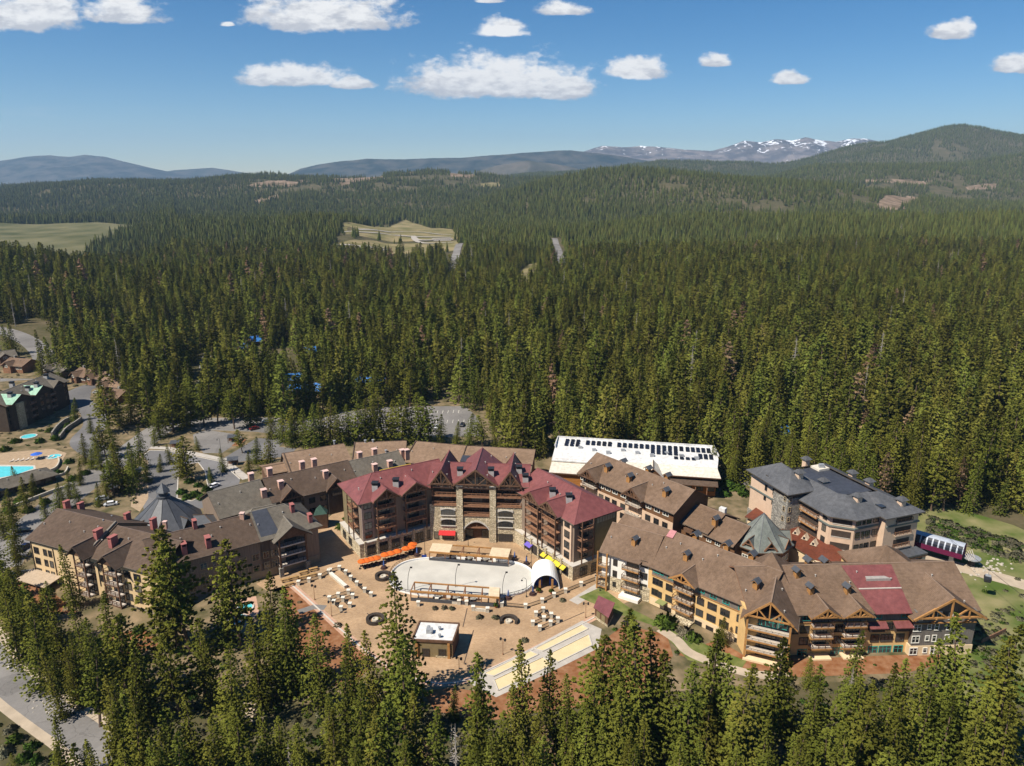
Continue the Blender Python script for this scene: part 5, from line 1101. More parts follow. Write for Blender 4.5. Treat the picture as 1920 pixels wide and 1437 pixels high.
# ------------------------------------------------------------------ red-roofed lodge in the centre
z2 = ZM(600,830,3.31)
def arch_wall(b, x0, x1, y0, y1, zs, zt, rise, n=14, mi=0):
    """spandrel over an opening: soffit is an arch springing at zs"""
    pts = [(x0+(x1-x0)*i/n, zs+rise*math.sin(math.pi*i/n)**0.75) for i in range(n+1)]
    for (xa, za), (xb, zb) in zip(pts[:-1], pts[1:]):
        b.add([(xa,y0,za),(xb,y0,zb),(xb,y1,zb),(xa,y1,za),(xa,y0,zt),(xb,y0,zt),(xb,y1,zt),(xa,y1,zt)], [(0,3,2,1),(4,5,6,7),(0,1,5,4),(2,3,7,6)], mi)
def red_lodge():
    B = Bld('red_roof_lodge', 'grand stone and timber lodge with red metal roofs behind the rink', 'building', (-12,222))
    c0, c1 = (-26.6,221.6), (5.0,219.2); f = B.facade(c0, c1); ca = math.degrees(f.ang); L = f.L
    # centre body, set back, with three cross gables
    B.wall([f.pt(0,-2.2), f.pt(L,-2.2), f.pt(L,-17), f.pt(0,-17)], 0, 20.3, T_DARK, 'dark timber core behind the balconies')
    q = f.pt(-0.5,-0.6); B.block((q.x,q.y), ca, L+1, 17, 19, 20.0, 23.6, R_RED, T_DARK, 'nn', over=1.0, wall=False, trim=T_DARK)
    sC = 15.2
    for sc, w, zr, ln in ((sC,13.0,25.6,19), (4.2,6.0,25.2,17), (26.2,6.0,25.2,16)):
        B.cross(f, sc, w, ln, 20.3, zr, 0.6, R_RED, T_DARK, z0=19.6, over=0.8, og=0.9, trim=T_DARK)
        f.truss(sc, w+1.4, 19.8, zr-0.25, 1.5, m=T_DARK, thick=0.3)
        b = MB(); p_ = f.pt(sc,-ln+0.6+0.1); bk = f.pt(sc,-ln-4.5); wl = f.pt(sc-w/2-0.8,-ln+0.6); wr = f.pt(sc+w/2+0.8,-ln+0.6)
        B._roof([(p_.x,p_.y,zr),(wl.x,wl.y,19.8),(bk.x,bk.y,20.0),(wr.x,wr.y,19.8)], [(0,1,2),(0,2,3)], R_RED)
    # stone lower facade with the arched gateway
    st = MB(); a0, a1 = sC-4.0, sC+4.0
    st.box(0, a0, -0.2, 1.9, 0, 7.9); st.box(a1, L, -0.2, 1.9, 0, 7.9); arch_wall(st, a0, a1, -0.25, 1.9, 4.2, 7.9, 2.7)
    st.box(0, sC-5.3, -0.22, 1.9, 7.9, 12.6); st.box(sC+5.3, L, -0.22, 1.9, 7.9, 12.6); st.box(sC-4.4, sC+4.4, -0.2, 0.1, 7.9, 9.2)
    f.place('wall', st.mesh('wall', S_TAN), 0, 0)['label'] = 'tan stone front with arched gateway'
    for k in (-1, 1): f.box('stone_pier', sC+k*5.35-1.0, sC+k*5.35+1.0, -0.5, 0.75, 0, 19.4, S_TAN); f.box('pier_cap', sC+k*5.35-1.15, sC+k*5.35+1.15, -0.5, 0.9, 19.4, 19.7, M_KERB)
    ar = MB(); n = 16
    for i in range(n):
        t0, t1 = i/n, (i+1)/n; g = lambda t, k: (a0-0.4*k+(8.0+0.8*k)*t, 4.2+(2.7+0.55*k)*math.sin(math.pi*t)**0.75)
        p, q_, r, s_ = g(t0,0), g(t1,0), g(t1,1), g(t0,1)
        ar.add([(p[0],-0.42,p[1]),(q_[0],-0.42,q_[1]),(r[0],-0.42,r[1]),(s_[0],-0.42,s_[1]),(p[0],-0.2,p[1]),(q_[0],-0.2,q_[1]),(r[0],-0.2,r[1]),(s_[0],-0.2,s_[1])], [(3,2,1,0),(0,1,5,4),(2,3,7,6)])
    f.place('arch_ring', ar.mesh('arch_ring', M_KERB), 0, 0)
    f.box('gate_beam', a0, a1, -0.6, -0.2, 4.4, 4.9, T_MID); 
    for k in (-2.4, 0, 2.4): f.box('gate_beam', sC+k-0.14, sC+k+0.14, -0.55, -0.25, 4.9, 6.7, T_MID)
    f.win(sC-2.6, 1.7, 2.2, 2.6, 'd', o=-2.15); f.win(sC+2.6, 1.7, 2.2, 2.6, 'd', o=-2.15)
    # arched loggia openings either side
    for sc in (6.0, 24.6):
        for zz in (6.4, 10.0):
            a_, p = win_mesh(4.4, 1.7, 'd'); o = f.place('window', a_, sc, zz, 0.22); link('pane', p, o)
            b = MB(); arch_wall(b, -2.5, 2.5, -0.30, -0.02, 0.62, 1.5, 0.62, 10); link('arch_lintel', b.mesh('arch_lintel', M_KERB), o)
            link('sill', MB().box(-2.5,2.5,-0.42,0,-1.15,-0.92).mesh('sill', M_KERB), o)
    for sc in (9.6, 21.0): [f.win(sc, zz, 0.85, 1.6, 'd', o=0.22) for zz in (6.4, 10.0)]
    for sc, w in ((2.0,1.4),(5.8,3.6),(9.3,1.2),(21.2,1.2),(24.6,4.4),(29.4,1.4)): f.win(sc, 1.75, w, 2.3, 'd', o=0.22)
    b = MB(); b.slab([(-2.7,-1.7,2.55),(2.7,-1.7,2.55),(2.7,-0.2,3.5),(-2.7,-0.2,3.5)], [(0,1,2,3)], 0.12); f.place('awning', b.mesh('awning', mat('awning_red', (0.52,0.03,0.03))), 5.6, 0)['label'] = 'red shop awning'
    # balconies
    for sc, w, zs in ((sC,8.6,(9.4,12.6,15.8)), (5.0,8.0,(12.8,16.0)), (25.6,8.2,(12.8,16.0))):
        for zz in zs: f.balcony(sc-w/2, sc+w/2, zz, 2.6, o=-2.15, wood=T_MID, rail=T_MID, solid=False, slab=T_MID)
    for sc, w in ((sC,11.0), (4.6,6.6), (26.0,6.6)): f.balcony(sc-w/2, sc+w/2, 19.0, 2.9, o=-2.15, wood=T_MID, rail=T_MID, slab=M_SLAB)
    for sc, w in ((sC,6.4), (4.2,2.6), (26.2,2.6)): f.win(sc, 21.2, w, 2.6, 'd', o=0.62)
    # wings
    def wing(p0, ang, Lw, Wd, hipside, stat, lab):
        a = math.radians(ang); u = uvec(a); n = Vector((-u.y,u.x)); P = lambda x, y: (p0[0]+u.x*x+n.x*y, p0[1]+u.y*x+n.y*y)
        B.wall([P(-1.6,-1.6), P(Lw+1.6,-1.6), P(Lw+1.6,Wd), P(-1.6,Wd)], 0, 4.6, S_TAN, lab+' stone podium'); B.wall([P(-1.8,-1.8), P(Lw+1.8,-1.8), P(Lw+1.8,Wd), P(-1.8,Wd)], 4.6, 4.85, M_KERB, name='terrace')
        B.block(p0, ang, Lw, Wd, 4.5, 18.6, 23.2, R_RED, W_TAUPE, 'hn' if hipside == 0 else 'nh', over=1.3, trim=T_DARK, hip=0.85)
        fw = B.facade(P(0,0), P(Lw,0)); return fw, P
    fl, PL = wing((-46.6,211.2), 31.5, 31.0, 16.5, 0, None, 'left wing')
    fr, PR = wing((5.2-6.5*math.cos(math.radians(-55)),216.2-6.5*math.sin(math.radians(-55))), -55.0, 29.1, 16.5, 1, None, 'right wing')
    fle = B.facade(PL(0,16.5), PL(0,0)); fre = B.facade(PR(29.1,0), PR(29.1,16.5)); fr = B.facade(PR(6.5,0), PR(29.1,0)); fl = B.facade(PL(0,0), PL(24.5,0))
    fle.box('wall', 0, 8.5, -0.2, 0.12, 4.85, 18.2, W_OLIVE, label='olive end wall'); fre.box('wall', 8.0, 16.5, -0.2, 0.12, 4.85, 18.2, W_OLIVE, label='olive end wall')
    for k in range(7): fre.box('lattice', 8.6+k*1.05, 9.4+k*1.05, 0.12, 0.2, 15.2, 17.2, F_TAN)
    for fw, cs, tower in ((fl, ((7.5,6.2),(17.5,7.2)), (1.9,)), (fr, ((4.6,6.6),(13.2,6.6)), (20.0,))):
        for sc, w in cs:
            B.cross(fw, sc, w+1.2, 8.4, 18.8, 21.8, 2.2, R_RED, T_DARK, z0=18.2, over=0.8, og=0.9, trim=T_DARK); fw.truss(sc, w+2.4, 18.3, 21.5, 3.0, m=T_DARK, thick=0.34)
            for zz in (15.4, 12.0, 8.6): fw.balcony(sc-w/2, sc+w/2, zz, 2.3, wood=T_MID, rail=T_MID, slab=T_MID)
            fw.win(sc, 17.2, w-1.4, 2.0); fw.win(sc, 6.9, w-1.4, 2.4)
            for ss in (sc-w/2+0.1, sc+w/2-0.1): fw.box('post', ss-0.17, ss+0.17, 2.0, 2.35, 4.85, 18.4, T_DARK)
        for sc in tower:
            fw.box('wall', sc-1.9, sc+1.9, -0.2, 0.6, 4.85, 18.2, W_PEACH if fw is fr else mat('panel_mauve', (0.27,0.20,0.165)), label='corner panel bay')
            for zz in (16.6, 13.2, 9.8, 6.6): fw.win(sc, zz, 2.2, 2.0, 'd', o=0.6)
    for fe, ss in ((fle, (12.0,)), (fre, (3.6,))):
        for sc in ss:
            for zz in (15.4, 12.0, 8.6): fe.balcony(sc-2.3, sc+2.3, zz, 2.0, wood=T_MID, rail=T_MID, slab=T_MID)
            for q_ in (sc-2.2, sc+2.2): fe.box('post', q_-0.17, q_+0.17, 1.8, 2.1, 4.85, 18.4, T_DARK)
            fe.win(sc, 6.9, 3.0, 2.3)
    for fw, sh in ((fl, 0), (fr, 1)):
        n = 6; Lw = fw.L
        for k in range(n):
            s_ = Lw*(k+0.5)/n; fw.win(s_, 2.1, 2.7, 2.7, 'd', o=1.6); fw.box('stone_pier', Lw*k/n-0.35+0.2, Lw*k/n+0.35+0.2, 1.6, 2.0, 0, 5.3, S_TAN)
    ylw = mat('awning_yellow', (0.58,0.46,0.04)); prp = mat('awning_purple', (0.14,0.10,0.42))
    for s_, m_, w, lb in ((3.2,prp,3.0,'purple shop awning'),(11.0,ylw,2.0,'yellow shop awning'),(14.2,ylw,3.2,'yellow shop awning'),(17.6,ylw,3.0,'yellow shop awning'),(20.4,ylw,1.8,'yellow shop awning')):
        b = MB(); b.slab([(-w/2,-3.0,2.7),(w/2,-3.0,2.7),(w/2,-1.6,3.5),(-w/2,-1.6,3.5)], [(0,1,2,3)], 0.12); fr.place('awning', b.mesh('awning', m_), s_, 0)['label'] = lb
    for k in range(3): fre.win(2.5+k*4.5, 2.1, 2.6, 2.6, 'd', o=1.6)
    for k in range(2): fle.win(4+k*5.5, 2.1, 2.6, 2.4, 'd', o=1.6)
    # roof plant screen, yellow inside
    Q = [G(*z2(*p), 19.5) for p in ((382,225),(578,180),(560,150),(372,190))]; b = MB()
    for k in range(4): b.bar((*Q[k],19.6), (*Q[(k+1) % 4],19.6), 0.25, 1.9)
    B.part('plant_screen', b, [mat('screen_yellow', (0.60,0.42,0.06))], label='yellow lined plant screen'); B.wall(Q, 12, 18.9, W_DARK)
    for p in ((343,285),(472,262),(870,195),(1062,195),(1235,182),(1275,235),(1443,325),(1545,360)): B.stack('metal', *z2(*p), z=21.5)
    Q = [G(*z2(*p), 21.0) for p in ((870,115),(935,128),(950,85),(885,82))]; B.wall(Q, 19, 21.2, R_NAVY, name='solar_panel')
red_lodge()
# ------------------------------------------------------------------ buildings behind the plaza
z8 = ZM(380,800,3.097); z3 = ZM(1080,820,4.571); z4 = ZM(1400,840,4.174); zD = ZM(1430,860,8.98); zC = ZM(1560,960,9.6)
def shingle_row():
    B = Bld('shingle_lodge', 'low lodge row with grey and brown shingle roofs behind the tan lodge', 'building', (-75,235))
    B.block((-93.5,219.2), 39, 17, 19, 0, 9.4, 14.6, R_GREY, W_TAUPE, 'gn', over=0.9, trim=W_DARK, rlabel='grey shingle left roof')
    B.block((-80.6,230.0), 34, 31, 17.5, 0, 9.8, 14.8, R_DKBROWN, W_TAUPE, 'nn', over=0.9, trim=W_DARK)
    B.block((-55.6,247.0), 33, 20, 17, 0, 9.6, 14.4, R_GREY, W_TAUPE, 'ng', over=0.9, trim=W_DARK, rlabel='grey shingle right roof')
    f = B.facade((-80.6,230.0), (-80.6+31*math.cos(math.radians(34)), 230.0+31*math.sin(math.radians(34))))
    for s_ in (6.5, 22.5): B.cross(f, s_, 6.4, 8, 9.9, 13.2, 1.2, R_DKBROWN, W_DARK, z0=0, trim=T_DARK); f.truss(s_, 7.4, 9.5, 12.9, 2.0, m=T_DARK); f.win(s_, 8.0, 3.4, 2.6, 'd', o=1.2)
    for k in range(8): f.win(2.2+k*3.9, 6.5, 1.9, 1.7, 'd'); f.win(2.2+k*3.9, 2.4, 2.2, 2.2, 'd')
    B.block((-85.5,214.6), 28, 12, 9, 0, 8.2, 11.4, R_GREY, W_TAUPE, 'hn', over=0.8, trim=W_DARK)
    for p in ((357,405),(455,355),(715,295),(578,240),(648,225),(283,310),(390,280),(1000,255),(1088,235),(912,185),(998,165),(1160,170),(1185,170)): B.stack('terra', *z8(*p), z=12.5, ang=34)
    V = [(*G(*z8(640,490),7),5.2),(*G(*z8(720,480),7),5.2),(*G(*z8(725,455),7),5.2),(*G(*z8(655,450),7),5.2),(*G(*z8(680,445),8),7.4)]; B._roof(V, [(0,1,4),(1,2,4),(2,3,4),(3,0,4)], roof_mat('metal_dark_green', (0.03,0.06,0.045), (0.05,0.09,0.07), seams=1), label='small dark green canopy roof')
    B.wall([v[:2] for v in V[:4]], 0, 5.0, T_DARK)
shingle_row()
def back_hall():
    B = Bld('back_hall', 'very long curved hall with low tan roof behind the red roofed lodge', 'building', (-40,274))
    pts = [(-82.5,259.5),(-62,270.2),(-42,272.2),(-20,266.5),(6,262.5)]
    for k in range(4):
        a, b = Vector(pts[k]), Vector(pts[k+1]); d = b-a; ang = math.degrees(math.atan2(d.y, d.x))
        B.block(pts[k], ang, d.length+0.6, 16, 0, 7.6, 11.2, R_TAN, W_TAUPE, ('g' if k == 0 else 'n')+('g' if k == 3 else 'n'), over=0.9, trim=W_DARK, ridge=0.8)
        f = B.facade(pts[k], pts[k+1]); n = int(d.length/4)
        for i in range(n): f.win((i+0.5)*d.length/n, 4.5, 2.0, 1.8, 'd')
        b_ = MB(); e = Vector((-d.y, d.x)).normalized(); q = a-e*0.8; r_ = a+e*12.7; b_.bar((q.x,q.y,7.6), (r_.x,r_.y,11.4), 0.3, 0.3); B.part('roof_seam', b_, R_DKBROWN)
    for p in ((765,95),(945,92),(990,90),(1065,150)): B.stack('vent', *z8(*p), z=11, sc=1.2)
    B.block((-92.5,262.5), 30, 9, 10, 0, 6.0, 7.2, R_TAN, T_DARK, 'gg', over=0.6)
back_hall()
def solar_hall():
    B = Bld('solar_hall', 'long white membrane roofed hall carrying rows of solar panels', 'building', (48,272))
    a = -10.5; u = uvec(math.radians(a)); n = Vector((-u.y,u.x)); o = Vector((16.5,270.5)); P = lambda x, y: (o.x+u.x*x+n.x*y, o.y+u.y*x+n.y*y)
    B.wall([P(0,0), P(60,0), P(60,17), P(0,17)], 0, 9.2, W_ORANGE)
    V = [(*P(-1,-1.2),9.0),(*P(61,-1.2),9.0),(*P(62,8),10.4),(*P(61,18.5),11.2),(*P(-1,18.5),11.2),(*P(-1,8),10.4)]; B._roof(V, [(0,1,2,5),(5,2,3,4)], R_WHITE, th=0.5, trim=R_WHITE, label='white membrane roof')
    b = MB()
    for p, q in ((P(-1,18.5),P(61,18.5)), (P(61,18.5),P(62,8)), (P(-1,18.5),P(-1,8))): b.bar((*p,11.5), (*q,11.5), 0.3, 0.7)
    B.part('parapet', b, R_WHITE)
    V = [(*P(22,-6),8.0),(*P(62,-6),8.0),(*P(61,0.2),9.6),(*P(22,0.2),9.6)]; B._roof(V, [(0,1,2,3)], R_CREAM, th=0.4, label='cream lower roof'); B.wall([P(23,-4.6), P(60.5,-4.6), P(60.5,0.2), P(23,0.2)], 0, 7.9, W_ORANGE)
    f = B.facade(P(23,-4.6), P(60.5,-4.6))
    V = [(*P(26,-8.2),5.6),(*P(61,-8.2),5.6),(*P(61,-4.7),6.6),(*P(26,-4.7),6.6)]; B._roof(V, [(0,1,2,3)], R_DKBROWN, th=0.3)
    B.cross(f, 14.5, 6.5, 8, 8.2, 11.2, 3.4, R_CREAM, W_BROWN, z0=0, over=0.6, og=0.6, trim=T_MID)
    for k in range(9): f.win(3+k*4.1, 3.5, 2.4, 2.6, 'd'); f.box('post', 1.2+k*4.1, 1.5+k*4.1, 3.0, 3.3, 0, 5.4, T_MID)
    V = [(*P(-1,-9),7.0),(*P(12,-9),7.0),(*P(12,-1),8.2),(*P(-1,-1),8.2)]; B._roof(V, [(0,1,2,3)], R_CREAM, th=0.5, label='cream side canopy'); B.wall([P(0,-8), P(11,-8), P(11,-1), P(0,-1)], 0, 6.7, W_ORANGE)
    sp = MB(); sp.slab([(-0.72,-0.85,0.3),(0.72,-0.85,0.3),(0.72,0.85,0.6),(-0.72,0.85,0.6)], [(0,1,2,3)], 0.08); me = sp.mesh('solar_panel', mat('solar_glass', (0.012,0.014,0.022), rough=0.15, spec=0.5))
    def panel(x, y): q = P(x, y); z = (10.4+0.8*(y-8)/10.5) if y > 8 else 9.0+1.4*(y+1.2)/9.2; link('solar_panel', me, B.root, B.loc((q[0],q[1],z)), math.radians(a))
    for k in range(3): [panel(3.2+k*2.2, y_) for y_ in (15.6,13.4,11.2)]
    for k in range(5): panel(11.5+k*2.2, 15.4); panel(11.5+k*2.2, 13.4)
    for k in range(12): panel(24+k*2.2, 15.2); panel(24+k*2.2, 13.2)
    for k in range(5): panel(37.2+k*2.2, 11.0); panel(37.2+k*2.2, 8.9)
    for k in range(5): panel(50.6+k*2.0, 15.0); panel(50.6+k*2.0, 13.0)
    for k in range(4): panel(46+k*2.2, 6.0); 
    for k in range(3): [panel(55.2+k*2.0, y_) for y_ in (9.4,7.4)]
    for k in range(9): q = P(9+k*5.6, 9.6-(k % 3)*1.6); link('roof_unit', stack_mesh('box')[0], B.root, B.loc((q[0],q[1],10.3)))
solar_hall()
def timber_lodge():
    B = Bld('timber_lodge', 'brown shingle roofed timber lodge running diagonally behind the red wing', 'building', (44,232))
    B.block((24.2,244.4), -50.5, 41, 17.5, 0, 14.4, 19.2, R_BROWN, W_BROWN, 'gg', over=1.0, og=1.0, trim=T_DARK)
    a = math.radians(-50.5); f = B.facade((24.2,244.4), (24.2+41*math.cos(a), 244.4+41*math.sin(a)))
    f.box('wall', 0, 41, -0.2, 0.12, 0, 10.2, W_PEACH, label='peach lower storeys')
    for s_ in (5.5, 25.5): B.cross(f, s_, 7.0, 9, 14.6, 17.6, 1.8, R_BROWN, W_BROWN, z0=13.8, trim=T_DARK); f.truss(s_, 7.6, 14.2, 17.3, 2.6, m=T_DARK); f.balcony(s_-2.8, s_+2.8, 11.0, 1.9, rail=M_RAILW, wood=T_DARK); f.balcony(s_-2.8, s_+2.8, 7.6, 1.9, rail=M_RAILW, wood=T_DARK)
    for s_ in (1.2,10.2,13.2,16.4,20.2,31,34.5,38): f.win(s_, 12.6, 2.0, 1.7, 'w'); f.win(s_, 8.4, 1.9, 1.7, 'd', o=0.12); f.win(s_, 5.0, 1.9, 1.7, 'd', o=0.12)
    for p in ((265,290),(455,375),(765,500)): B.stack('lantern', *z3(*p), ang=-50)
    for p in ((405,190),(620,250),(785,310)): B.stack('lantern', *z3(*p), z=19.5, ang=-50, top=True)
timber_lodge()
def link_row():
    B = Bld('link_row', 'low brown roofed shop row joining the timber lodge to the octagonal turret', 'building', (60,213))
    B.block((50.6,218.6), -48, 6.5, 14, 0, 9.8, 13.0, R_SLATE, W_BROWN, 'gn', over=0.9, trim=T_DARK, rlabel='slate grey first roof')
    B.block((54.6,214.2), -51, 8.4, 15, 0, 10.0, 13.6, R_BROWN, W_BROWN, 'gg', over=0.9, trim=T_DARK)
    B.block((59.4,208.4), -50, 10.5, 15, 0, 9.2, 12.8, R_BROWN, W_BROWN, 'gn', over=0.9, trim=T_DARK)
    f = B.facade((59.4,208.4), (59.4+10.5*math.cos(math.radians(-50)), 208.4+10.5*math.sin(math.radians(-50)))); [f.win(s_, 7.4, 1.5, 1.3, 'w') for s_ in (1.4,4.6,7.6)]
    f = B.facade((54.6,214.2), (54.6+8.4*math.cos(math.radians(-51)), 214.2+8.4*math.sin(math.radians(-51)))); [f.win(s_, 8.0, 1.5, 1.3, 'w') for s_ in (2.0,5.6)]; f.box('balcony_box', 0.2, 3.4, 0, 1.2, 7.2, 8.4, T_DARK)
    B.stack('lantern', *z3(1190,745), z=11, ang=-50)
    h = B.hit(*z3(1300,625)); 
    b = MB(); b.box(-1.0,1.0,-0.8,0.8,-1.5,0.9); link('roof_upstand', b.mesh('roof_upstand', R_WHITE), B.root, B.loc((67.2,218.4,11.9)), -0.7)
link_row()
def turret():
    c = (76.0,206.2); B = Bld('octagon_turret', 'green grey slate octagonal turret with small gabled dormers', 'building', c)
    def oct(r, z, a0=22.5): return [(c[0]+r*math.cos(math.radians(a0+45*k)), c[1]+r*math.sin(math.radians(a0+45*k)), z) for k in range(8)]
    V = oct(9.4, 8.0)+oct(5.2, 11.4)+[(c[0], c[1], 16.8)]
    B._roof(V, [(k, (k+1) % 8, 8+(k+1) % 8, 8+k) for k in range(8)]+[(8+k, 8+(k+1) % 8, 16) for k in range(8)], R_GREEN, trim=T_DARK)
    B.wall([p[:2] for p in oct(8.2, 0)], 0, 7.9, W_BROWN)
    hb = MB()
    for k in range(8): p, q = V[k], V[16]; hb.bar(p, V[8+k], 0.16, 0.16); hb.bar(V[8+k], q, 0.16, 0.16)
    B.part('hip_cap', hb, R_DARK)
    for k in (-1, 0, 1, 2, -2):
        a = math.radians(-90+45*k); p = Vector((c[0]+7.9*math.cos(a), c[1]+7.9*math.sin(a))); u = Vector((-math.sin(a), math.cos(a)))
        f = B.facade(p-u*2, p+u*2); B.cross(f, 2, 2.8, 4.6, 9.0, 11.2, 0.0, R_GREEN, T_DARK, z0=8.0, over=0.7, og=0.6, trim=T_MID); f.win(2, 9.2, 1.2, 0.8, 'd', o=0.02)
        f.truss(2, 4.0, 8.5, 11.0, 0.5, m=T_MID, thick=0.2)
    fb = [p[:2] for p in oct(8.2, 0)]
    for k in range(4, 8): f = B.facade(fb[k], fb[(k+1) % 8]); f.win(2.0, 4.5, 1.6, 1.6, 'w'); f.win(4.4, 4.5, 1.6, 1.6, 'w')
turret()
def hotel():
    o = Vector((95,204)); a = math.radians(20); u = uvec(a); n = Vector((-u.y,u.x)); P = lambda x, y: (o.x+u.x*x+n.x*y, o.y+u.y*x+n.y*y)
    B = Bld('slate_hotel', 'peach stucco hotel with slate grey hipped roof and stone tower', 'building', P(12,12))
    plan = [(0.5,0.5),(5.6,-4.2),(15,-4.2),(15,-6.4),(28,-6.4),(28,33),(-3.2,33),(-3.2,14.0),(0.5,14.0)]
    B.wall([P(*p) for p in plan], 0, 16.9, W_PEACH)
    B.wall([P(0.2,0.3), P(5.4,-4.5), P(15.2,-4.5), P(15.2,2), P(0.2,4)], 0, 4.2, S_GREY, 'grey stone base')
    B.wall([P(-3.5,33.2), P(-3.5,19), P(-1,19), P(-1,33.2)], 0, 5.6, S_GREY, 'grey stone base')
    for za, zb, k, m in ((13.3,13.75,0.35,mat('cornice_green', (0.14,0.16,0.14))), (4.2,4.5,0.3,M_KERB)):
        q = [(0.5-k,0.5-k*0.5),(5.6-k*0.3,-4.2-k),(15+k,-4.2-k),(15+k,-6.4-k),(28+k,-6.4-k),(28+k,33),(-3.2-k,33),(-3.2-k,14.0),(0.5-k,14.0-k)]
        B.wall([P(*p) for p in (q if za > 10 else q[:4]+[(15,6),(0.3,6)])], za, zb, m, name='cornice')
    # hipped slate roof round a sunken deck
    out = [(-0.8,-0.1),(5.1,-5.5),(13.8,-5.5),(13.8,-7.6),(29.2,-7.6),(29.2,34.2),(-1.0,34.2),(-0.8,14)]
    inn = [(7.5,5.5),(9.5,3.6),(17,3.6),(17.5,3.0),(20.5,2.6),(20.5,27),(7.5,27),(7.5,14)]
    V = [(*P(*p),16.9) for p in out]+[(*P(*p),20.7) for p in inn]; nn = 8
    B._roof(V, [(k, (k+1) % nn, nn+(k+1) % nn, nn+k) for k in range(nn)], R_SLATE, trim=mat('eave_slate', (0.09,0.075,0.06)))
    dk = MB(); dk.prism([P(*p) for p in [(7.5,5.5),(20.4,5.0),(20.4,27),(7.5,27)]], 17.5, 19.9); B.part('roof_deck', dk, R_NAVY)
    B.wall([P(15.8,23), P(20.2,23), P(20.2,27), P(15.8,27)], 19.9, 20.6, R_CREAM, name='roof_pad'); q = P(18,24.5); link('roof_unit', stack_mesh('box')[0], B.root, B.loc((q[0],q[1],20.9)))
    # taller rear corner and stone tower
    B.wall([P(-3.2,13.6), P(6.6,13.6), P(6.6,33), P(-3.2,33)], 17, 19.6, W_PEACH)
    V = [(*P(-5.6,12.2),19.2),(*P(5.2,12.2),19.2),(*P(9.6,17),19.2),(*P(9.6,34.4),19.2),(*P(-4.6,34.4),19.2),(*P(2.2,20.5),23.4),(*P(3.4,27),23.4)]
    B._roof(V, [(0,1,5),(1,2,5),(2,3,6,5),(3,4,6),(4,0,5,6)], R_SLATE, trim=mat('eave_slate', (0.09,0.075,0.06)))
    B.wall([P(-4.6,13.0), P(3.2,13.0), P(3.2,20.0), P(-4.6,20.0)], 0, 17.3, S_GREY, 'grey stone tower'); B.wall([P(-4.4,13.2), P(3.0,13.2), P(3.0,20), P(-4.4,20)], 17.3, 19.2, W_DARK)
    ft = B.facade(P(-4.6,20), P(-4.6,13)); ff = B.facade(P(-4.6,13.0), P(3.2,13.0)); fl = B.facade(P(-3.2,33), P(-3.2,20)); fr = B.facade(P(0.5,13.0), P(0.5,0.5)); fc = B.facade(P(0.5,0.5), P(5.6,-4.2)); fa = B.facade(P(5.6,-4.2), P(15,-4.2)); fb = B.facade(P(15,-6.4), P(28,-6.4))
    ft.wins(Zs(zD, [(378,680),(357,845),(335,1010)]), 0.8, 1.4, 'b', o=0.02); ff.wins(Zs(zD, [(470,690),(450,865),(430,1030)]), 0.8, 1.4, 'b', o=0.02)
    fl.wins(Zs(zD, [(60,490),(40,650)]), 0.9, 1.8); fl.wins(Zs(zD, [(205,570),(185,735)]), 1.6, 1.8); fl.wins(Zs(zD, [(75,330)]), 0.9, 1.6)
    for zz in (14.2, 10.4, 6.6):
        fr.box('loggia_shade', 1.2, 8.2, -0.05, 0.06, zz, zz+2.6, W_DARK); fr.balcony(1.0, 8.4, zz, 1.2, rail=T_MID, wood=T_WOOD, slab=M_SLAB)  # loggias are flat dark panels; their inner shade is put in as colour
        fr.win(10.6, zz+1.4, 1.5, 1.8)
    for k, zz in enumerate((14.4, 10.2, 6.2)):
        h = 2.1; fc.box('loggia_shade', 0.8, 6.2, -0.05, 0.07, zz, zz+h, W_DARK); fc.box('loggia_rail', 0.8, 6.2, 0.02, 0.14, zz-0.15, zz+0.05, M_KERB)
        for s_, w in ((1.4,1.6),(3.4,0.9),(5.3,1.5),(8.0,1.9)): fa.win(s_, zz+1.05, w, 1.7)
        fb.box('loggia_shade', 4.2, 10.4, -0.05, 0.07, zz, zz+2.4, W_DARK); fb.balcony(4.2, 10.4, zz, 0.5, rail=T_MID, wood=W_PEACH, door=False)
    for s_ in (1.5,): [fr.win(s_-0.9, zz+1.3, 0.9, 1.6) for zz in (14.2,10.4,6.6)]
    fb.box('porch_roof', 1.0, 13.8, 0, 4.5, 4.4, 4.9, R_DARK); fb.box('porch_beam', 1.0, 13.8, 4.1, 4.4, 3.8, 4.4, T_MID)
    for s_ in (1.6, 12.6): fb.box('stone_pier', s_-0.7, s_+0.7, 3.0, 4.3, 0, 3.8, S_GREY)
    fb.box('loggia_shade', 2.0, 12.5, -0.05, 0.06, 0.2, 3.9, W_DARK)
    fa.box('loggia_shade', -1.5, 4.0, 0.32, 0.42, 2.0, 3.4, W_DARK)
    for p in ((410,225),(598,290),(868,410),(1210,440)): B.stack('hip', *z4(*p), z=19, ang=20, sc=1.0)
    for p in ((470,65),(832,170),(965,235)): B.stack('hip', *z4(*p), z=21, ang=20, top=True)
    h = B.hit(*z4(1048,455))
    if h: s_ = link('skylight', MB().box(-0.9,0.9,-1.2,1.2,-0.1,0.25).mesh('skylight', M_GLASS), B.root, B.loc((h.x,h.y,h.z)), 0.35)
hotel()
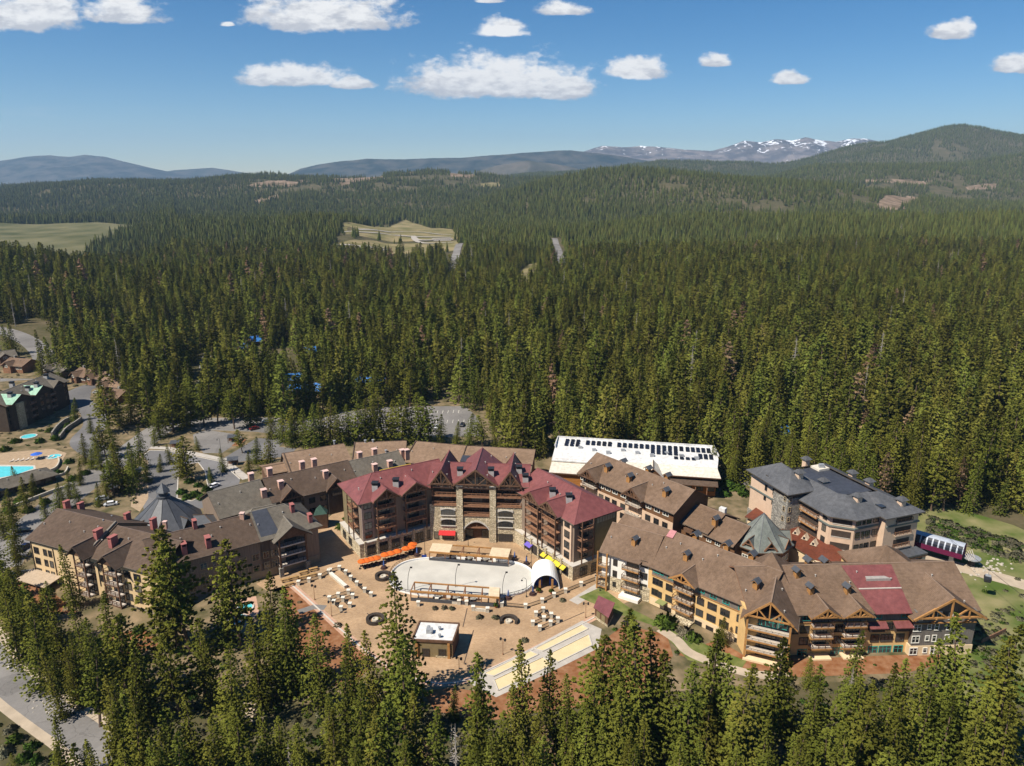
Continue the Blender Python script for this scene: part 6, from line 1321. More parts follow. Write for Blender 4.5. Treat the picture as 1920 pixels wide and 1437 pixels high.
def rust_hall():
    B = Bld('rust_roof_hall', 'low hall under a rust red metal roof between turret and hotel', 'building', (92,206))
    poly = [(82.5,212.5),(91.5,221.5),(97.8,212),(96,205),(99.5,199.5),(108,197),(112,190),(100,187.5),(90.5,196)]
    V = [(x, y, z) for (x, y), z in zip(poly, (6.3,7.6,7.8,7.4,7.0,6.8,5.6,5.2,5.4))]; B._roof(V, [tuple(range(9))], R_RUST, th=0.4); B.wall([(x*0.97+93*0.03, y*0.97+205*0.03) for x, y in poly], 0, 4.9, W_CREAM)
    for p in ((385,665),(455,705),(525,750)):
        q = G(*z4(*p), 7.0); d = MB(); d.add([(-1.0,-0.6,0),(1.0,-0.6,0),(0,-0.6,1.7),(-1.0,1.4,0.2),(1.0,1.4,0.2),(0,1.6,1.7)], [(0,1,2),(1,4,5,2),(4,3,5),(3,0,2,5)]); o = link('dormer', d.mesh('dormer', mat('dormer_cream', (0.62,0.50,0.36))), B.root, B.loc((q[0],q[1],6.6)), -0.7)
        g = MB(); g.box(-0.35,0.35,-0.68,-0.61,0.25,0.95); link('pane', g.mesh('pane', M_GLASS), o)
    V = [(76.5,224.5,6.8),(85.5,234.2,7.6),(88.5,230.5,7.6),(80.5,220.5,6.6)]; B._roof(V, [(0,1,2,3)], R_RUST, th=0.4); B.wall([(77.5,224.6),(85.5,233.4),(87.5,230.5),(80.4,221.8)], 0, 6.2, W_CREAM)
    B.wall([(84,193.5),(93,190),(95.5,193.5),(87,198)], 0, 6.0, W_CREAM, 'cream parapet wall')
rust_hall()
def rotunda():
    c = (-112.6,222.5); B = Bld('rotunda', 'round charcoal metal roofed rotunda with a small cupola', 'building', c)
    n = 12; ring = lambda r, z, a0=15: [(c[0]+r*math.cos(math.radians(a0+30*k)), c[1]+r*math.sin(math.radians(a0+30*k)), z) for k in range(n)]
    V = ring(11.2,6.6)+ring(9.0,8.6)+ring(2.0,14.6)
    B._roof(V, [(k,(k+1) % n,n+(k+1) % n,n+k) for k in range(n)]+[(n+k,n+(k+1) % n,2*n+(k+1) % n,2*n+k) for k in range(n)], R_DARK, trim=M_BLACK); B.wall([p[:2] for p in ring(9.6,0)], 0, 6.6, W_DARK)
    sm = MB(); [sm.bar(V[n+k], V[2*n+k], 0.12, 0.14) for k in range(n)]; B.part('seam', sm, M_BLACK)
    B.part('cupola', MB().lathe(c[0], c[1], [(2.1,14.3),(2.1,15.2),(1.4,15.3),(1.4,16.6)], 12), R_DARK)
    B.part('cupola_roof', MB().lathe(c[0], c[1], [(1.3,16.45),(2.3,16.5),(2.3,16.7),(0.02,19.6)], 6), R_DARK)
    for k in range(3):
        a = math.radians(-120+45*k); p = Vector((c[0]+10.0*math.cos(a), c[1]+10.0*math.sin(a))); u = Vector((-math.sin(a), math.cos(a))); f = B.facade(p-u*2, p+u*2)
        B.cross(f, 2, 3.0, 5, 7.2, 9.6, 0.6, R_DARK, W_DARK, z0=5, over=0.5, og=0.4, trim=M_BLACK)
    B.block((c[0]+8,c[1]-4.5), 8, 9, 8, 0, 6.2, 8.4, R_DARK, W_DARK, 'nh', over=0.6, trim=M_BLACK)
rotunda()

# ------------------------------------------------------------------ left edge: green lodge, chalets, pool house
zl = ZM(0,600,4.49)
def green_lodge():
    B = Bld('green_roof_lodge', 'dark timber lodge with grey roof and mint green gable roofs, far left', 'building', (-237,340))
    B.block((-232.6,327.1), 86, 44, 17, 0, 13.0, 16.6, R_GREY, W_DARK, 'gg', over=1.0, trim=T_DARK)
    f = B.facade((-229.5,371), (-229.5+44*math.cos(math.radians(-94)), 371+44*math.sin(math.radians(-94))))
    f = B.facade((-232.6,327.1), (-229.5,371))
    for s_, w in ((8,12.5), (23,10.5)): B.cross(f, s_, w, 9.5, 13.4, 16.2, 1.8, R_MINT, W_DARK, z0=0, over=0.8, og=0.9, trim=T_DARK)
    B.cross(f, 36, 8, 9, 12.6, 15, 0.8, R_GREY, W_DARK, z0=0, trim=T_DARK)
    q = f.pt(3.2,1.9); B.wall([f.pt(4.2,2.6), f.pt(8.5,2.6), f.pt(8.5,0), f.pt(4.2,0)], 0, 12.5, S_TAN, 'tan stone stair tower')
    for k in range(11): [f.win(2.0+k*3.9, z_, 2.0, 1.9, 'd', o=1.82 if (abs(2+k*3.9-9) < 4 or abs(2+k*3.9-22) < 3.6) else 0.0) for z_ in (10.6,7.4,4.2)]
    for s_ in (15.5, 30): [f.balcony(s_-2.2, s_+2.2, z_, 1.8, rail=T_MID, wood=T_MID) for z_ in (9.4,6.2,3.0)]
    for p in ((88,645),(103,555),(237,595),(310,560),(390,490)): B.stack('metal', *zl(*p), z=16, sc=1.0)
    B.block((-247,322), 86, 14, 12, 0, 12, 15, R_MINT, W_DARK, 'gg', over=0.9, trim=T_DARK)
green_lodge()
_ch = 0
def chalet(label, pa, pb, z, W, rm, wm, ang=None, gab=True):
    a, b = Vector(G(*zl(*pa), z)), Vector(G(*zl(*pb), z)); d = b-a; an = math.degrees(math.atan2(d.y, d.x)); u = d.normalized(); n = Vector((-u.y,u.x)); p0 = a-n*W/2
    B = Bld('chalet', label, 'house', (a+b)/2, 'chalets on the left slope'); B.block((p0.x,p0.y), an, d.length, W, 0, z-2.6, z, rm, wm, 'gg', over=0.9, og=0.9, trim=T_DARK)
    f = B.facade(p0, p0+u*d.length)
    if gab: B.cross(f, d.length*0.35, 5.5, 6, z-2.4, z-0.4, 2.0, rm, wm, z0=0, trim=T_DARK); f.win(d.length*0.35, z-3.0, 1.8, 1.2, 'w', o=2.02); f.box('garage_door', d.length*0.35-1.6, d.length*0.35+1.6, 2.0, 2.08, 0.05, 2.3, T_MID)
    f.win(d.length*0.75, z-4.2, 1.8, 1.4, 'w'); f.win(d.length*0.92, z-4.2, 1.0, 1.4, 'w')
    B.wall([(a.x+u.x*2,a.y+u.y*2),(a.x+u.x*3.2,a.y+u.y*3.2),(a.x+u.x*3.2+n.x,a.y+u.y*3.2+n.y),(a.x+u.x*2+n.x,a.y+u.y*2+n.y)], z-2, z+1.3, S_GREY, name='chimney')
chalet('brown roofed chalet with garage by the hillside road', (90,318), (255,330), 7.5, 13, R_BROWN, T_MID)
chalet('leftmost grey roofed chalet at the photo edge', (-40,270), (110,250), 7.5, 12, R_GREY, T_DARK)
chalet('grey gabled chalet behind the lone pine pair', (425,350), (590,385), 7.0, 12, R_GREY, T_DARK)
chalet('brown roofed chalet left of the twin gables', (680,400), (790,425), 7.0, 11, R_BROWN, T_DARK)
chalet('small dark gabled chalet at the forest corner', (800,420), (905,440), 7.0, 10, R_BROWN, T_DARK)
chalet('pale grey roofed chalet facing the side street', (890,480), (1060,500), 7.5, 12, R_TAN, T_DARK)
chalet('red brown chalet under the tall roadside pines', (965,580), (1055,590), 6.5, 12, R_BROWN, T_MID)
def pool_house():
    B = Bld('pool_house', 'low grey shingle roofed pool house beside the turquoise pool', 'building', (-186,262))
    B.block((-192,250.5), 52, 24, 9.5, 0, 3.4, 5.4, R_GREY, W_DARK, 'gh', over=1.0, trim=T_DARK)
    B.block((-203,246), 52, 10, 10, 0, 3.8, 6.0, R_GREY, W_DARK, 'gg', over=1.0, trim=T_DARK)
    f = B.facade((-192,250.5), (-192+24*math.cos(math.radians(52)), 250.5+24*math.sin(math.radians(52)))); [f.win(2.5+k*3.8, 1.8, 1.8, 1.5, 'd') for k in range(6)]
pool_house()
for k, (px, py, an, L, W, lb) in enumerate([(548,703,20,11,6,'blue roofed cabin, upper left of the forest pair'),(562,722,24,13,6,'blue roofed cabin, lower left of the forest pair'),(600,722,-30,7,5,'small blue roof right of the forest pair'),(686,706,-28,9,6,'blue roofed cabin deep in the forest centre'),(714,712,10,5,4,'sliver of blue roof beside the central cabin'),(580,652,20,7,5,'blue roof glimpsed higher in the forest'),(478,632,20,7,5,'faint blue roof at the forest left'),(455,645,10,6,5,'lowest faint blue roof at the forest left'),(1470,800,0,4,4,'tiny blue canopy behind the solar hall trees')]):
    g = G(px, py, 6); B = Bld('blue_roof_cabin', lb, 'cabin', g, 'blue roofed cabins among the trees'); a = math.radians(an); u = uvec(a); n = Vector((-u.y,u.x)); p = Vector(g)-u*L/2-n*W/2
    B.block((p.x,p.y), an, L, W, 0, 4.2, 7.0, R_BLUE, W_BROWN, 'gg', over=0.8, trim=T_DARK); f = B.facade(p, p+u*L); f.win(L*0.3, 2.2, 1.4, 1.3, 'd'); f.win(L*0.7, 2.2, 1.4, 1.3, 'd')
BLUE_CLEAR = [G(548,716,4),G(565,730,4),G(600,730,4),G(686,715,4),G(714,720,4),G(580,660,4),G(478,640,4),G(455,652,4),G(1470,806,4)]
# ------------------------------------------------------------------ plaza things
zp = ZM(540,980,3.2); zE = ZM(660,990,9.6); zF = ZM(520,1040,9.6); zG = ZM(930,1080,7.68); zH = ZM(780,1040,6.857)
def ordw(k): return ['first','second','third','fourth','fifth','sixth','seventh','eighth','ninth','tenth','eleventh','twelfth','thirteenth','fourteenth'][k] if k < 14 else '%d%s' % (k+1, {1:'st',2:'nd',3:'rd'}.get((k+1) % 10 if (k+1) % 100 not in (11,12,13) else 0, 'th'))
M_RINKRIM = mat('rink_rim', (0.78,0.77,0.74), var=0.03)
M_CREAMSLAT = mat('pergola_slat', (0.66,0.53,0.36), var=0.1, scale=1)
M_ORANGE = mat('umbrella_orange', (0.62,0.12,0.015), var=0.08, scale=2)
M_BLUEF = mat('canvas_blue', (0.02,0.06,0.30), var=0.1)
def rink():
    c = Vector((-14.9,197.6)); an = math.radians(-3.5); hl, hw = 21.2, 11.0; n = 64; t = thing('ice_rink', 'white oval skating rink in the middle of the plaza', 'rink', (c.x,c.y,0), an)
    pts = []
    for k in range(n):
        a = 2*math.pi*k/n; e = 0.62; x = hl*math.copysign(abs(math.cos(a))**e, math.cos(a)); y = hw*math.copysign(abs(math.sin(a))**0.78, math.sin(a)); pts.append((x, y))
    MB().prism(pts, 0.02, 0.14).build('floor', M_ICE, t)
    b = MB(); r = MB(); 
    for k in range(n):
        p, q = pts[k], pts[(k+1) % n]; b.bar((p[0],p[1],0.3), (q[0],q[1],0.3), 0.35, 0.6)
        if p[0] > 13 or p[0] < -13 or p[1] < 0:
            r.bar((p[0]*1.015,p[1]*1.02,1.35), (q[0]*1.015,q[1]*1.02,1.35), 0.09); r.bar((p[0]*1.015,p[1]*1.02,0.7), (p[0]*1.015,p[1]*1.02,1.35), 0.08)
            r.bar((p[0]*1.015,p[1]*1.02,0.85), (q[0]*1.015,q[1]*1.02,0.85), 0.07)
    b.build('rim', M_RINKRIM, t); r.build('railing', M_BLACK, t)
    for s_, x0 in ((1, -14), (1, 10)): MB().box(x0,x0+1.6,hw+0.12,hw+0.22,0.1,0.9).build('banner', M_BLUEF, t)
rink()
def pergola(label, C, roofed, z=2.9):
    P = [Vector((*G(*q, z), z)) for q in C]; c = sum((p for p in P), Vector())/4; t = thing('pergola', label, 'pergola', (c.x,c.y,0)); L = [p-Vector((c.x,c.y,0)) for p in P]
    fl, fr, br, bl = L; nb = 5
    for a_, b_, w in ((fl,fr,0.5), (bl,br,0.36)): MB().bar(a_, b_, w, w).build('beam', T_WOOD, t)
    for i in range(nb+1):
        f = fl.lerp(fr, i/nb); k = bl.lerp(br, i/nb); MB().bar(f, k, 0.22, 0.3).build('cross_beam', T_MID, t)
        for q in (f, k): MB().box(q.x-0.15,q.x+0.15,q.y-0.15,q.y+0.15,0.02,z).build('post', T_MID, t)
    for lo, hi in roofed:
        b = MB(); a0, a1, b0, b1 = fl.lerp(fr, lo), fl.lerp(fr, hi), bl.lerp(br, lo), bl.lerp(br, hi); m = 16
        for i in range(m): s_ = (i+0.5)/m; b.bar(a0.lerp(b0, s_)+Vector((0,0,0.3)), a1.lerp(b1, s_)+Vector((0,0,0.3)), 0.24, 0.08)
        b.build('slat_roof', M_CREAMSLAT, t)
    for s_ in (0.3, 0.5, 0.7):
        q = fl.lerp(br, s_); q = fl.lerp(fr, s_).lerp(bl.lerp(br, s_), 0.5); o = MB().lathe(q.x, q.y, [(0.9,0.02),(0.9,0.7),(0.5,0.72)], 10).build('fire_table', S_GREY, t)
        for k in range(5): a = 6.28*k/5; MB().box(q.x+1.5*math.cos(a)-0.3,q.x+1.5*math.cos(a)+0.3,q.y+1.5*math.sin(a)-0.3,q.y+1.5*math.sin(a)+0.3,0.02,0.8).build('seat', T_DARK, t)
    b = MB(); b.bar((fl.x,fl.y-0.2,0.55), (fr.x,fr.y-0.2,0.55), 0.12, 1.0); b.build('low_screen', mat('screen_dark', (0.07,0.07,0.075)), t)
pergola('timber pergola along the back of the rink', [(805,1035),(953,1047),(958,1031),(811,1020)], ((0,0.26),(0.76,1)))
pergola('timber pergola along the front of the rink', [(770,1109),(936,1121),(937,1104),(777,1092)], ((0.88,1.0),))
def tent():
    c = G(1024,1106); t = thing('barrel_tent', 'white barrel vaulted tent at the rink end', 'tent', (c[0],c[1],0), 0.02); R, zs, L = 3.75, 0.9, 9.2; n = 16; b = MB()
    arc = [(R*math.cos(math.pi*k/n), zs+R*1.02*math.sin(math.pi*k/n)) for k in range(n+1)]
    V = [(x,0,z) for x,z in arc]+[(x,L,z) for x,z in arc]+[(x*0.96,0,zs+(z-zs)*0.96) for x,z in arc]+[(x*0.96,L,zs+(z-zs)*0.96) for x,z in arc]; m = n+1
    F = [(k,k+1,m+k+1,m+k) for k in range(n)]+[(2*m+k+1,2*m+k,3*m+k,3*m+k+1) for k in range(n)]+[(k+1,k,2*m+k,2*m+k+1) for k in range(n)]+[(m+k,m+k+1,3*m+k+1,3*m+k) for k in range(n)]
    b.add(V, F); b.build('canopy', mat('tent_white', (0.82,0.82,0.80), var=0.02, rough=0.7), t, smooth=False)
    for x in (-R, R): MB().box(x-0.15 if x < 0 else x-0.05,x+0.05 if x < 0 else x+0.15,0.05,L-0.05,0,zs+0.1).build('side_wall', mat('tent_white', (0.82,0.82,0.80)), t)
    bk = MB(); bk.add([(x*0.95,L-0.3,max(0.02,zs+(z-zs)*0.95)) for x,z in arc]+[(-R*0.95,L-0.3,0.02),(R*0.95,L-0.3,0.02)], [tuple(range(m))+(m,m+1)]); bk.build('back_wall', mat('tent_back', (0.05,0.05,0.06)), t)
    for x in (-1.8,1.8): MB().box(x-0.3,x+0.3,0.4,0.9,0.02,3.0).build('post', T_WOOD, t)
    MB().box(-3.2,-1.0,2.2,2.35,0.1,2.8).build('banner', M_BLUEF, t); MB().box(1.0,3.2,2.2,2.35,0.1,2.8).build('banner', M_BLUEF, t)
tent()
def kiosk():
    z = 4.7; Q = [Vector(G(*q, z)) for q in ((773,1200),(849,1204),(861,1170),(787,1166))]; c = sum(Q, Vector((0,0)))/4; B = Bld('kiosk', 'small olive plaza kiosk with flat white roof', 'kiosk', c)
    B.wall([tuple(q*0.97+c*0.03) for q in Q], 0, z-0.35, W_OLIVE); B.wall([tuple(q) for q in Q], z-0.1, z, R_WHITE, name='roof'); b = MB()
    for k in range(4): b.bar((*Q[k],z-0.05), (*Q[(k+1) % 4],z-0.05), 0.4, 0.6)
    B.part('parapet', b, T_DARK); f = B.facade(Q[0]*0.97+c*0.03, Q[1]*0.97+c*0.03)
    for s_ in (0.9, f.L-0.9): f.box('post', s_-0.3, s_+0.3, 0.02, 0.45, 0, z-0.4, T_WOOD)
    f.win(3.1, 1.3, 1.6, 1.9, 'd', o=0.02); f.win(f.L-2.6, 1.3, 1.6, 2.0, 'd', o=0.02); f.box('stone_base', f.L-4.2, f.L-0.2, 0.02, 0.2, 0, 0.5, S_TAN)
    f2 = B.facade(Q[1]*0.97+c*0.03, Q[2]*0.97+c*0.03); f2.box('wall', 0, f2.L, -0.1, 0.08, 0, z-0.4, T_DARK)
    for p in ((845,640),(910,645),(910,690),(860,668)): q = G(*zp(*p), z); link('roof_unit', stack_mesh('vent')[0], B.root, B.loc((q[0],q[1],z+0.2))).scale = (0.9,0.9,0.8)
    q = G(*zp(850,660), z); link('roof_unit', stack_mesh('box')[0], B.root, B.loc((q[0],q[1],z+0.2)))
kiosk()
def red_shed():
    z = 4.0; Q = [Vector(G(*q, z)) for q in ((1113,1134),(1141,1154),(1153,1133),(1122,1119))]; c = sum(Q, Vector((0,0)))/4; B = Bld('red_shed', 'small shed with maroon metal roof beside the lodge lawn', 'shed', c)
    V = [(*Q[0],3.2),(*Q[1],3.2),(*Q[2],4.4),(*Q[3],4.4)]; B._roof(V, [(0,1,2,3)], roof_mat('metal_maroon', (0.14,0.045,0.05), (0.19,0.065,0.07), seams=1, spec=0.3), th=0.25); B.wall([tuple(q*0.86+c*0.14) for q in Q], 0, 3.1, T_DARK); B.wall([tuple(q*0.9+c*0.1) for q in Q], 0, 0.7, S_TAN, name='stone_base')
    f = B.facade(Q[0]*0.86+c*0.14, Q[1]*0.86+c*0.14); f.box('shed_door', 0.8, 2.2, 0.01, 0.08, 0.7, 2.6, W_OLIVE); f.box('shed_door', 2.8, 4.2, 0.01, 0.08, 0.7, 2.6, W_OLIVE)
red_shed()
def umbrella_proto():
    t = thing('patio_umbrella', 'orange patio umbrella', 'umbrella', (0,0,0), 0, 'orange patio umbrellas'); n = 8
    b = MB(); V = [(0,0,3.0)]+[(1.5*math.cos(6.283*k/n), 1.5*math.sin(6.283*k/n), 2.35+(0.0)) for k in range(n)]+[(1.48*math.cos(6.283*k/n), 1.48*math.sin(6.283*k/n), 2.12) for k in range(n)]
    b.add(V, [(0,1+k,1+(k+1) % n) for k in range(n)]+[(1+k,9+k,9+(k+1) % n,1+(k+1) % n) for k in range(n)]); b.build('canopy', M_ORANGE, t)
    MB().lathe(0, 0, [(0.04,0.02),(0.04,3.1)], 6).build('pole', T_DARK, t); MB().lathe(0, 0, [(0.55,0.68),(0.55,0.75)], 10).build('table', T_DARK, t)
    for k in range(4): a = 0.78+1.571*k; MB().box(1.0*math.cos(a)-0.22,1.0*math.cos(a)+0.22,1.0*math.sin(a)-0.22,1.0*math.sin(a)+0.22,0.02,0.48).build('chair', M_BLACK, t)
    return t
up = umbrella_proto()
UM = [(185,590),(270,572),(352,550),(440,530),(595,470),(705,445),(820,410),(975,360),(1062,333),(1090,285)]
for k, p in enumerate(UM):
    t = up if k == 0 else copy_tree(up); g = G(*zE(*p), 2.5); t.location = (g[0], g[1], 0.02); t.rotation_euler = (0,0,k*0.4); t['label'] = 'orange patio umbrella, %s from the left of the ten by the red lodge' % ordw(k)
def lamp_proto(kind):
    t = thing('lamp_post', 'lamp', 'lamp post')
    h = 5.2
    if kind == 'arm':
        MB().lathe(0, 0, [(0.2,0.02),(0.2,0.5),(0.08,0.6),(0.06,h)], 8).build('pole', M_BLACK, t); b = MB(); pr = None
        for k in range(9):
            a = math.pi*k/8; q = (-0.7+0.7*math.cos(a), 0, h+0.7*math.sin(a)); 
            if pr: b.bar(pr, q, 0.07)
            pr = q
        b.build('arm', M_BLACK, t); MB().lathe(-1.4, 0, [(0.08,h),(0.3,h-0.3),(0.22,h-0.42)], 8).build('lamp_head', M_BLACK, t)
    elif kind == 'twin':
        MB().lathe(0, 0, [(0.16,0.02),(0.16,0.4),(0.07,0.5),(0.06,4.6)], 8).build('pole', T_MID, t)
        for s_ in (-1, 1): b = MB(); b.bar((0,0,4.4), (s_*0.6,0,4.6), 0.07); b.box(s_*0.6-0.22,s_*0.6+0.22,-0.22,0.22,4.05,4.65); b.build('lamp_head', M_BLACK, t)
    else:
        b = MB(); pr = (0,0,0.02)
        for k in range(1, 9): q = (0.14*(k/8)**3*8*0.9, 0.0, 7.6*k/8); b.bar(pr, q, 0.11); pr = q
        b.build('pole', M_BLACK, t); MB().box(pr[0]-0.1,pr[0]+0.5,-0.2,0.2,pr[2]-0.2,pr[2]+0.12).build('lamp_head', M_BLACK, t)
    return t
LAMPS = [('flood',765,1108,'curved floodlight at the rink left end'),('flood',854,1102,'curved floodlight behind the front pergola middle'),('flood',942,1119,'straight floodlight at the right end of the front pergola'),
         ('arm',987,1120,'gooseneck lamp post beside the tent'),('arm',797,1041,'lamp post left of the back pergola'),('arm',752,1049,'lamp post by the orange umbrellas'),('arm',878,1025,'lamp post behind the back pergola'),('arm',996,1071,'lamp post between rink and yellow awnings'),
         ('twin',590,1125,'lamp post near the left plaza edge'),('twin',622,1156,'lamp post beside the left seating cluster'),('twin',943,1228,'twin lamp post above the sand courts'),('twin',861,1264,'twin lamp post by the kiosk shadow'),('twin',1098,1159,'lamp post at the court corner'),
         ('arm',320,866,'lamp post at the drop-off lot corner'),('arm',414,846,'lamp post in the upper parking lot'),('arm',440,888,'lamp post by the bus shelter'),('arm',1125,1108,'lamp post on the fence near the lodge')]
lp = {}
for kind, px, py, lb in LAMPS:
    if kind not in lp: lp[kind] = t = lamp_proto(kind)
    else: t = copy_tree(lp[kind])
    g = G(px, py); t.location = (g[0], g[1], 0.02); t.rotation_euler = (0,0,random.uniform(-0.5,0.5)); setp(t, lb, 'lamp post', 'lamp posts of the village')
def firepit(px, py, lb, whole=True):
    g = G(px, py); t = thing('fire_pit', lb, 'fire pit', (g[0],g[1],0.02)); MB().lathe(0, 0, [(0.9,0),(0.9,0.6),(0.55,0.62),(0.5,0.35)], 16).build('hearth', M_STONE_W, t)
    n = 20; b = MB(); lo, hi = (0, n) if whole else (0, 13)
    for k in range(lo, hi):
        a0, a1 = 6.283*k/n-0.5, 6.283*(k+1)/n-0.5; r0, r1 = 1.75, 2.5
        b.add([(r0*math.cos(a0),r0*math.sin(a0),0),(r1*math.cos(a0),r1*math.sin(a0),0),(r1*math.cos(a1),r1*math.sin(a1),0),(r0*math.cos(a1),r0*math.sin(a1),0),(r0*math.cos(a0),r0*math.sin(a0),0.75),(r1*math.cos(a0),r1*math.sin(a0),0.95),(r1*math.cos(a1),r1*math.sin(a1),0.95),(r0*math.cos(a1),r0*math.sin(a1),0.75)], [(4,5,6,7),(0,4,7,3),(1,2,6,5),(0,1,5,4),(2,3,7,6)])
    b.build('curved_bench', mat('bench_dark', (0.045,0.035,0.028)), t)
firepit(719,1083, 'round fire pit with dark bench left of the rink'); firepit(704,1164, 'round fire pit with dark bench behind the front pine'); firepit(954,1167, 'half ring fire pit bench in front of the pergola', False)
def blue_closed():
    t = thing('closed_umbrella', 'folded', 'umbrella', (0,0,0), 0, 'folded blue umbrellas round the rink'); MB().lathe(0, 0, [(1.1,0.02),(1.1,0.15),(0.8,0.2),(0.8,0.65),(0.2,0.7)], 12).build('base', mat('base_brown', (0.06,0.03,0.025)), t)
    MB().lathe(0, 0, [(0.05,0.6),(0.28,1.1),(0.2,2.2),(0.03,2.9)], 8).build('folded_canopy', mat('canvas_slate_blue', (0.07,0.12,0.30)), t); return t
bp_ = None
for px, py, lb in ((720,1066,'folded blue umbrella above the left fire pit'),(782,1042,'folded blue umbrella left of the back pergola'),(965,1050,'folded blue umbrella right of the back pergola'),(987,1058,'folded blue umbrella nearest the yellow awnings'),(953,1123,'folded blue umbrella at the front pergola end'),(999,1115,'folded blue umbrella beside the tent mouth')):
    t = blue_closed() if bp_ is None else copy_tree(bp_); bp_ = bp_ or t; g = G(px, py); t.location = (g[0], g[1], 0.02); t['label'] = lb
_sp = {}
def fence(name, cat, label, pts, links=None, h=1.15, solid=False, group=None):
    P = [Vector(G(*p)) for p in pts]; c = P[0]; t = thing(name, label, cat, (c.x,c.y,0.02), 0, group)
    if 'post' not in _sp:
        b = MB(); b.box(-0.42,0.42,-0.42,0.42,0,1.25); _sp['post'] = b.mesh('stone_post', M_STONE_W); b = MB(); b.box(-0.52,0.52,-0.52,0.52,1.25,1.42); _sp['cap'] = b.mesh('cap', mat('cap_pale', (0.66,0.62,0.53)))
    for p in P: q = p-c; o = link('stone_post', _sp['post'], t, (q.x,q.y,0)); link('cap', _sp['cap'], o)
    for i, j in (links if links is not None else [(k,k+1) for k in range(len(P)-1)]):
        a, b_ = P[i]-c, P[j]-c; d = (b_-a).normalized(); a = a+d*0.45; b_ = b_-d*0.45; m = MB(); L = (b_-a).length
        if solid: m.bar((a.x,a.y,0.4), (b_.x,b_.y,0.4), 0.5, 0.8); m.build('low_wall', M_STONE_W, t); continue
        for z in (0.15, h): m.bar((a.x,a.y,z), (b_.x,b_.y,z), 0.11)
        n = max(2, int(L/0.28))
        for k in range(n+1): q = a.lerp(b_, k/n); m.bar((q.x,q.y,0.1), (q.x,q.y,h), 0.075)
        m.build('rail_panel', M_BLACK, t)
    return t
fence('plaza_fence', 'fence', 'stone post fence running down the left side of the plaza', [zF(*p) for p in ((955,330),(1120,280),(1235,360),(1325,460),(1435,560),(1575,680),(1690,760))])
fence('plaza_fence', 'fence', 'stone post fence along the bench terrace', [zF(*p) for p in ((930,345),(770,430),(575,500),(385,550))])
fence('plaza_fence', 'fence', 'stone post fence from the front pergola to the lodge', [zG(*p) for p in ((85,440),(425,470),(665,390),(835,310),(1000,245),(1225,150),(1450,60))])
fence('seating_enclosure', 'enclosure', 'cluster of stone posts and rails in the left plaza', [zF(*p) for p in ((940,830),(1020,900),(1100,770),(1185,845),(1285,710),(1360,790),(1310,950),(1150,1010))], [(0,2),(2,4),(1,3),(3,5),(0,1),(3,6),(1,7)])
fence('seating_enclosure', 'enclosure', 'cluster of stone posts and rails above the sand courts', [zG(*p) for p in ((680,520),(575,580),(690,650),(795,600),(530,715),(630,785),(785,715),(890,665))], [(0,1),(1,2),(2,3),(4,2),(5,6),(6,7),(3,7),(0,3)])
fence('planter_wall', 'wall', 'low stone wall in front of the rink pergola', [zH(*p) for p in ((30,660),(270,610),(555,640),(650,650),(735,720),(920,740),(1085,660))], [(1,2),(4,5)], solid=True)
a_, b_ = Vector(G(*zF(960,370))), Vector(G(*zF(1235,610))); t = thing('stone_bench', 'long pale stone block bench on the left plaza', 'bench', (*((a_+b_)/2),0.02)); d_ = (b_-a_)/2; MB().bar((-d_.x,-d_.y,0.4),(d_.x,d_.y,0.4),0.9,0.75).build('slab', M_STONE_W, t); MB().bar((-d_.x,-d_.y,0.85),(d_.x,d_.y,0.85),1.05,0.14).build('seat', mat('cap_pale', (0.66,0.62,0.53)), t)
def wood_bench():
    t = thing('picnic_table', 'table', 'table', (0,0,0), 0, 'wooden tables on the lodge terrace'); MB().box(-1.3,1.3,-0.45,0.45,0.72,0.8).build('top', mat('bench_honey', (0.36,0.22,0.09)), t)
    for y in (-0.8,0.8): MB().box(-1.3,1.3,y-0.15,y+0.15,0.42,0.48).build('bench', mat('bench_honey', (0.36,0.22,0.09)), t)
    for x in (-1,1): MB().box(x-0.06,x+0.06,-0.8,0.8,0.02,0.71).build('leg', T_DARK, t)
    return t
wb = None
for k, p in enumerate(((150,480),(215,560),(300,440),(470,345),(475,430),(625,390),(650,285))):
    t = wood_bench() if wb is None else copy_tree(wb); wb = wb or t; g = G(*zF(*p)); t.location = (g[0],g[1],0.02); t.rotation_euler = (0,0,0.5); t['label'] = 'wooden picnic table, %s from the left on the lodge terrace' % ordw(k)
def pot(px, py, lb):
    g = G(px, py); t = thing('flower_pot', lb, 'planter', (g[0],g[1],0.02)); MB().lathe(0, 0, [(0.4,0),(0.6,0.7),(0.5,0.7)], 10).build('pot', mat('pot_red', (0.40,0.10,0.05)), t); link('shrub', bush_mesh(3), t, (0,0,0.6)).scale = (0.8,0.8,0.9)
def bush_mesh(seed, n=130, m=None, flat=0.8):
    k = ('b', seed, flat)
    if k in _sp: return _sp[k]
    r = random.Random(seed); V = []; F = []
    for i in range(n):
        d = Vector((r.gauss(0,1), r.gauss(0,1), r.gauss(0,1))).normalized(); p = d*r.uniform(0.45,1.0); p.z = abs(p.z)*flat+0.05
        tuft(V, F, p, d, 0.34, r, 3)
    me = bpy.data.meshes.new('foliage'); me.from_pydata(V, [], F); me.materials.append(m or M_LEAF); _sp[k] = me; return me
pot(1010,1111,'red flower pot left of the tent mouth'); pot(1034,1113,'red flower pot right of the tent mouth'); pot(930,1139,'red flower pot at the front pergola corner')
SHR = []
def shrub(px, py, s_, lb, sage=False, z=0.0):
    g = G(px, py, z); t = thing('shrub', lb, 'shrub', (g[0],g[1],hz(*g)), random.uniform(0,6), 'village shrubs'); o = link('foliage', bush_mesh(random.randint(1,4), m=None) if not sage else bush_mesh(11, 120, M_SAGE), t); o.scale = (s_,s_,s_*random.uniform(0.8,1.2))
